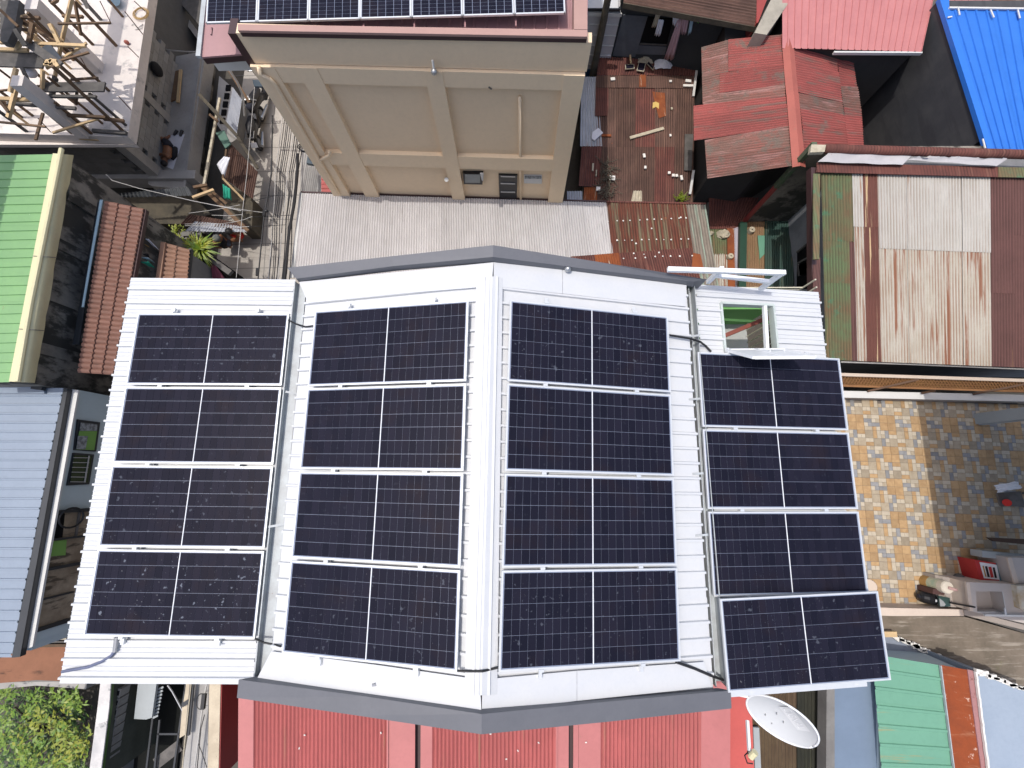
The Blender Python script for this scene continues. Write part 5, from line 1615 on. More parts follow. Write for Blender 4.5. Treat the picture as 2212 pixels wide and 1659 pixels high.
for cj in range(8):
    for ci in range(9):
        for (x_, y_, w_, h_, k_) in cellp:
            gx, gy = ci * 8 + x_ + w_ / 2, cj * 8 + y_ + h_ / 2
            p = org + ex * (gx * HU) + ey * (gy * HU)
            allp.append((p, w_, h_, k_, int(gx // 4) + int(gy // 4)))
inv = RM.transposed()


def proj(p):
    c = inv @ (p - CAM)
    return (CX + FPX * c.x / -c.z, CY - FPX * c.y / -c.z)


vis, rest = [], []
for t in allp:
    u_, v_ = proj(t[0])
    if v_ < 868 or v_ > 1318 or u_ < 1785 or u_ > 2300:
        continue
    left = 1828 + (v_ - 866) * .16
    (vis if (left < u_ < 2190 and v_ < 1300) else rest).append(t)
vis.sort(key=lambda t: -t[1] * t[2] + (0 if proj(t[0])[0] < 2060 else 1.5))
rest += vis[300:]
vis = vis[:300]


def tilemesh(w_, h_, k_):
    key = (w_, h_, k_)
    if key not in tmesh:
        g = .006
        me = MB().box((0, 0, 0), w_ * HU - g, h_ * HU - g, .016).mesh('tile')
        me.materials.append(tm_[k_])
        tmesh[key] = me
    return tmesh[key]


for (p, w_, h_, k_, par) in vis:
    new_obj('tile', tilemesh(w_, h_, k_), pf_, Matrix.Translation(p + Vector((0, 0, -.008 + random.uniform(-.0015, .0015)))) @ Matrix.Rotation(ang, 4, 'Z'))
rmb = MB()
rfm = []
for (p, w_, h_, k_, par) in rest:
    n0 = len(rmb.f)
    rmb.obox(p + Vector((0, 0, -.008)), ex * (w_ * HU / 2 - .003), ey * (h_ * HU / 2 - .003), Vector((0, 0, .008)))
    rfm += ['OBWG'.index(k_)] * (len(rmb.f) - n0)
if rest:
    ro = rmb.build('tiling', m_tO, pf_, kind='stuff')
    for k_ in 'BWG':
        ro.data.materials.append(tm_[k_])
    ro.data.polygons.foreach_set('material_index', rfm)
# slab seams between the big printed tiles
sm = MB()
for k_ in range(0, 18):
    a_ = org + ey * (k_ * 4 * HU) + Vector((0, 0, .0005))
    sm.bar(a_, a_ + ex * (72 * HU), .008, .003)
sm.build('tile_joint', m_grout, pf_, kind='stuff')
MB().prism([P((1770, 862), PZ - .15), P((2330, 880), PZ - .15), P((2330, 1330), PZ - .15), P((1770, 1310), PZ - .15)], 0).build('terrace_building', m_conc2, label='concrete storey carrying the tiled patio', cat='building')
pwl = thing('patio_wall', 'low taupe wall with pale coping and rusty mesh along the top edge of the patio', 'wall', P((2020, 868), PZ))
wa, wb_ = P((1780, 862), PZ), P((2330, 874), PZ)
wd_ = (wb_ - wa).normalized()
wn_ = Vector((-wd_.y, wd_.x, 0))
MB().prism([wa + Vector((0, 0, .32)), wb_ + Vector((0, 0, .32)), wb_ + wn_ * .16 + Vector((0, 0, .32)), wa + wn_ * .16 + Vector((0, 0, .32))], 2.5).build('wall', m_patwall, pwl)
MB().plate([wa + Vector((0, 0, .35)) - wn_ * .01, wb_ + Vector((0, 0, .35)) - wn_ * .01, wb_ + wn_ * .17 + Vector((0, 0, .35)), wa + wn_ * .17 + Vector((0, 0, .35))], .03).build('coping', m_soffit, pwl)
g0, g1 = P((1780, 832), 4.05), P((2330, 850), 4.05)
g2, g3 = P((2330, 826), 4.25), P((1780, 808), 4.25)
gm = MB()
for k_ in range(80):
    gm.bar(bil(g0, g1, g2, g3, k_ / 80, 0), bil(g0, g1, g2, g3, min(1, (k_ + 2.2) / 80), 1), .014, .014)
    gm.bar(bil(g0, g1, g2, g3, k_ / 80, 1), bil(g0, g1, g2, g3, min(1, (k_ + 2.2) / 80), 0), .014, .014)
gm.build('wire_mesh', m_mesh, pwl, kind='stuff')
MB().quad(*[p + Vector((0, 0, -.12)) for p in (g0, g1, g2, g3)]).build('awning_sheet', M('ochre awning', (.30, .17, .06), .9, (.22, .1, .04), 3, .8, spots=((.4, .13, .05), 5, .6, .7)), pwl)
MB().bar(g3, g2, .08, .05).build('mesh_rail', m_patcap, pwl)
MB().bar(g0, g1, .05, .04).build('mesh_rail', m_mesh, pwl)
for a_, b_ in (((590, 462), (1120, 338)), ((1155, 482), (1290, 455)), ((1685, 492), (2212, 390))):
    MB().bar(P(px('n', *a_), 4.0), P(px('n', *b_), 4.32), .05).build('brace', M('brown steel', (.10, .05, .025), .7), pwl)
MB().tube([P(px('n', 310, 157), 4.7), P(px('n', 1000, 180), 4.69), P(px('n', 1600, 205), 4.68), P(px('n', 2400, 240), 4.7)], .022, 6).build('conduit', m_wirel, label='thin pale pipe under the lower edge of the rusty right roof', cat='pipe')
# canopy on a post (its roof starts outside the picture and shades half of the patio)
cnp = thing('patio_canopy', 'grey steel post of a canopy standing at the top right of the patio', 'canopy', P((2103, 906), PZ))
q0 = P((2103, 893), PZ)
MB().bar(q0 + Vector((.14, -.15, 0)), q0 + Vector((.14, -.15, 3.3)), .28, .28).build('post', m_cyl, cnp)
MB().bar(q0 + Vector((.14, -.30, 0)), q0 + Vector((.14, -.30, 3.3)), .12, .03).build('post_rib', m_gutter, cnp)
CZ = 7.6
s0_, s1_ = P((1986, 882), PZ), P((2047, 1292), PZ)
kk_ = (CZ - PZ) / 1.0
cA, cB = s0_ - Vector((.27 * kk_, -.03 * kk_, 0)), s1_ - Vector((.27 * kk_, -.03 * kk_, 0))
cdv = (cB - cA).normalized()
cA, cB = cA - cdv * .35, cB + cdv * .3
cA.z = cB.z = CZ
MB().plate([cA, cA + Vector((9, 0, 0)), cB + Vector((9, 0, 0)), cB], .15).build('roof_sheet', m_galv, cnp)
# south parapet of the patio and the laundry corner
sp = thing('patio_wall', 'low beige topped wall along the bottom edge of the patio', 'wall', P(px('o', 1100, 1350), PZ))
zt2 = PZ + .45
MB().prism([P(px('z', *c), zt2) for c in ((-700, 1350), (-250, 1365), (1040, 1395), (1052, 1512), (-250, 1512), (-700, 1500))], 2.5).build('wall', m_patcap, sp)
MB().quad(Q('z', -700, 1345, zt2 + .0), Q('z', 1035, 1390, zt2 + .0), Q('z', 1035, 1390, PZ), Q('z', -700, 1345, PZ)).build('wall_face', m_patwall, sp)
MB().prism([P(px('z', *c), zt2 + .02) for c in ((1045, 1395), (1110, 1405), (2400, 1740), (2400, 1830), (1060, 1500))], 2.5).build('wall', m_patwall, sp)
MB().prism([P(px('z', *c), zt2 - .15) for c in ((1060, 1490), (2400, 1820), (2400, 1880), (1300, 1560))], 2.5).build('wall', m_woodd, sp)
lc = thing('sink_counter', 'taupe counter with a square sink in the lower right of the patio', 'sink', Q('z', 1500, 1200, PZ))
zc2 = PZ + .8


def ZQ(x, y, zz=zc2):
    return P(px('z', x, y), zz)


sk = [ZQ(1262, 1060), ZQ(1752, 1066), ZQ(1818, 1442), ZQ(1292, 1438)]
ou = [ZQ(1100, 890), ZQ(2400, 950), ZQ(2400, 1700), ZQ(1420, 1490), ZQ(1170, 1420)]
ct = MB()
ct.quad(ou[0], ou[1], sk[1], sk[0]).quad(ou[1], ou[2], sk[2], sk[1]).quad(ou[2], ou[3], sk[3], sk[2]).add([ou[3], ou[4], sk[3]], [(0, 1, 2)]).quad(ou[4], ou[0], sk[0], sk[3])
ct.build('counter_top', m_steelsink, lc)
ba = MB()
lo = [p - Vector((0, 0, .3)) for p in sk]
for k_ in range(4):
    ba.quad(sk[k_], sk[(k_ + 1) % 4], lo[(k_ + 1) % 4], lo[k_])
ba.quad(*lo)
ba.build('basin', m_steelsink, lc)
fr = MB()
for k_ in range(5):
    a_, b_ = ou[k_], ou[(k_ + 1) % 5]
    fr.quad(a_, b_, Vector((b_.x, b_.y, PZ)), Vector((a_.x, a_.y, PZ)))
fr.build('counter_side', m_patcap, lc)
MB().bar(ou[0], ou[4], .08, .05).build('counter_edge', m_patcap, lc)
MB().bar(ZQ(1420, 1495, zc2 + .1), ZQ(2400, 1515, zc2 + .1), .04).build('counter_edge', m_soffit, lc)
for k_ in range(2):
    MB().bar(sk[k_ * 1 + 1], sk[(k_ + 2) % 4], .012, .012).build('basin_rim', m_soffit, lc)
MB().tube([lerp(lo[0], lo[2], .2) + Vector((0, 0, .005)), lerp(lo[0], lo[2], .2) + Vector((0, 0, .02))], .05, 10).build('drain', m_chrome, lc)
MB().tube([ZQ(1650, 1430), ZQ(1650, 1430) + Vector((0, 0, .2)), ZQ(1640, 1400) + Vector((0, .1, .2))], .025, 8).build('tap', m_chrome, lc)
wb2 = thing('wash_board', 'ribbed taupe wash slab left of the sink counter', 'slab', Q('z', 850, 1100, PZ))
sq = [ZQ(515, 758, PZ + .35), ZQ(925, 842, PZ + .35), ZQ(1000, 1362, PZ + .35), ZQ(620, 1330, PZ + .35)]
MB().prism(sq, PZ).build('slab', m_patwall, wb2)
for k_ in range(14):
    MB().bar(lerp(sq[0], sq[1], .35 + k_ * .047) + Vector((0, 0, .006)), lerp(sq[3], sq[2], .35 + k_ * .047) + Vector((0, 0, .006)), .012, .012).build('rib', m_steelsink, wb2)
MB().bar(sq[1] + Vector((0, 0, .01)), sq[2] + Vector((0, 0, .01)), .03, .03).build('slab_edge', m_patcap, wb2)
jg = thing('water_jug', 'round cream and green water jug standing by the wash slab', 'water jug', Q('z', 350, 890, PZ))
j0, j1 = Q('z', 345, 885, PZ), Q('z', 345, 885, PZ) + Vector((0, 0, .62))
MB().tube([j0, lerp(j0, j1, .3)], [.165, .16], 18).build('jug_base', m_ochre, jg)
MB().tube([lerp(j0, j1, .3), lerp(j0, j1, .75)], [.155, .15], 18).build('jug_body', M('jug green print', (.30, .40, .30), .5, (.55, .50, .36), 9, .9), jg)
MB().tube([lerp(j0, j1, .75), lerp(j0, j1, .95), j1], [.15, .15, .13], 18).build('jug_top', M('jug cream', (.62, .56, .46), .5), jg)
MB().tube([j1, j1 + Vector((.10, -.03, .07)), j1 + Vector((.15, -.04, .03))], .035, 8).build('spout', M('jug pink', (.45, .28, .25), .5), jg)
MB().prism([Q('z', *c, PZ + .45) for c in ((480, 1020), (712, 990), (690, 1135), (480, 1110))], PZ).build('box', M('dark brown box', (.07, .03, .025), .7), label='dark brown box between the water jug and the black canister', cat='box')
cn_ = thing('canister', 'black plastic canister lying by the low beige wall', 'canister', Q('z', 400, 1180, PZ))
MB().tube([Q('z', 225, 1150, PZ + .16), Q('z', 250, 1150, PZ + .16), Q('z', 330, 1165, PZ + .16), Q('z', 600, 1215, PZ + .16), Q('z', 640, 1225, PZ + .16)], [.07, .12, .15, .15, .11], 14).build('canister_body', m_plastic_k, cn_)
MB().tube([Q('z', 205, 1147, PZ + .16), Q('z', 232, 1150, PZ + .16)], .05, 10).build('cap', m_navy, cn_)
MB().quad(*[Q('z', *c, PZ + .325) for c in ((528, 1212), (578, 1214), (580, 1258), (530, 1256))]).build('sticker', m_plate, cn_)
dp = thing('dustpan', 'grey green dustpan with a long black handle beside the canister', 'dustpan', Q('z', 700, 1240, PZ))
MB().plate([Q('z', *c, PZ + .42) for c in ((588, 1145), (790, 1182), (806, 1340), (610, 1340))], .04).build('pan', m_plastic_g, dp)
MB().plate([Q('z', *c, PZ + .43) for c in ((600, 1190), (670, 1240), (715, 1300), (690, 1335), (615, 1335))], .01).build('pan_lip', M('grey plastic lip', (.3, .31, .31), .4), dp)
MB().bar(Q('z', 795, 1268, PZ + .45), Q('z', 1250, 1350, PZ + .95), .035).build('long_handle', m_plastic_k, dp)
bx = thing('carton', 'red and white printed carton beside a blue tray on the patio', 'carton', Q('z', 1470, 700, PZ))
cb = [ZQ(1240, 482, PZ + .45), ZQ(1632, 545, PZ + .45), ZQ(1702, 890, PZ + .45), ZQ(1345, 852, PZ + .45)]
MB().prism(cb, PZ).build('carton_body', m_cardR, bx)
c_ = sum(cb, Vector((0, 0, 0))) / 4
MB().plate([lerp(cb[i_], c_, .2) * 1 + Vector((.05, 0, .008)) for i_ in range(4)], .004).build('printed_face', m_paper, bx)
for t_, w_, mm_ in ((.34, .055, m_plastic_k), (.52, .07, m_cardR), (.7, .05, m_plastic_k), (.2, .03, m_ochre)):
    MB().bar(lerp(lerp(cb[0], cb[1], t_ + .12), lerp(cb[3], cb[2], t_ + .12), .25) + Vector((0, 0, .014)), lerp(lerp(cb[0], cb[1], t_ + .12), lerp(cb[3], cb[2], t_ + .12), .8) + Vector((0, 0, .014)), w_, .004).build('print_line', mm_, bx)
MB().prism([ZQ(*c, PZ + .42) for c in ((1640, 545), (1862, 540), (1922, 862), (1706, 862))], PZ).build('tray', m_cardB, label='blue plastic tray between the red carton and the counter', cat='tray')
fk = thing('cabinet', 'cream framed low cabinet above the sink counter', 'cabinet', Q('z', 1950, 700, PZ))
MB().prism([ZQ(*c, PZ + .75) for c in ((1862, 440), (2400, 455), (2400, 935), (2000, 918))], PZ).build('cabinet_body', m_steelsink, fk)
MB().bar(ZQ(1865, 442, PZ + .77), ZQ(2000, 916, PZ + .77), .10, .04).build('front_rail', m_patcap, fk)
MB().bar(ZQ(1270, 360, PZ + .3), ZQ(2400, 470, PZ + .3), .15, .3).build('low_step', m_cyl, label='grey step edge above the red carton', cat='step')
MB().prism([ZQ(*c, zc2 + .12) for c in ((2005, 965), (2330, 960), (2330, 1480), (2070, 1370))], zc2).build('package', M('striped package', (.45, .30, .14), .6, (.62, .6, .52), 2.2, .9), label='white and ochre package on the counter right of the sink', cat='package')
bg_ = crumple('paper_bag', m_paper, 'E', ((1075, 340), (1500, 262), (1555, 385), (1130, 470)), PZ + .62, .10, 'white and pink printed bag on the stool at the right edge', 'bag', 7)
stl = thing('stool', 'low brown stool with a dark frame under the printed bag', 'stool', Q('E', 1350, 560, PZ))
MB().prism([Q('E', *c, PZ + .55) for c in ((1140, 470), (1560, 440), (1640, 720), (1200, 700))], PZ + .5).build('seat', m_woodd, stl)
for c in ((1150, 500), (1600, 470), (1600, 690), (1220, 690)):
    MB().bar(Q('E', *c, PZ), Q('E', *c, PZ + .5), .05).build('leg', m_woodd, stl)
MB().tube([Q('E', 1310, 640, PZ + .56), Q('E', 1310, 640, PZ + .72)], [.07, .085], 12).build('cup', m_redcloth, label='red plastic cup on the stool below the printed bag', cat='cup')
MB().prism([Q('E', *c, PZ + .4) for c in ((990, 1262), (2000, 1310), (2000, 1420), (1100, 1330))], PZ + .3).build('bench', M('dark brown wood', (.06, .03, .015), .6), label='dark brown bench end in the shade at the right edge', cat='bench')
MB().ball(Q('z', 960, 820, PZ + .1), .13, .11, .1).ball(Q('z', 1180, 850, PZ + .1), .14, .09, .09).build('sack', m_woodd, label='dark lumpy sack left of the red carton', cat='sack', smooth=True)
MB().tube([Q('o', 605, 1100, PZ), Q('o', 605, 1100, PZ + .12)], [.17, .16], 16).build('basin', m_patcap, label='round cream basin half hidden by the right solar column', cat='basin')

# old streaked concrete slab and torn pale wall below the patio
oc = thing('concrete_slab', 'old streaked grey brown concrete slab between the patio and the mint roof', 'slab', P((2060, 1380), 0))
poly = [Q('J', *c, PZ + .1) for c in ((-120, 262), (775, 275), (1500, 480), (1500, 985), (880, 765), (640, 690), (330, 540), (130, 455), (-120, 430))]
MB().poly(poly).build('slab_face', m_wethwall, oc)
MB().prism([p - Vector((0, 0, .02)) for p in poly], 0).build('slab_body', m_concd, oc)
pl2 = thing('torn_wall', 'pale blue wall strip with a torn white edge above the mint roof', 'wall', P((1980, 1410), 0))
MB().prism([Q('J', *c, PZ + .16) for c in ((-120, 428), (130, 458), (330, 545), (640, 695), (860, 765), (555, 735), (-120, 690))], 0).build('wall', M('grey blue wall', (.24, .27, .33), .8, (.17, .19, .24), 1.4, .8), pl2)
pr = [(130, 458), (230, 500), (330, 545), (430, 595), (540, 650), (640, 695), (760, 735), (860, 765)]
tj = MB()
for a_, b_ in zip(pr[:-1], pr[1:]):
    for k_ in range(3):
        t_ = (k_ + random.random()) / 3
        c_ = Q('J', a_[0] + (b_[0] - a_[0]) * t_, a_[1] + (b_[1] - a_[1]) * t_, PZ + .2)
        tj.box(c_, random.uniform(.1, .22), random.uniform(.05, .12), .06, random.uniform(-.8, .3))
tj.build('torn_edge', m_litter, pl2, kind='stuff')
tj = MB()
for k_ in range(14):
    t_ = k_ / 13
    c_ = Q('J', 900 + 500 * t_, 775 + 195 * t_, z0 + .16)
    tj.box(c_, random.uniform(.12, .25), random.uniform(.04, .1), .07, random.uniform(-.6, .1))
tj.build('torn_edge', m_litter, pl2, kind='stuff')
MB().bar(Q('J', 30, 432, PZ + .3), Q('J', 145, 432, PZ + .3), .12, .08).build('beam_end', m_woodp, label='sawn timber end sticking out under the lower right solar panel', cat='timber')

# ------------------------------------------------------------------ green roofed house on the left
gh = thing('house', 'house with a pale green ribbed roof and cream flashing at the left edge', 'house', P((80, 580), 0))
z0 = 6.5
sheets(gh, P((-90, 337), z0), P((-90, 829), z0), P((24, 826), z0), P((119, 333), z0), .218, .025, RIB, .87, m_green)


def aq(x, y):
    return px('f', x, y)


def bilp(A, B, C, Dd, s, t):
    f = lambda i: (A[i] + (B[i] - A[i]) * s) * (1 - t) + (Dd[i] + (C[i] - Dd[i]) * s) * t
    return (f(0), f(1))


cA_, cB_, cC_, cD_ = (114, 331), (159, 335), (75.5, 827), (19, 824)
vs = []
n_, m_ = 12, 24
for j_ in range(m_ + 1):
    for i_ in range(n_ + 1):
        s_ = i_ / n_
        zz = z0 + .03 + (.05 * math.sin(min(1, s_ / .45) * math.pi) if s_ < .45 else 0) - (.30 * ((s_ - .42) / .58) ** 1.7 if s_ > .42 else 0) + (.012 * math.sin(j_ * 1.7) if s_ > .8 else 0)
        u_ = bilp(cA_, cB_, cC_, cD_, s_, j_ / m_)
        if i_ == n_:
            u_ = (u_[0] + random.uniform(-2, 2), u_[1])
        vs.append(P(u_, zz))
MB().add(vs, [(j * (n_ + 1) + i, j * (n_ + 1) + i + 1, (j + 1) * (n_ + 1) + i + 1, (j + 1) * (n_ + 1) + i) for j in range(m_) for i in range(n_)]).build('verge_flashing', m_cream, gh, smooth=True)
MB().tube([P((133, 322), z0 + .05), P((128, 350), z0 + .07), P((66, 660), z0 + .07), P((38, 824), z0 + .07)], .05, 8).build('flashing_roll', m_cream, gh)
for v_ in (.45, .77):
    MB().tube([P(bilp(cA_, cB_, cC_, cD_, s_, v_), z0 + .055 + (.05 * math.sin(min(1, s_ / .45) * math.pi) if s_ < .45 else 0) - (.30 * ((s_ - .42) / .58) ** 1.7 if s_ > .42 else 0)) for s_ in (0, .2, .45, .6, .8, 1)], .008, 5).build('flashing_lap', m_concd, gh)
xw = P((150, 340), 6.1).x
yN, yS = P((150, 338), 6.2).y, P((70, 824), 6.2).y
MB().prism([Vector((-20, yN, 6.4)), Vector((xw, yN, 6.15)), Vector((xw + .06, yS, 6.15)), Vector((-20, yS, 6.4))], 0).build('wall', m_mould, gh)
for k_ in range(4):
    yy = yS + (yN - yS) * (.15 + k_ * .23)
    MB().box((xw + .03, yy, 4.2), .06, .25, 3.6).build('wall_pier', m_mould, gh)

# brown tiled roof beside it
tr = thing('house', 'house with a narrow brown tiled roof left of the solar house', 'house', P((240, 620), 0))
tA, tB, tC, tD = P((228, 434), 5.55), P((311, 452), 5.25), P((246, 810), 5.25), P((169, 805), 5.55)
nT = 36
for cI in range(3):
    for rI in range(nT):
        s0_, s1_ = cI / 3, (cI + 1) / 3 + .03
        t0_, t1_ = rI / nT, (rI + 1) / nT
        vs = []
        for i_ in range(3):
            for j_ in range(6):
                p = bil(tA, tB, tC, tD, s0_ + (s1_ - s0_) * i_ / 2, t0_ + (t1_ - t0_) * j_ / 5)
                h_ = .035 * math.sin(math.pi * j_ / 5) ** .8 + (.035 if i_ == 2 else .015 if i_ == 1 else .0)
                vs.append(p + Vector((0, 0, h_ + random.uniform(-.002, .002))))
        fs = [(i * 6 + j, i * 6 + j + 1, (i + 1) * 6 + j + 1, (i + 1) * 6 + j) for i in range(2) for j in range(5)]
        lo = [vs[12 + j] - Vector((0, 0, .04)) for j in range(6)]
        vs += lo
        fs += [(12 + j, 18 + j, 19 + j, 13 + j) for j in range(5)]
        MB().add(vs, fs).build('roof_tile', m_tile, tr)
MB().quad(*[p - Vector((0, 0, .02)) for p in (tA, tB, tC, tD)]).build('underlay', m_copingd, tr)
MB().plate([P(aq(*c), 5.62) for c in ((828, 440), (850, 440), (770, 880), (692, 1330), (676, 1330), (752, 880))], .02).build('blue_sealant', m_bluecloth, tr)
MB().plate([P(aq(*c), 5.56) for c in ((810, 455), (832, 455), (655, 1640), (600, 1640))], .02).build('valley', m_fascia, tr)
MB().bar(P((314, 455), 5.2), P((252, 800), 5.2), .12, .10).build('roof_gutter', m_copingd, tr)
body(tr, [tA, tB, tC, tD], 0, m_mould, .1, inset=.1)
# yard with washing and a small porch roof
po = thing('porch', 'small tan tiled porch roof below the washing, just above the white roof', 'porch', P((375, 570), 0))
pA, pB, pC, pD = P((357, 524), 4.6), P((412, 540), 4.45), P((405, 625), 4.45), P((343, 625), 4.6)
for cI in range(2):
    for rI in range(10):
        vs = []
        for i_ in range(3):
            for j_ in range(5):
                p = bil(pA, pB, pC, pD, (cI + (1.05 * i_ / 2)) / 2, (rI + j_ / 4) / 10)
                vs.append(p + Vector((0, 0, .05 * math.sin(math.pi * j_ / 4) + (.03 if i_ == 2 else 0))))
        MB().add(vs, [(i * 5 + j, i * 5 + j + 1, (i + 1) * 5 + j + 1, (i + 1) * 5 + j) for i in range(2) for j in range(4)]).build('roof_tile', m_tile2, po)
MB().plate([P((347, 522), 4.68), P((357, 523), 4.68), P((344, 625), 4.68), P((333, 625), 4.68)], .08).build('ridge_board', m_tile2, po)
MB().bar(P((413, 538), 4.4), P((403, 625), 4.4), .07, .10).build('fascia_board', m_fascia, po)
body(po, [pA, pB, pC, pD], 0, m_concd, .08, inset=.08)
MB().prism([P(u, 4.2) for u in ((300, 470), (345, 520), (330, 640), (290, 640))], 0).build('terrace', M('taupe terrace', (.36, .30, .24), .9, (.27, .23, .19), 2, .7), label='taupe terrace floor between the brown tiles and the porch roof', cat='terrace')
for cs, mt_, lb2, n_ in ((((215, 150), (260, 140), (395, 225), (250, 300)), m_ochre, 'ochre cloth hanging highest in the washing by the brown tiles', 'cloth'), (((250, 80), (330, 110), (470, 220), (230, 330)), m_navy, 'dark blue cloth behind the ochre one in the washing', 'cloth'),
                         (((205, 395), (300, 400), (512, 605), (215, 470)), m_whitecloth, 'white shirt with red print in the washing by the brown tiles', 'shirt'), (((200, 490), (260, 520), (400, 620), (190, 590)), m_ochre, 'brown cloth below the white shirt in the washing', 'cloth'),
                         (((170, 690), (300, 700), (330, 800), (165, 760)), m_kcloth, 'black cloth above the teal towels in the washing', 'cloth'), (((155, 755), (300, 770), (430, 860), (145, 850)), m_bluecloth, 'pale blue towel in the washing', 'towel'),
                         (((140, 850), (300, 850), (430, 960), (130, 940)), m_tealcloth, 'teal green towel lowest in the washing', 'towel')):
    A_, B_, C_, D_ = [px('w', *c) for c in cs]
    cloth(n_, [P(A_, 5.05), P(B_, 5.0), P(C_, 4.7), P(D_, 4.75)], mt_, lb2, 'washing', Vector((.3, .3, .6)), .03)


def blades(name, base, n, ln, wd, mats, label, trunk=True, up=.5):
    e_ = thing(name, label, 'plant', base - Vector((0, 0, .35)))
    for mt_, cnt in mats:
        mb = MB()
        for _ in range(cnt):
            a_ = random.uniform(0, 6.283)
            l_ = ln * random.uniform(.6, 1.1)
            el = random.uniform(.1, 1.2)
            d = Vector((math.cos(a_) * math.cos(el), math.sin(a_) * math.cos(el), math.sin(el) * up))
            sd = Vector((-math.sin(a_), math.cos(a_), 0)) * wd
            p0 = base + d * .03
            p1 = base + d * l_ * .55 + Vector((0, 0, .04))
            p2 = base + d * l_ - Vector((0, 0, .12 * l_))
            mb.add([p0 - sd * .5, p0 + sd * .5, p1 + sd, p1 - sd, p2], [(0, 1, 2, 3), (3, 2, 4)])
        mb.build('leaves', mt_, e_)
    if trunk:
        MB().tube([base - Vector((0, 0, .35)), base], [.05, .035], 7).build('trunk', m_bark, e_)
    return e_


blades('dracaena', P(px('w', 1340, 610), 3.75), 110, .62, .022, ((m_leafy, 90), (m_leaf, 50)), 'spiky yellow green plant right of the small tiled porch')
sp_ = thing('shrub', 'thin yellow green shrub with small leaf clusters above the tiled porch', 'plant', P(px('w', 850, 400), 0))
mb = MB()
for cx_, cy_, r_ in ((905, 190, 50), (815, 240, 55), (830, 340, 70), (850, 420, 60), (920, 460, 60), (1100, 490, 60), (1130, 540, 40)):
    c_ = P(px('w', cx_, cy_), 2.1)
    for _ in range(26):
        a_ = random.uniform(0, 6.283)
        rr2 = r_ * .1094 / 1006 * 14.5 * random.uniform(.2, 1.1)
        p = c_ + Vector((math.cos(a_) * rr2, math.sin(a_) * rr2, random.uniform(-.1, .15)))
        d = Vector((math.cos(a_), math.sin(a_), random.uniform(-.2, .5))) * .10
        sd = Vector((-math.sin(a_), math.cos(a_), 0)) * .025
        mb.add([p, p + d * .5 + sd, p + d, p + d * .5 - sd], [(0, 1, 2, 3)])
mb.build('leaves', m_leafy, sp_)
b_ = P(px('w', 980, 470), 0)
MB().tube([b_, P(px('w', 920, 430), 1.9), P(px('w', 905, 200), 2.05)], .015, 5).build('stem', m_bark, sp_)
MB().tube([b_, P(px('w', 1100, 500), 2.0)], .015, 5).build('stem', m_bark, sp_)
lo_ = thing('canopy', 'low dark roof edge with hanging clothes right of the spiky plant', 'canopy', P(px('w', 1500, 1000), 0))
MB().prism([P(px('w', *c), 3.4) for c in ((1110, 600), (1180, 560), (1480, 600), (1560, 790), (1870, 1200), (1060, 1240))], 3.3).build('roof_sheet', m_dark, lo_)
MB().bar(P(px('w', 1500, 770), 3.5), P(px('w', 1930, 1080), 3.5), .16, .1).build('edge_board', m_woodd, lo_)
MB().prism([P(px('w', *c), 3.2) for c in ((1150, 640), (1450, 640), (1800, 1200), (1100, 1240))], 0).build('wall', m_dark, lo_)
cloth('cloth', [P(px('w', *c), z_) for c, z_ in (((1530, 880), 3.6), ((1640, 940), 3.6), ((1800, 1180), 3.5), ((1570, 1180), 3.5))], M('maroon cloth', (.12, .025, .045), .9), 'maroon patterned cloth at the low dark roof edge', 'washing', Vector((0, 0, 1)), .02)
cloth('shirt', [P(px('w', *c), 3.6) for c in ((1180, 740), (1260, 770), (1340, 990), (1170, 940))], m_whitecloth, 'small white garment hanging below the spiky plant', 'washing', Vector((0, 0, 1)), .02)

# shanty sheets, timber and wall between the building site and the street
sy = thing('shanty', 'dark shanty of corrugated sheets and timber between the building site and the street', 'shack', P((470, 300), 0))
bq = lambda x, y, zz: P(px('b', x, y), zz)
sheets(sy, bq(385, 725, 2.5), bq(460, 830, 2.5), bq(412, 1150, 2.4), bq(325, 1045, 2.4), .076, .014, SINE, .8, m_galv, wob=.004)
sheets(sy, bq(360, 1185, 2.6), bq(590, 1425, 2.4), bq(548, 1650, 2.4), bq(310, 1480, 2.6), .076, .014, SINE, .8, lambda i, r: m_galv if i > 1 else m_brown, wob=.004)
MB().prism([bq(*c, 1.9) for c in ((300, 1480), (550, 1650), (540, 1900), (450, 1900), (330, 1750))], 0).build('low_roof', m_pole, sy)
MB().prism([bq(*c, 2.2) for c in ((270, 630), (385, 730), (330, 1040), (420, 1150), (360, 1190), (230, 1000))], 0).build('wall', m_conc2, sy)
for k_ in range(5):
    MB().box(bq(345 - k_ * 12, 730 + k_ * 68, 2.22), .16, .22, .04).build('vent_block', m_dark, sy)
for a_, b2_, z1, z2, w_, mt_ in (((105, 785), (420, 1130), 3.6, 3.2, .10, m_pole), ((420, 1130), (590, 1400), 3.2, 2.7, .09, m_pole), ((275, 815), (145, 1535), 3.3, 3.3, .07, m_stone), ((140, 1530), (330, 1690), 3.2, 2.8, .08, m_wood), ((50, 1640), (225, 1575), 3.4, 3.2, .08, m_woodp), ((190, 950), (260, 1010), 3.5, 3.4, .07, m_wood),
                                 ((330, 1240), (300, 1480), 3.2, 3.0, .05, m_wood), ((300, 1480), (475, 1660), 3.0, 2.6, .06, m_woodp), ((350, 580), (520, 850), 3.0, 2.4, .09, m_wood), ((55, 1555), (170, 1535), 3.4, 3.3, .08, m_wood)):
    MB().bar(bq(*a_, z1), bq(*b2_, z2), w_, w_ * .8).build('timber', mt_, sy)
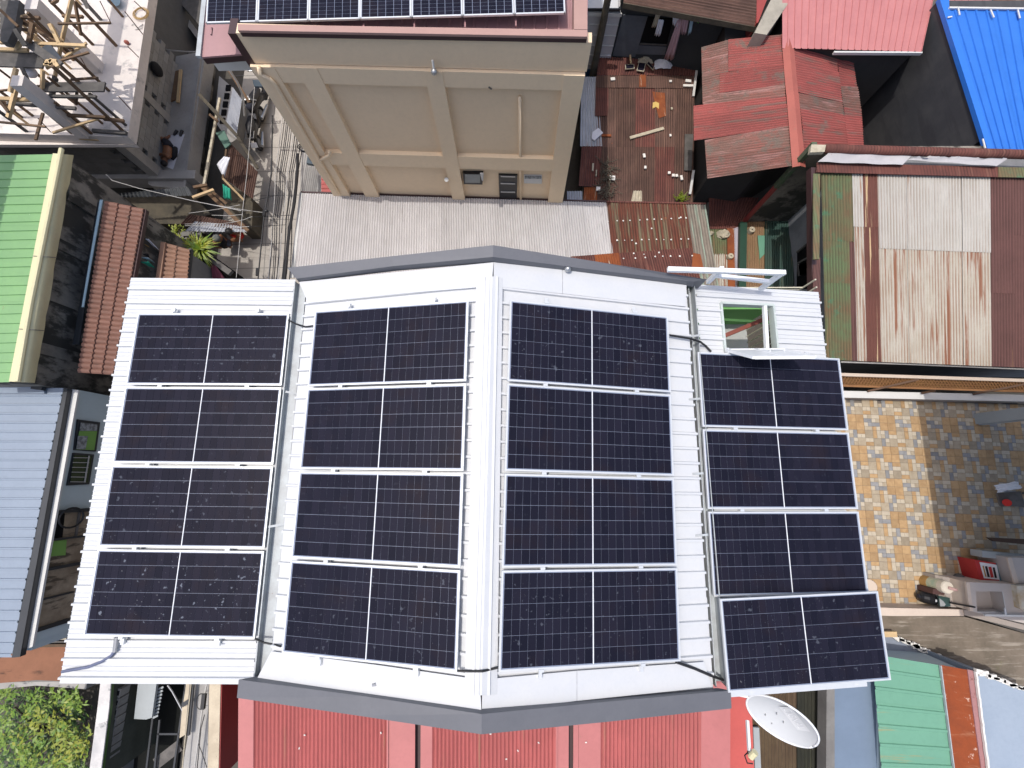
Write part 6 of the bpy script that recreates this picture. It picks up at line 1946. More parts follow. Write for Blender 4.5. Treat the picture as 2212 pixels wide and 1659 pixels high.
for v_ in range(2):
    sheets(sy, P(px('f', 1580 + v_ * 40, 560 + v_ * 60), 2.2), P(px('f', 2040, 640 + v_ * 20), 2.1), P(px('f', 2060, 690 + v_ * 20), 2.1), P(px('f', 1500 + v_ * 40, 640 + v_ * 60), 2.2), .09, .014, SINE, 1.5, (m_brown, m_galv, m_maroon, m_mossroof)[v_], wob=.006)
MB().bar(P(px('f', 1660, 320), 3.0), P(px('f', 2060, 700), 2.4), .11, .09).build('timber', m_wood, sy)
MB().prism([P(px('f', *c), 2.0) for c in ((940, 420), (1590, 400), (1750, 560), (1500, 640), (1250, 640))], 0).build('yard_roof', m_pole, sy)
sheets(sy, P(px('f', 920, 395), 3.3), P(px('f', 1560, 330), 3.3), P(px('f', 1600, 405), 3.2), P(px('f', 920, 425), 3.2), .12, .02, SINE, 2, M('blackish grey iron', (.05, .055, .06), .6, (.03, .033, .036), 2, .8, uv=True), wob=.004)
cloth('sack', [bq(312, 1298, 3.3), bq(362, 1308, 3.3), bq(305, 1468, 3.0), bq(255, 1370, 3.1)], m_whitecloth, 'white woven sack hung on the shanty timber', 'sack', Vector((.2, .2, 1)), .04)
cloth('banner', [bq(300, 1528, 3.1), bq(362, 1565, 3.0), bq(368, 1655, 2.8), bq(310, 1645, 2.9)], m_tealcloth, 'bright green cloth banner on the shanty timber', 'banner', Vector((.2, .2, 1)), .04)
MB().plate([bq(*c, 2.7) for c in ((240, 1100), (310, 1080), (365, 1195), (320, 1230))], .04).build('tarp', M('dull green tarp', (.10, .19, .15), .8), label='dull green tarp on the shanty beside the timber beam', cat='tarp')

# ------------------------------------------------------------------ building site, upper left
cs_ = thing('building_site', 'unfinished concrete building with bare slab and block walls in the upper left corner', 'building', P((250, 250), 0))
ZS, ZT = 5.0, 2.4
cor = P((276, 295.6), ZS)
MB().plate([P((331, -70), ZS), cor, P((-140, 284), ZS), P((-140, -70), ZS)], .30).build('slab', m_conc, cs_)
xb = -11.6
yb0 = PX((336, 377.6), xb).y
MB().prism([Vector((xb - .06, yb0 + 9, 4.7)), Vector((xb - .06, yb0 + .06, 4.7)), Vector((-24, yb0 + .06, 4.7)), Vector((-24, yb0 + 9, 4.7))], 0).build('wall_core', m_mortar, cs_)
MB().prism([P((444, 110), ZT), P((401.5, 409), ZT), P((330, 402), ZT), Vector((xb - .3, yb0 - .25, ZT)), Vector((xb - .3, yb0 + 4.6, ZT))], ZT - .5).build('ledge_slab', m_conc2, cs_)
MB().bar(P((434, 118), ZT + .03), P((399, 407), ZT + .03), .07, .07).build('ledge_curb', m_conc2, cs_)
MB().prism([P((440, 112), ZT - .5), P((398, 409), ZT - .5), P((330, 402), ZT - .5), P((370, 112), ZT - .5)], 0).build('lower_wall', m_mould, cs_)
MB().box((xb - .02, yb0 + .1, (ZT + 4.7) / 2), .30, .32, 2.3).build('corner_column', m_conc2, cs_)
MB().box((-18, yb0 + .0, ZT - .1), 15.4, .3, .5).build('edge_beam', m_conc2, cs_)
MB().box((xb, yb0 + 2.15, (ZT + 4.7) / 2), .16, .26, 2.3).build('wall_stiffener', m_conc2, cs_)
bme = MB().box((0, 0, 0), .10, .392, .192).mesh('hollow_block')
bme.materials.append(m_block)
for r_ in range(11):
    zz = ZT + .1 + r_ * .2
    for c in range(11):
        yy = yb0 + .48 + c * .4 + (.2 if r_ % 2 else 0)
        if 1.9 < yy - yb0 < 2.3 or yy - yb0 > 4.4:
            continue
        if (2.75 < yy - yb0 < 3.7 and zz > ZT + 1.3) or (.75 < yy - yb0 < 1.6 and zz > ZT + 1.4):
            continue
        o_ = new_obj('hollow_block', bme, cs_, Matrix.Translation(Vector((xb, yy, zz)) - Vector(cs_.location)))
MB().box((xb - .055, yb0 + 3.2, ZT + 1.8), .02, 1.0, 1.0).build('window_opening', m_dark, cs_)
MB().box((xb - .055, yb0 + 1.15, ZT + 1.85), .02, .9, .9).build('window_opening', m_dark, cs_)
# faint courses on the dark south wall
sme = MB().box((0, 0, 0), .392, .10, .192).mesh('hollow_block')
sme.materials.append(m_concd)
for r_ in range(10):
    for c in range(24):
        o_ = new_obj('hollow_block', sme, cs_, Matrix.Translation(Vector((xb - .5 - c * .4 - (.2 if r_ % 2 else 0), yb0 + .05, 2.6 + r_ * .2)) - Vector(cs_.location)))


def col_at(kk, base, top, w, mat, name='column'):
    b_ = P(px(kk, *base), ZS)
    t_ = vert_top(b_, px(kk, *top))
    MB().box(((b_.x), b_.y, (ZS + t_.z) / 2), w, w, t_.z - ZS).build(name, mat, cs_)
    return b_, t_


k1, t1 = col_at('a', (815, 570), (250, 40), .30, m_conc)
k2, t2 = col_at('a', (700, 1110), (150, 660), .28, m_conc)
MB().prism([P((-140, 312), 4.72), P((292, 313), 4.7), cor + Vector((.02, -.02, -.29)), P((-140, 300), 4.7)], 4.6).build('slab_lip', m_conc, cs_)
bx_ = k1.x - .55
MB().box((bx_, k1.y, 8.0), .32, 14, .45).build('roof_beam', m_conc2, cs_)
sc_ = thing('scaffold', 'tangle of timber and bamboo scaffolding poles on the unfinished slab', 'scaffolding', P((120, 150), ZS))


def apx(c):
    return px('a', *c)


for base, top, w, mt_ in (((1020, 140), (880, -10), .055, m_wood), ((965, 380), (640, 0), .07, m_wood), ((772, 372), (420, 0), .065, m_wood), ((905, 755), (150, 165), .06, m_wood), ((838, 165), (690, -30), .075, m_woodd), ((1045, 1040), (740, 770), .06, m_woodd),
                          ((1040, 1105), (380, 590), .065, m_wood), ((595, 1105), (215, 850), .06, m_wood), ((222, 1092), (-20, 900), .07, m_woodd), ((850, 1025), (470, 590), .05, m_wood), ((600, 690), (300, 330), .05, m_wood), ((760, 1110), (440, 860), .06, m_wood), ((270, 960), (0, 720), .06, m_wood), ((660, 690), (520, 400), .08, m_wood)):
    b_ = P(apx(base), ZS)
    t_ = vert_top(b_, apx(top))
    o_ = Vector((random.uniform(-.04, .04), random.uniform(-.04, .04), 0))
    MB().bar(b_, t_ + o_, w, w * .8).build('pole', mt_, sc_)
for a_, b2_, z1, z2, w, h, mt_ in (((145, 142), (330, 150), 8.6, 8.6, .07, .05, m_wood), ((520, 132), (690, 140), 8.3, 8.3, .07, .05, m_wood), ((0, 350), (710, 380), 8.4, 8.4, .08, .05, m_woodp), ((-20, 410), (235, 418), 8.4, 8.4, .09, .05, m_woodp), ((140, 165), (605, 415), 8.5, 8.3, .06, .05, m_wood),
                                   ((-30, 490), (370, 505), 8.35, 8.3, .42, .04, m_woodd), ((215, 345), (500, 545), 8.45, 8.45, .20, .04, m_woodd), ((370, 390), (480, 530), 8.4, 8.4, .30, .04, M('blue black panel', (.035, .045, .06), .6, (.06, .07, .085), 4)), ((365, 725), (870, 722), 8.0, 8.0, .26, .04, m_woodd), ((180, 797), (800, 803), 7.9, 7.9, .07, .05, m_woodd), ((0, 818), (285, 832), 8.0, 8.0, .09, .05, m_woodp),
                                   ((560, 955), (880, 975), 7.5, 7.4, .07, .06, m_wood), ((860, 985), (1030, 1005), 7.3, 7.2, .08, .06, m_wood), ((770, 1085), (1050, 1105), 6.9, 6.9, .09, .07, m_woodd), ((60, 855), (630, 900), 7.8, 7.7, .08, .05, m_woodd), ((650, 1148), (815, 1160), 6.65, 6.65, .05, .05, m_woodp),
                                   ((600, -30), (515, 330), 9.0, 8.2, .13, .06, m_woodp), ((515, 330), (455, 640), 8.3, 7.6, .10, .06, m_woodp), ((135, 565), (85, 765), 8.5, 8.3, .09, .06, m_woodp), ((140, 710), (70, 975), 8.2, 7.9, .09, .07, m_woodp), ((355, 580), (350, 745), 8.3, 8.0, .08, .06, m_woodp), ((415, 200), (495, 360), 8.6, 8.4, .08, .07, m_woodp), ((620, 10), (672, 295), 8.6, 8.1, .06, .05, m_wood),
                                   ((190, 330), (130, 415), 8.5, 8.4, .12, .05, m_woodp), ((640, 730), (632, 860), 7.9, 7.6, .06, .05, m_wood), ((270, 190), (240, 350), 8.7, 8.5, .12, .05, m_wood), ((460, 640), (430, 800), 7.9, 7.6, .12, .08, m_woodd), ((180, 560), (290, 790), 8.4, 8.1, .07, .05, m_woodd), ((0, 80), (150, 220), 9.0, 8.8, .06, .05, m_wood), ((120, 240), (210, 380), 8.8, 8.6, .10, .04, m_woodd),
                                   ((0, 840), (70, 930), 8.1, 8.0, .06, .05, m_wood), ((430, 30), (480, 0), 8.9, 9.0, .07, .05, m_wood), ((700, 0), (730, 70), 8.7, 8.6, .09, .03, m_woodd)):
    MB().bar(P(apx(a_), z1 - 1.8), P(apx(b2_), z2 - 1.8), w, h).build('plank', mt_, sc_)
MB().prism([P(apx(c), 6.9) for c in ((0, 0), (160, 0), (120, 230), (60, 350), (0, 340))], 6.75).build('plank_stack', m_woodd, sc_)
random.seed(21)
for k_ in range(30):
    bx0, by0 = random.uniform(-40, 860), random.uniform(30, 1060)
    if random.random() < .6:
        b_ = P(apx((bx0, by0)), ZS)
        t_ = b_ + Vector((random.uniform(-.12, .12), random.uniform(-.12, .12), random.uniform(.9, 2.6)))
        MB().bar(b_, t_, random.uniform(.035, .06)).build('pole', random.choice((m_wood, m_wood, m_woodp, m_pole)), sc_)
    else:
        zz = ZS + random.uniform(.3, 2.0)
        an = random.choice((0, 0, 1.57, .5)) + random.uniform(-.15, .15)
        c_ = P(apx((min(bx0, 700), by0)), zz)
        d_ = Vector((math.cos(an), math.sin(an), random.uniform(-.15, .15))) * random.uniform(.5, 1.5)
        MB().bar(c_ - d_ / 2, c_ + d_ / 2, random.uniform(.035, .07), .035).build('pole', random.choice((m_wood, m_woodp, m_wood)), sc_)
for a_, b2_ in (((1035, 95), (1185, 285)), ((1115, 10), (1200, 90)), ((1060, 385), (1150, 475)), ((985, 800), (1085, 910)), ((830, 10), (920, 190)), ((670, 480), (740, 600)), ((315, 980), (420, 1095))):
    MB().tube([P(apx(a_), ZS + .7), P(apx(b2_), ZS + .02)], .012, 5).build('rebar', M('rust bar', (.13, .05, .03), .9), cs_)
for k_ in range(4):
    c_ = P(apx((1170, 115)), ZS + .02 + .01 * k_)
    MB().tube([c_ + Vector((math.cos(a) * (.17 + .02 * k_), math.sin(a) * (.15 + .02 * k_), random.uniform(0, .02))) for a in [i * .4 for i in range(17)]], .008, 5).build('wire_coil', M('ochre wire', (.42, .27, .10), .7), cs_)
MB().tube([P(apx(c), ZS + .02) for c in ((1090, 210), (1110, 200), (1140, 235), (1185, 200), (1175, 235), (1120, 245))], .010, 5).build('wire_end', m_wirel, cs_)
MB().ball(P(apx((1050, 350)), ZS + .06), .07, .05, .06, 8, 5).build('tin', M('brick red tin', (.35, .1, .07), .7), label='small reddish lump on the pale slab', cat='debris')
MB().tube([P(apx((935, -8)), ZS), P(apx((935, -8)), ZS + .25)], .16, 14).build('bucket', m_bluecloth, label='pale blue bucket at the top edge of the slab', cat='bucket')
MB().ball(P(apx((255, 600)), 6.3), .14, .13, .12, 10, 6).build('helmet', m_whitecloth, label='white round hard hat among the scaffolding', cat='hard hat', smooth=True)
mb = MB()
for k_ in range(16):
    c_ = P(apx((random.uniform(385, 480), random.uniform(495, 545))), 6.68)
    mb.box(c_, random.uniform(.06, .14), random.uniform(.04, .1), .05, random.uniform(0, 3))
mb.build('wood_offcuts', m_woodp, label='small pile of pale wood offcuts on the scaffold boards', cat='wood', kind='stuff')
# recess north of the ledge with pipe and rope
rc_ = thing('shed', 'dark recessed shed with a white pipe beyond the concrete ledge', 'shed', P((390, 60), 0))
MB().prism([P(apx(c), 1.35) for c in ((1300, 60), (1640, 60), (1640, 440), (1380, 440), (1290, 330))], 0).build('floor_slab', m_concd, rc_)
MB().prism([P(apx(c), 2.1) for c in ((1450, 30), (1480, 40), (1650, 270), (1640, 330), (1450, 70))], 1.3).build('beam', m_conc2, rc_)
MB().prism([P(apx(c), 2.3) for c in ((1320, -60), (1460, -60), (1460, 105), (1310, 105))], 2.1).build('roof_sheet', m_maroon, rc_)
MB().bar(P(apx((1310, 90)), 2.4), P(apx((1465, 95)), 2.4), .12, .06).build('edge_board', m_creamledge, rc_)
MB().prism([P(apx(c), 2.5) for c in ((1460, -60), (1620, -60), (1700, 60), (1670, 230), (1500, 30))], 2.3).build('roof_sheet', m_woodd, rc_)
pp = MB()
b_ = P(apx((1545, 420)), 1.4)
t_ = vert_top(b_, apx((1500, 350)))
seg_ = 14
vs = [q + Vector((.17 * math.cos(6.283 * k / seg_), .17 * math.sin(6.283 * k / seg_), 0)) for q in (b_, t_) for k in range(seg_)]
vs += [t_ + Vector((.14 * math.cos(6.283 * k / seg_), .14 * math.sin(6.283 * k / seg_), 0)) for k in range(seg_)] + [t_ + Vector((.14 * math.cos(6.283 * k / seg_), .14 * math.sin(6.283 * k / seg_), -.5)) for k in range(seg_)]
fs = []
for k in range(seg_):
    q = (k + 1) % seg_
    fs += [(k, q, seg_ + q, seg_ + k), (seg_ + k, seg_ + q, 2 * seg_ + q, 2 * seg_ + k), (2 * seg_ + k, 2 * seg_ + q, 3 * seg_ + q, 3 * seg_ + k)]
pp.add(vs, fs).build('vent_pipe', m_cyl, rc_, smooth=True)
MB().tube([P(apx(c), 2.9) for c in ((1330, 402), (1420, 418), (1540, 428), (1650, 430))], .02, 6).build('rope', m_wirel, label='white rope strung from the block wall to the tan building', cat='rope')
MB().plate([P(apx(c), ZT + .06) for c in ((1420, 600), (1500, 575), (1480, 810), (1410, 840))], .05).build('board_pile', m_wood, label='pile of brown boards on the concrete ledge', cat='boards')
MB().bar(P(apx((1500, 580)), ZT + .1), P(apx((1475, 850)), ZT + .1), .09, .05).build('board', m_woodp, label='single paler board beside the board pile on the ledge', cat='board')
mb = MB().ball(PX(apx((1300, 575)), xb + .16), .12, .2, .24, 10, 7)
mb.build('bag', m_kcloth, label='black bag hanging at the upper window opening of the block wall', cat='bag', smooth=True)

# ------------------------------------------------------------------ people


def person(label, chains, mat, loc, name='person'):
    """chains: list of [(point, radius), ...]; the first point of the first chain is the pelvis; later chains start at a named joint index"""
    e_ = thing(name, label, 'person', loc)
    vs, es, rs = [], [], []
    for start, pts in chains:
        prev_ = start
        for p, r in pts:
            vs.append(Vector(p) - Vector(loc))
            rs.append(r)
            if prev_ is not None:
                es.append((prev_, len(vs) - 1))
            prev_ = len(vs) - 1
    me = bpy.data.meshes.new('body')
    me.from_pydata([tuple(v) for v in vs], es, [])
    me.materials.append(mat)
    o = bpy.data.objects.new('body', me)
    COL.objects.link(o)
    o.parent = e_
    sk_ = o.modifiers.new('skin', 'SKIN')
    sk_.use_smooth_shade = True
    for i_, r in enumerate(rs):
        d = me.skin_vertices[0].data[i_]
        d.radius = (r, r)
        d.use_root = (i_ == 0)
    ss = o.modifiers.new('sub', 'SUBSURF')
    ss.levels = 1
    ss.render_levels = 2
    return e_


AP = lambda x, y, zz: P(px('A', x, y), zz)
sl_ = person('shirtless person in dark shorts sleeping on a white sheet on the concrete ledge',
             [(None, [(AP(835, 770, ZT + .13), .13), (AP(835, 880, ZT + .13), .125), (AP(830, 1030, ZT + .14), .145), (AP(800, 1160, ZT + .14), .11), (AP(755, 1225, ZT + .14), .055), (AP(715, 1310, ZT + .14), .085), (AP(690, 1400, ZT + .13), .088)]),
              (3, [(AP(860, 1190, ZT + .22), .06), (AP(740, 1110, ZT + .24), .048), (AP(590, 1080, ZT + .17), .04), (AP(480, 1160, ZT + .10), .033), (AP(410, 1215, ZT + .07), .03)]),
              (3, [(AP(740, 1190, ZT + .08), .055), (AP(640, 1190, ZT + .07), .042), (AP(560, 1250, ZT + .06), .032)]),
              (0, [(AP(800, 690, ZT + .17), .09), (AP(620, 560, ZT + .17), .068), (AP(480, 440, ZT + .14), .052), (AP(340, 350, ZT + .10), .035), (AP(240, 240, ZT + .08), .032), (AP(200, 205, ZT + .08), .02)]),
              (0, [(AP(720, 700, ZT + .09), .08), (AP(640, 590, ZT + .07), .062), (AP(800, 520, ZT + .07), .05), (AP(890, 450, ZT + .06), .032), (AP(900, 420, ZT + .07), .025)])], m_skin, AP(835, 770, ZT))
MB().ball(AP(690, 1405, ZT + .15), .10, .10, .095, 12, 8).build('hair', m_hair, sl_, smooth=True)
mb = MB().tube([AP(825, 845, ZT + .15), AP(830, 770, ZT + .15), AP(800, 700, ZT + .17), AP(700, 625, ZT + .17)], [.135, .145, .115, .095], 12)
mb.build('shorts', m_navy, sl_, smooth=True)
mb = MB().tube([AP(1090, 860, ZT + .05), AP(1070, 980, ZT + .06), AP(1050, 1130, ZT + .06), AP(960, 1270, ZT + .05)], [.06, .08, .085, .05], 10)
mb.build('shirt', m_kcloth, label='black shirt crumpled along the sleeping person', cat='clothes', smooth=True)
MB().plate([AP(*c, ZT + .012) for c in ((740, 450), (1400, 400), (1000, 1610), (400, 1390), (560, 1000))], .008).build('sheet', m_whitecloth, label='white sheet under the sleeping person on the ledge', cat='sheet')
for (a_, b2_, l_) in (((1030, 440), (1140, 270), 'left'), ((1250, 465), (1320, 275), 'right')):
    MB().tube([AP(*a_, ZT + .03), lerp(AP(*a_, ZT + .03), AP(*b2_, ZT + .03), .5), AP(*b2_, ZT + .03)], [.035, .05, .05], 10).build('slipper', m_plastic_k, label=f'{l_} black slipper at the end of the white sheet', cat='slipper')

WP = lambda x, y, zz: P(px('w', x, y), zz + GZ)
r1 = person('person in a red shirt crouching at the roadside below the cables',
            [(None, [(WP(2080, 330, .42), .15), (WP(2040, 290, .60), .145), (WP(1980, 250, .80), .15), (WP(1930, 240, .88), .075), (WP(1890, 250, .98), .10)]),
             (2, [(WP(1990, 200, .78), .07), (WP(1930, 300, .62), .055), (WP(1930, 370, .5), .045)]), (2, [(WP(2090, 320, .74), .07), (WP(2040, 390, .55), .055), (WP(1960, 400, .5), .045)]),
             (0, [(WP(2040, 400, .50), .095), (WP(1960, 420, .45), .075), (WP(1990, 440, .06), .05)])], m_skin, WP(2080, 330, 0))
MB().tube([WP(2090, 335, .45), WP(2040, 290, .62), WP(1975, 250, .82)], [.165, .168, .15], 12).build('shirt', m_redcloth, r1, smooth=True)
MB().ball(WP(1885, 250, 1.02), .115, .115, .11, 12, 8).build('hair', m_hair, r1, smooth=True)
r2 = person('person in a grey cap and dark clothes sitting at the roadside beside the red shirt',
            [(None, [(WP(1800, 500, .42), .15), (WP(1740, 450, .62), .145), (WP(1680, 410, .82), .15), (WP(1660, 395, .95), .07), (WP(1640, 385, 1.05), .10)]),
             (2, [(WP(1730, 340, .82), .065), (WP(1830, 440, .62), .05), (WP(1780, 470, .52), .042)]), (2, [(WP(1600, 470, .80), .065), (WP(1640, 560, .58), .05), (WP(1760, 575, .5), .04)]),
             (0, [(WP(1880, 480, .46), .09), (WP(1930, 520, .1), .06)])], m_skin, WP(1800, 500, 0))
MB().tube([WP(1810, 505, .42), WP(1745, 455, .63), WP(1690, 415, .82)], [.16, .16, .15], 12).build('shirt', m_kcloth, r2, smooth=True)
MB().ball(WP(1640, 385, 1.09), .125, .125, .10, 12, 8).build('cap', m_greycloth, r2, smooth=True)
MB().tube([WP(1800, 500, .46), WP(1890, 480, .50)], [.13, .11], 10).build('shorts', M('grey blue shorts', (.09, .10, .14), .9), r2, smooth=True)
jk = MB()
for k_ in range(40):
    c_ = WP(random.uniform(950, 1750), random.gauss(280, 60), .2)
    jk.box(c_, random.uniform(.08, .3), random.uniform(.06, .2), random.uniform(.1, .4), random.uniform(0, 3))
jk.build('junk_heap', m_concd, label='heap of grey scrap behind the two people at the roadside', cat='scrap heap', kind='stuff')

# ------------------------------------------------------------------ scooters


def scooter(name, label, front, rear, plate_side=1):
    f_, r_ = Vector((front.x, front.y, GZ)), Vector((rear.x, rear.y, GZ))
    e_ = thing(name, label, 'scooter', (f_ + r_) / 2, 'scooters parked along the street')
    d = (f_ - r_).normalized()
    s_ = Vector((-d.y, d.x, 0))
    c = (f_ + r_) / 2
    Pn = lambda x, y, zz: c + d * x + s_ * y + Vector((0, 0, zz))
    for xx in (.62, -.62):
        ring = [Pn(xx + .23 * math.cos(a), 0, .27 + .23 * math.sin(a)) for a in [k * math.pi / 8 for k in range(17)]]
        w_ = MB().tube(ring, .05, 8, caps=False).build('wheel', m_plastic_k, e_, smooth=True)
        MB().tube([Pn(xx, -.04, .27), Pn(xx, .04, .27)], .15, 10).build('rim', m_chrome, w_)
    MB().tube([Pn(-.85, 0, .72), Pn(-.6, 0, .68), Pn(-.25, 0, .60), Pn(0, 0, .42)], [.07, .16, .17, .13], 10).build('rear_body', m_plastic_k, e_, smooth=True)
    MB().tube([Pn(-.72, 0, .80), Pn(-.4, 0, .80), Pn(.0, 0, .72)], [.10, .14, .10], 10).build('seat', M('scooter seat', (.03, .03, .034), .6), e_, smooth=True)
    MB().tube([Pn(.0, 0, .34), Pn(.30, 0, .34), Pn(.48, 0, .55), Pn(.52, 0, .92)], [.12, .13, .16, .12], 10).build('front_shield', m_plastic_k, e_, smooth=True)
    MB().tube([Pn(.62, 0, .56), Pn(.8, 0, .45), Pn(.86, 0, .36)], [.07, .08, .05], 8).build('front_fender', m_plastic_g, e_, smooth=True)
    MB().tube([Pn(.42, .34, 1.0), Pn(.50, .12, .98), Pn(.50, -.12, .98), Pn(.42, -.34, 1.0)], .022, 8).build('handlebar', m_chrome, e_)
    MB().ball(Pn(.58, 0, .95), .09, .09, .08).build('headlight', m_plate, e_, smooth=True)
    for y_ in (.36, -.36):
        MB().tube([Pn(.45, y_ * .8, 1.0), Pn(.44, y_, 1.18)], .01, 5).build('mirror_stem', m_plastic_k, e_)
        MB().ball(Pn(.44, y_, 1.2), .03, .07, .045).build('mirror', m_plastic_k, e_, smooth=True)
    q_ = [Pn(-.90, .11, .62), Pn(-.90, -.11, .62), Pn(-1.0, -.11, .50), Pn(-1.0, .11, .50)]
    MB().plate(q_, .012).build('number_plate', m_plate, e_)
    MB().tube([Pn(-.2, -.14, .25), Pn(-.85, -.18, .36)], [.04, .06], 8).build('exhaust', m_chrome, e_)
    MB().tube([Pn(-.3, .16, .62), Pn(-.75, .15, .7)], .03, 6).build('side_panel', m_stone, e_)
    MB().tube([Pn(-.62, .15, .82), Pn(-.9, .13, .84), Pn(-.9, -.13, .84), Pn(-.62, -.15, .82)], .015, 6).build('grab_rail', m_chrome, e_)


UP = lambda x, y, zz: P(px('u', x, y), zz + GZ)
scooter('scooter', 'nearer black scooter, helmet on its handlebar, parked left of the tan building', UP(585, 830, .4), UP(600, 1400, .4))
scooter('scooter', 'second black scooter further up the street half hidden below the slate blue canopy', UP(790, 330, .4), UP(690, 640, .4))
MB().ball(UP(465, 715, 1.1), .14, .13, .12, 12, 8).build('helmet', m_navy, label='dark blue and white helmet on the nearer scooter handlebar', cat='helmet', smooth=True)

# ------------------------------------------------------------------ overhead cables
DP = lambda x, y, zz: P(px('D', x, y), zz)
cables = []
for k_ in range(13):
    f_ = k_ / 12
    a_ = (790 + 165 * f_ + random.uniform(-6, 6), 830 + 380 * f_ ** .9)
    n0 = bq(a_[0] + 8, a_[1] - 120, 3.3)
    m0_ = DP(1010 + 380 * f_ + random.uniform(-8, 8), 0, 3.2)
    m1_ = DP(960 + 360 * f_ + random.uniform(-20, 20), 700, 3.1)
    e0_ = DP(900 + 330 * f_ + random.uniform(-25, 25), 1800, 3.2)
    if k_ in (0,):
        continue
    cables.append(([n0, m0_, m1_, e0_], random.choice((.010, .012, .015))))
CORD = ['first', 'second', 'third', 'fourth', 'fifth', 'sixth', 'seventh', 'eighth', 'ninth', 'tenth', 'eleventh', 'twelfth']
for q_, (pts, r_) in enumerate(cables):
    dense = []
    for i_ in range(len(pts) - 1):
        for t_ in (0, .25, .5, .75):
            dense.append(lerp(pts[i_], pts[i_ + 1], t_) + Vector((random.uniform(-.004, .004), 0, -.05 * math.sin(math.pi * t_))))
    dense.append(pts[-1])
    MB().tube(dense, r_, 5).build('overhead_cable', m_wire if q_ % 6 else m_wirel, label=f'{CORD[q_]} cable from the left in the bundle running above the street', cat='cable', group='cables above the street')
MB().tube([DP(1395, -300, 3.2), DP(1390, 0, 3.2), DP(1345, 450, 3.2), DP(1262, 900, 3.2), DP(1190, 1600, 3.2), DP(1170, 1900, 3.2)], .045, 8).build('overhead_cable', m_wire, label='thickest black cable on the right side of the bundle above the street', cat='cable')
MB().tube([DP(1000, -900, 3.5), DP(990, 0, 3.5), DP(955, 180, 3.5), DP(915, 440, 3.5), DP(870, 680, 3.5), DP(830, 1100, 3.5), DP(785, 1560, 3.5), DP(770, 1800, 3.5)], .022, 6).build('overhead_cable', m_wire, label='twisted black cable with a splice on the left of the bundle', cat='cable')
MB().tube([DP(880, 570, 3.5), DP(870, 670, 3.5)], .05, 8).ball(DP(905, 585, 3.5), .07, .05, .05).build('cable_splice', m_wire, label='black splice box on the twisted cable', cat='splice box')
MB().tube([DP(770, 1480, 3.5), DP(765, 1590, 3.5)], .045, 8).build('cable_splice', m_wire, label='small black splice at the lower end of the twisted cable', cat='splice box')
MB().tube([bq(565, 700, 3.8), DP(605, 0, 3.7), DP(540, 560, 3.65), DP(440, 1620, 3.7)], .008, 6).build('overhead_cable', m_wirel, label='single pale wire left of the cable bundle', cat='cable')
for pts, lb2, mt_ in ((((680, 432), (880, 385), (1100, 335)), 'upper cross wire from the shanty corner to the bundle', m_wire), (((690, 680), (1000, 668), (1290, 650)), 'thicker middle cross wire to the bundle', m_wire), (((640, 825), (900, 820), (1210, 800)), 'lower cross wire to the bundle', m_wire),
                      (((30, 483), (360, 535), (700, 590), (870, 610)), 'white wire sagging in from the left to the twisted cable', m_wirel), (((-360, 790), (0, 780), (150, 790), (370, 765), (560, 720), (690, 670)), 'silvery pair of wires coming from the brown tiled roof', m_wirel), (((-360, 815), (0, 812), (400, 835), (640, 828)), 'lower silvery wire from the brown tiled roof', m_wirel),
                      (((-300, 620), (0, 580), (200, 550), (500, 490)), 'thin wire crossing the shanty roofs', m_wirel), (((60, 650), (330, 660), (540, 640)), 'short wire with white connectors over the shanty', m_wirel)):
    MB().tube([DP(*c, 3.3) for c in pts], .0075, 5).build('cross_wire', mt_, label=lb2, cat='wire')
MB().tube([P(px('f', 880, 230), 4.8), P(px('f', 930, 280), 4.75), P(px('f', 1150, 345), 4.6), P(px('f', 1600, 450), 4.5), P(px('f', 2000, 530), 4.4), DP(700, 590, 3.3)], .009, 5).build('cross_wire', m_wirel, label='long pale wire from the dark block wall to the street', cat='wire')
MB().tube([bq(345, 565, 4.6), bq(420, 680, 4.2), bq(470, 800, 3.6), bq(480, 960, 2.8)], .03, 6).build('drop_wire', m_wirel, label='white conduit curving down beside the nearer scooter', cat='pipe')
for k_ in range(3):
    c_ = bq(985, 1228, 4.0)
    MB().tube([c_ + Vector((math.cos(a) * (.15 + .02 * k_), math.sin(a) * .14, .03 * k_)) for a in [i * .42 for i in range(16)]], .012, 5).build('cable_coil', m_wire, label=('outer', 'middle', 'inner')[2 - k_] + ' loop of the black cable coil by the tan wall', cat='cable coil')

# ------------------------------------------------------------------ blue grey house, lower left
lh = thing('house', 'pale blue house with a blue grey ribbed roof and black fascia, lower left', 'house', P((60, 1120), 0))
z0 = 5.5
sheets(lh, P((-90, 838), z0), P((-90, 1420), z0), P((25, 1420), z0), P((137, 838), z0), .212, .024, RIB, .85, m_bluegrey)
MB().plate([P(u, z0 + .06) for u in ((-90, 829), (70, 829), (95, 838), (95, 850), (-90, 848))], .08).build('ridge_flashing', m_bluegrey, lh)
MB().bar(P((72, 836), z0 + .08), P((95, 839), z0 + .08), .10, .10).build('flashing_end', m_fascia, lh)
MB().plate([P(u, z0 + .02) for u in ((138, 837), (146, 839.5), (43, 1419), (25, 1421))], .12).build('fascia_board', m_fascia, lh)
MB().plate([P(u, z0 - .11) for u in ((145, 839), (169, 843), (70, 1397), (41, 1409))], .05).build('eave_board', m_soffit, lh)
xl = P((168, 843), z0 - .2).x + .0
yl1, yl0 = P((160, 842), z0 - .2).y, P((60, 1405), z0 - .2).y


def LX(kk, c, off=0.0):
    return PX(px(kk, *c), xl + off)


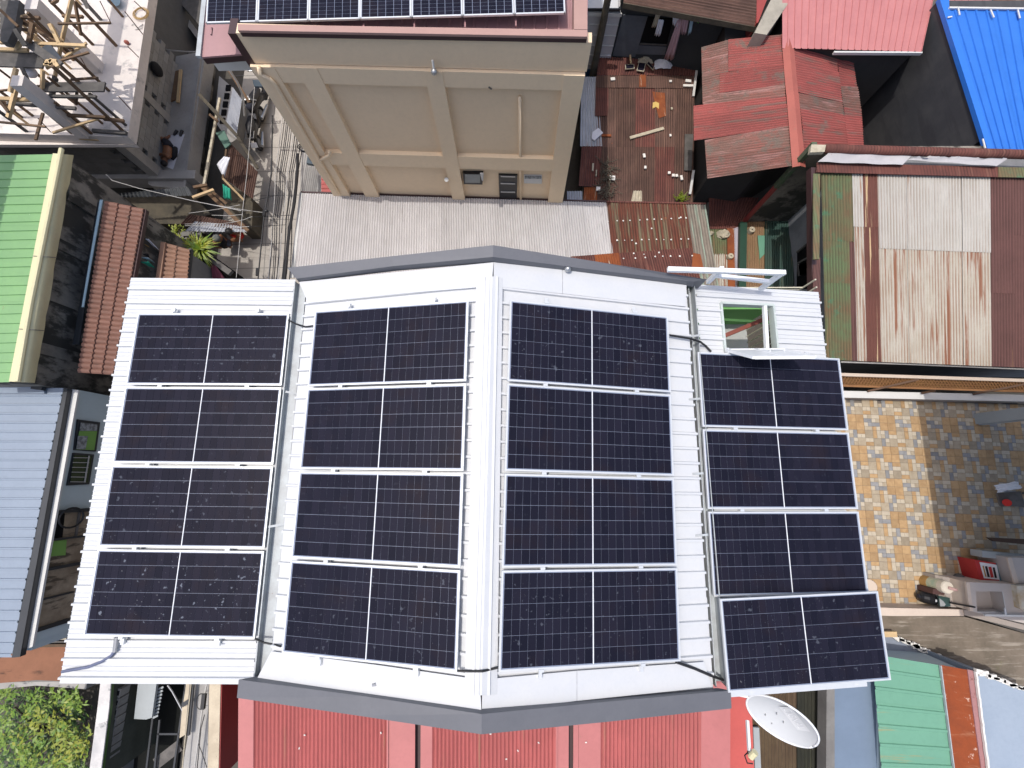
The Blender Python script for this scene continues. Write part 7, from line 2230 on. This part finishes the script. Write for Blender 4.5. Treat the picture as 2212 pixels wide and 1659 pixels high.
ywin0, ywin1 = LX('C', (85, 1330)).y, LX('C', (305, 85)).y
MB().prism([Vector((-20, yl1, 5.3)), Vector((xl, yl1, 5.3)), Vector((xl, yl0, 5.3)), Vector((-20, yl0, 5.3))], 0).build('wall', m_palewall, lh)
MB().box((xl + .03, (yl1 + ywin1) / 2, 3.9), .06, yl1 - ywin1, .12).build('wall_band', m_palewall, lh)


def xquad(kk, cs, off, mat, name, parent, depth=.04):
    pts = [LX(kk, c, off) for c in cs]
    bk_ = [p - Vector((depth, 0, 0)) for p in pts]
    return MB().add(pts + bk_, [(0, 1, 2, 3), (7, 6, 5, 4), (0, 4, 5, 1), (1, 5, 6, 2), (2, 6, 7, 3), (3, 7, 4, 0)]).build(name, mat, parent)


w1_ = xquad('g', ((648, 603), (832, 628), (798, 872), (618, 858)), .04, m_fascia, 'window', lh)
xquad('g', ((660, 700), (806, 700), (782, 858), (634, 852)), .06, m_greengl, 'pane', w1_, .01)
xquad('g', ((672, 630), (808, 645), (804, 698), (662, 698)), .06, m_curtain, 'curtain', w1_, .01)
xquad('g', ((650, 740), (730, 742), (710, 852), (636, 850)), .07, m_curtain, 'painted_reflection', w1_, .01)  # pale plate painted as a reflection in the window
w2_ = xquad('g', ((612, 880), (782, 894), (742, 1142), (560, 1152)), .04, m_fascia, 'window', lh)
xquad('g', ((618, 900), (764, 906), (730, 1126), (584, 1124)), .06, M('dark green pane', (.03, .05, .02), .2), 'pane', w2_, .01)
for k_ in range(6):
    xquad('g', ((612 - k_ * 5, 918 + k_ * 40), (748 - k_ * 7, 920 + k_ * 40), (747 - k_ * 7, 925 + k_ * 40), (611 - k_ * 5, 923 + k_ * 40)), .08, m_wirel, 'grille_bar', w2_, .012)
xquad('g', ((738, 905), (746, 905), (710, 1126), (700, 1126)), .085, m_wirel, 'grille_bar', w2_, .012)
op = xquad('C', ((308, 88), (636, 68), (432, 1208), (82, 1318)), .02, m_interior, 'window', lh, .03)
for cs in (((300, 92), (636, 66), (634, 102), (300, 120)), ((258, 378), (585, 340), (583, 358), (255, 396)), ((205, 672), (540, 608), (534, 638), (200, 700)), ((150, 980), (480, 900), (477, 915), (147, 998)), ((92, 1285), (434, 1170), (428, 1212), (82, 1322)), ((300, 100), (318, 100), (105, 1310), (80, 1318))):
    xquad('C', cs, .09, m_fascia, 'window_frame', op, .06)
xquad('C', ((255, 400), (402, 385), (390, 540), (235, 552)), .05, m_greengl, 'green_board', op, .02)
xquad('C', ((280, 125), (385, 120), (360, 360), (262, 372)), .04, m_dark, 'dark_pane', op, .01)
xquad('C', ((525, 110), (548, 108), (508, 350), (490, 352)), .05, m_woodd, 'wall_pipe', op, .02)
c_ = LX('C', (450, 165), .10)
MB().tube([c_ + Vector((0, .22 * math.cos(a), .30 * math.sin(a))) for a in [i * .4 for i in range(17)]], .022, 6).build('cable_loop', m_wire, op)
xquad('C', ((80, 1322), (432, 1212), (420, 1290), (62, 1415)), .06, m_palewall, 'window_sill', op, .06)
# dark gap with bars north of it
gp = thing('barred_opening', 'dark barred opening between the tiled roof and the pale blue house', 'opening', P((200, 815), 0))
MB().prism([P(px('g', *c), 3.6) for c in ((300, 190), (940, 170), (905, 430), (650, 380), (300, 330))], 0).build('dark_floor', m_dark, gp)
for a_, b2_ in (((725, 200), (690, 395)), ((805, 200), (780, 400)), ((890, 210), (860, 420)), ((690, 260), (930, 290))):
    MB().bar(P(px('g', *a_), 3.9), P(px('g', *b2_), 3.9), .035).build('bar', m_concd, gp)
# rust brown roof, logs and garden below
be = thing('low_roof', 'flat red brown roof sheet left of the lower left corner of the white roof', 'roof', P((60, 1440), 0))
hq = lambda x, y, zz: P(px('h', x, y), zz)
MB().prism([hq(*c, 2.9) for c in ((-300, 760), (0, 748), (240, 662), (560, 648), (560, 940), (300, 930), (0, 955), (-300, 955))], 2.7).build('roof_sheet', m_brownearth, be)
MB().prism([hq(*c, 2.7) for c in ((-300, 760), (560, 640), (560, 940), (-300, 955))], 0).build('wall', m_concd, be)
for k_ in range(4):
    MB().bar(hq(275, 560 + k_ * 26, 3.0), hq(560, 560 + k_ * 24, 3.0), .10, .08).build('log', (m_wood, m_stone, m_woodd, m_wood)[k_], label=('topmost', 'second', 'third', 'lowest')[k_] + ' of four poles stacked under the pale blue window', cat='pole', group='poles stacked under the window')
MB().prism([hq(*c, 2.6) for c in ((-300, 945), (300, 928), (720, 960), (715, 1005), (300, 975), (0, 1005), (-300, 1010))], 0).build('garden_wall', m_conc2, label='mouldy concrete garden wall above the bush', cat='wall')
bu = thing('tree', 'bushy green and yellow leafed tree in the lower left corner', 'tree', hq(330, 1350, 0))
for mt_, n_, zlo, zhi, sp_x in ((m_leafd, 1500, 1.2, 2.4, 1.0), (m_leaf, 1700, 1.8, 3.0, 1.0), (m_leafy, 700, 2.2, 3.1, .9)):
    mb = MB()
    cl = [(random.uniform(-80, 720), random.uniform(1010, 1760), random.uniform(30, 95)) for _ in range(60)]
    if mt_ is m_leafy:
        cl = [(random.gauss(430, 170), random.gauss(1450, 170), random.uniform(40, 110)) for _ in range(34)] + [(560, 1280, 60), (520, 1330, 50), (600, 1500, 80)]
    for _ in range(n_):
        cx_, cy_, r_ = random.choice(cl)
        x_, y_ = random.gauss(cx_, r_ * .6), random.gauss(cy_, r_ * .6)
        if x_ > 800 - (y_ - 1000) * .13 or y_ < 985:
            continue
        p = hq(x_, y_, random.uniform(zlo, zhi) - .0012 * r_)
        a_ = random.uniform(0, 6.283)
        d = Vector((math.cos(a_), math.sin(a_), random.uniform(-.5, .7))).normalized() * random.uniform(.09, .19)
        sd = Vector((-math.sin(a_), math.cos(a_), random.uniform(-.4, .4))).normalized() * random.uniform(.020, .034)
        mb.add([p, p + d * .45 + sd, p + d, p + d * .45 - sd], [(0, 1, 2), (0, 2, 3)])
    mb.build('leaves', mt_, bu)
MB().tube([hq(330, 1350, 0), hq(330, 1350, 1.2), hq(300, 1300, 2.2)], [.10, .07, .03], 8).build('trunk', m_bark, bu)
for c in ((120, 1150), (560, 1300), (250, 1600), (600, 1100)):
    MB().tube([hq(330, 1350, 1.0), hq(*c, 2.3)], [.05, .015], 6).build('limb', m_bark, bu)
gw = thing('garden_wall', 'white mouldy wall top running down between the bush and the dark yard', 'wall', P((210, 1560), 0))
MB().prism([hq(*c, 3.1) for c in ((838, 900), (922, 900), (905, 1150), (822, 1800), (725, 1800), (810, 1150))], 0).build('wall', M('mossy shaded wall', (.06, .065, .05), .95, (.035, .04, .03), 2, .8), gw)  # moss and the shade on the side face both put into this colour
MB().prism([hq(*c, 3.13) for c in ((838, 900), (922, 900), (905, 1150), (822, 1800), (725, 1800), (810, 1150))], 3.1).build('wall_cap', m_mosscap, gw)
MB().prism([hq(*c, 3.08) for c in ((922, 900), (930, 900), (913, 1150), (830, 1800), (822, 1800), (905, 1150))], 3.0).build('green_edge', m_leafd, gw)
yq = lambda x, y, zz: P(px('y', x, y), zz)
yd = thing('yard', 'dark narrow yard with decorative blocks and a grey panel under the lower left roof edge', 'yard', P((300, 1560), 0))
for k_ in range(9):
    c_ = yq(415 - k_ * 26, 215 + k_ * 158, 2.72)
    MB().box(c_, .22, .20, .3, -.1).build('decor_block', m_concd, yd)
    MB().box(c_ + Vector((.02, .0, .155)), .12, .10, .02, -.1).build('block_hole', m_dark, yd)
MB().prism([yq(*c, 1.7) for c in ((490, 60), (570, 60), (420, 1700), (310, 1700))], 0).build('kerb', m_concd, yd)
MB().prism([yq(*c, 2.5) for c in ((700, 60), (1010, 60), (925, 670), (830, 700), (630, 690))], 2.42).build('panel', m_cyl, yd)
MB().prism([yq(*c, 1.3) for c in ((480, 60), (1500, 60), (1320, 1700), (430, 1700))], 0).build('yard_floor', M('shade-dark yard floor', (.012, .013, .012), .9, spec=.1), yd)  # near-black colour stands in for the deep shade of the yard
for a_, b2_ in (((1020, 60), (820, 1700)), ((1060, 700), (960, 1700)), ((1380, 935), (1030, 935)), ((1500, 60), (1270, 1700))):
    MB().bar(yq(*a_, 2.3), yq(*b2_, 2.3), .045).build('steel_bar', m_fascia, yd)
for k_ in range(9):
    t_ = k_ / 8
    MB().bar(yq(1025 - 80 * t_, 200 + 470 * t_, 2.35), yq(1120 - 90 * t_, 160 + 470 * t_, 2.35), .05, .02).build('slat', m_cyl, yd)
MB().tube([yq(1190, 130, 2.6), yq(1270, 240, 2.6), yq(1420, 520, 2.6), yq(1510, 690, 2.6)], .02, 6).build('stay_wire', m_chrome, yd)
MB().bar(yq(1000, 1430, 2.2), yq(1400, 1120, 2.2), .28, .06).build('plank', m_woodd, yd)
le = thing('ledge', 'concrete ledge with cables beside the cream topped wall at lower left', 'ledge', P((420, 1560), 0))
MB().prism([yq(*c, 2.6) for c in ((1490, 60), (1870, 60), (1850, 1700), (1400, 1700), (1520, 1000))], 0).build('ledge_slab', m_conc2, le)
for cs in (((1495, 110), (1580, 110), (1545, 365), (1450, 420)), ((1430, 490), (1535, 430), (1490, 945), (1385, 1010))):
    MB().plate([yq(*c, 2.66) for c in cs], .05).build('tan_slab', m_creamledge, le)
MB().bar(yq(1440, 460, 2.7), yq(1560, 380, 2.7), .10, .06).build('steel_bar', m_fascia, le)
MB().bar(yq(1600, 100, 2.75), yq(1520, 960, 2.75), .10, .06).build('steel_bar', m_fascia, le)
for pts, r_, mt_, lb2 in ((((1840, 90), (1790, 340), (1720, 820), (1690, 1080), (1620, 1600)), .022, m_wirel, 'white cable running down the concrete ledge at lower left'), (((1580, 90), (1510, 760), (1470, 1100), (1425, 1600)), .016, m_stone, 'thin tan cable left of the white cable'), (((1800, 620), (1740, 850), (1690, 1380), (1670, 1600)), .012, m_wire, 'thin dark cable right of the white cable'), (((1690, 1090), (1750, 1230), (1840, 1500)), .010, m_wire, 'dark wire slanting to the cream wall')):
    MB().tube([yq(*c, 2.8) for c in pts], r_, 5).build('cable', mt_, label=lb2, cat='cable')
MB().box(yq(1785, 400, 2.85), .09, .35, .08).build('junction_box', m_plastic_k, label='black junction box on the white cable', cat='box')
MB().tube([yq(1740, 400, 2.8) + Vector((math.cos(a) * .12, math.sin(a) * .18, 0)) for a in [i * .45 for i in range(15)]], .012, 5).build('cable_loop', m_wire, label='small black cable loop left of the junction box', cat='cable')
cwl = thing('boundary_wall', 'rough cream wall top with dark red side left of the red roof', 'wall', P((465, 1560), 0))
MB().prism([yq(*c, 4.3) for c in ((1880, 60), (2068, 60), (2028, 1700), (1850, 1700))], 0).build('wall', m_creamledge, cwl)
r0_, r1_ = yq(2070, 60, 4.28), yq(2030, 1700, 4.28)
MB().prism([r0_, r0_ + Vector((.03, 0, 0)), r1_ + Vector((.03, 0, 0)), r1_], 0).build('red_side', m_reddark, cwl)
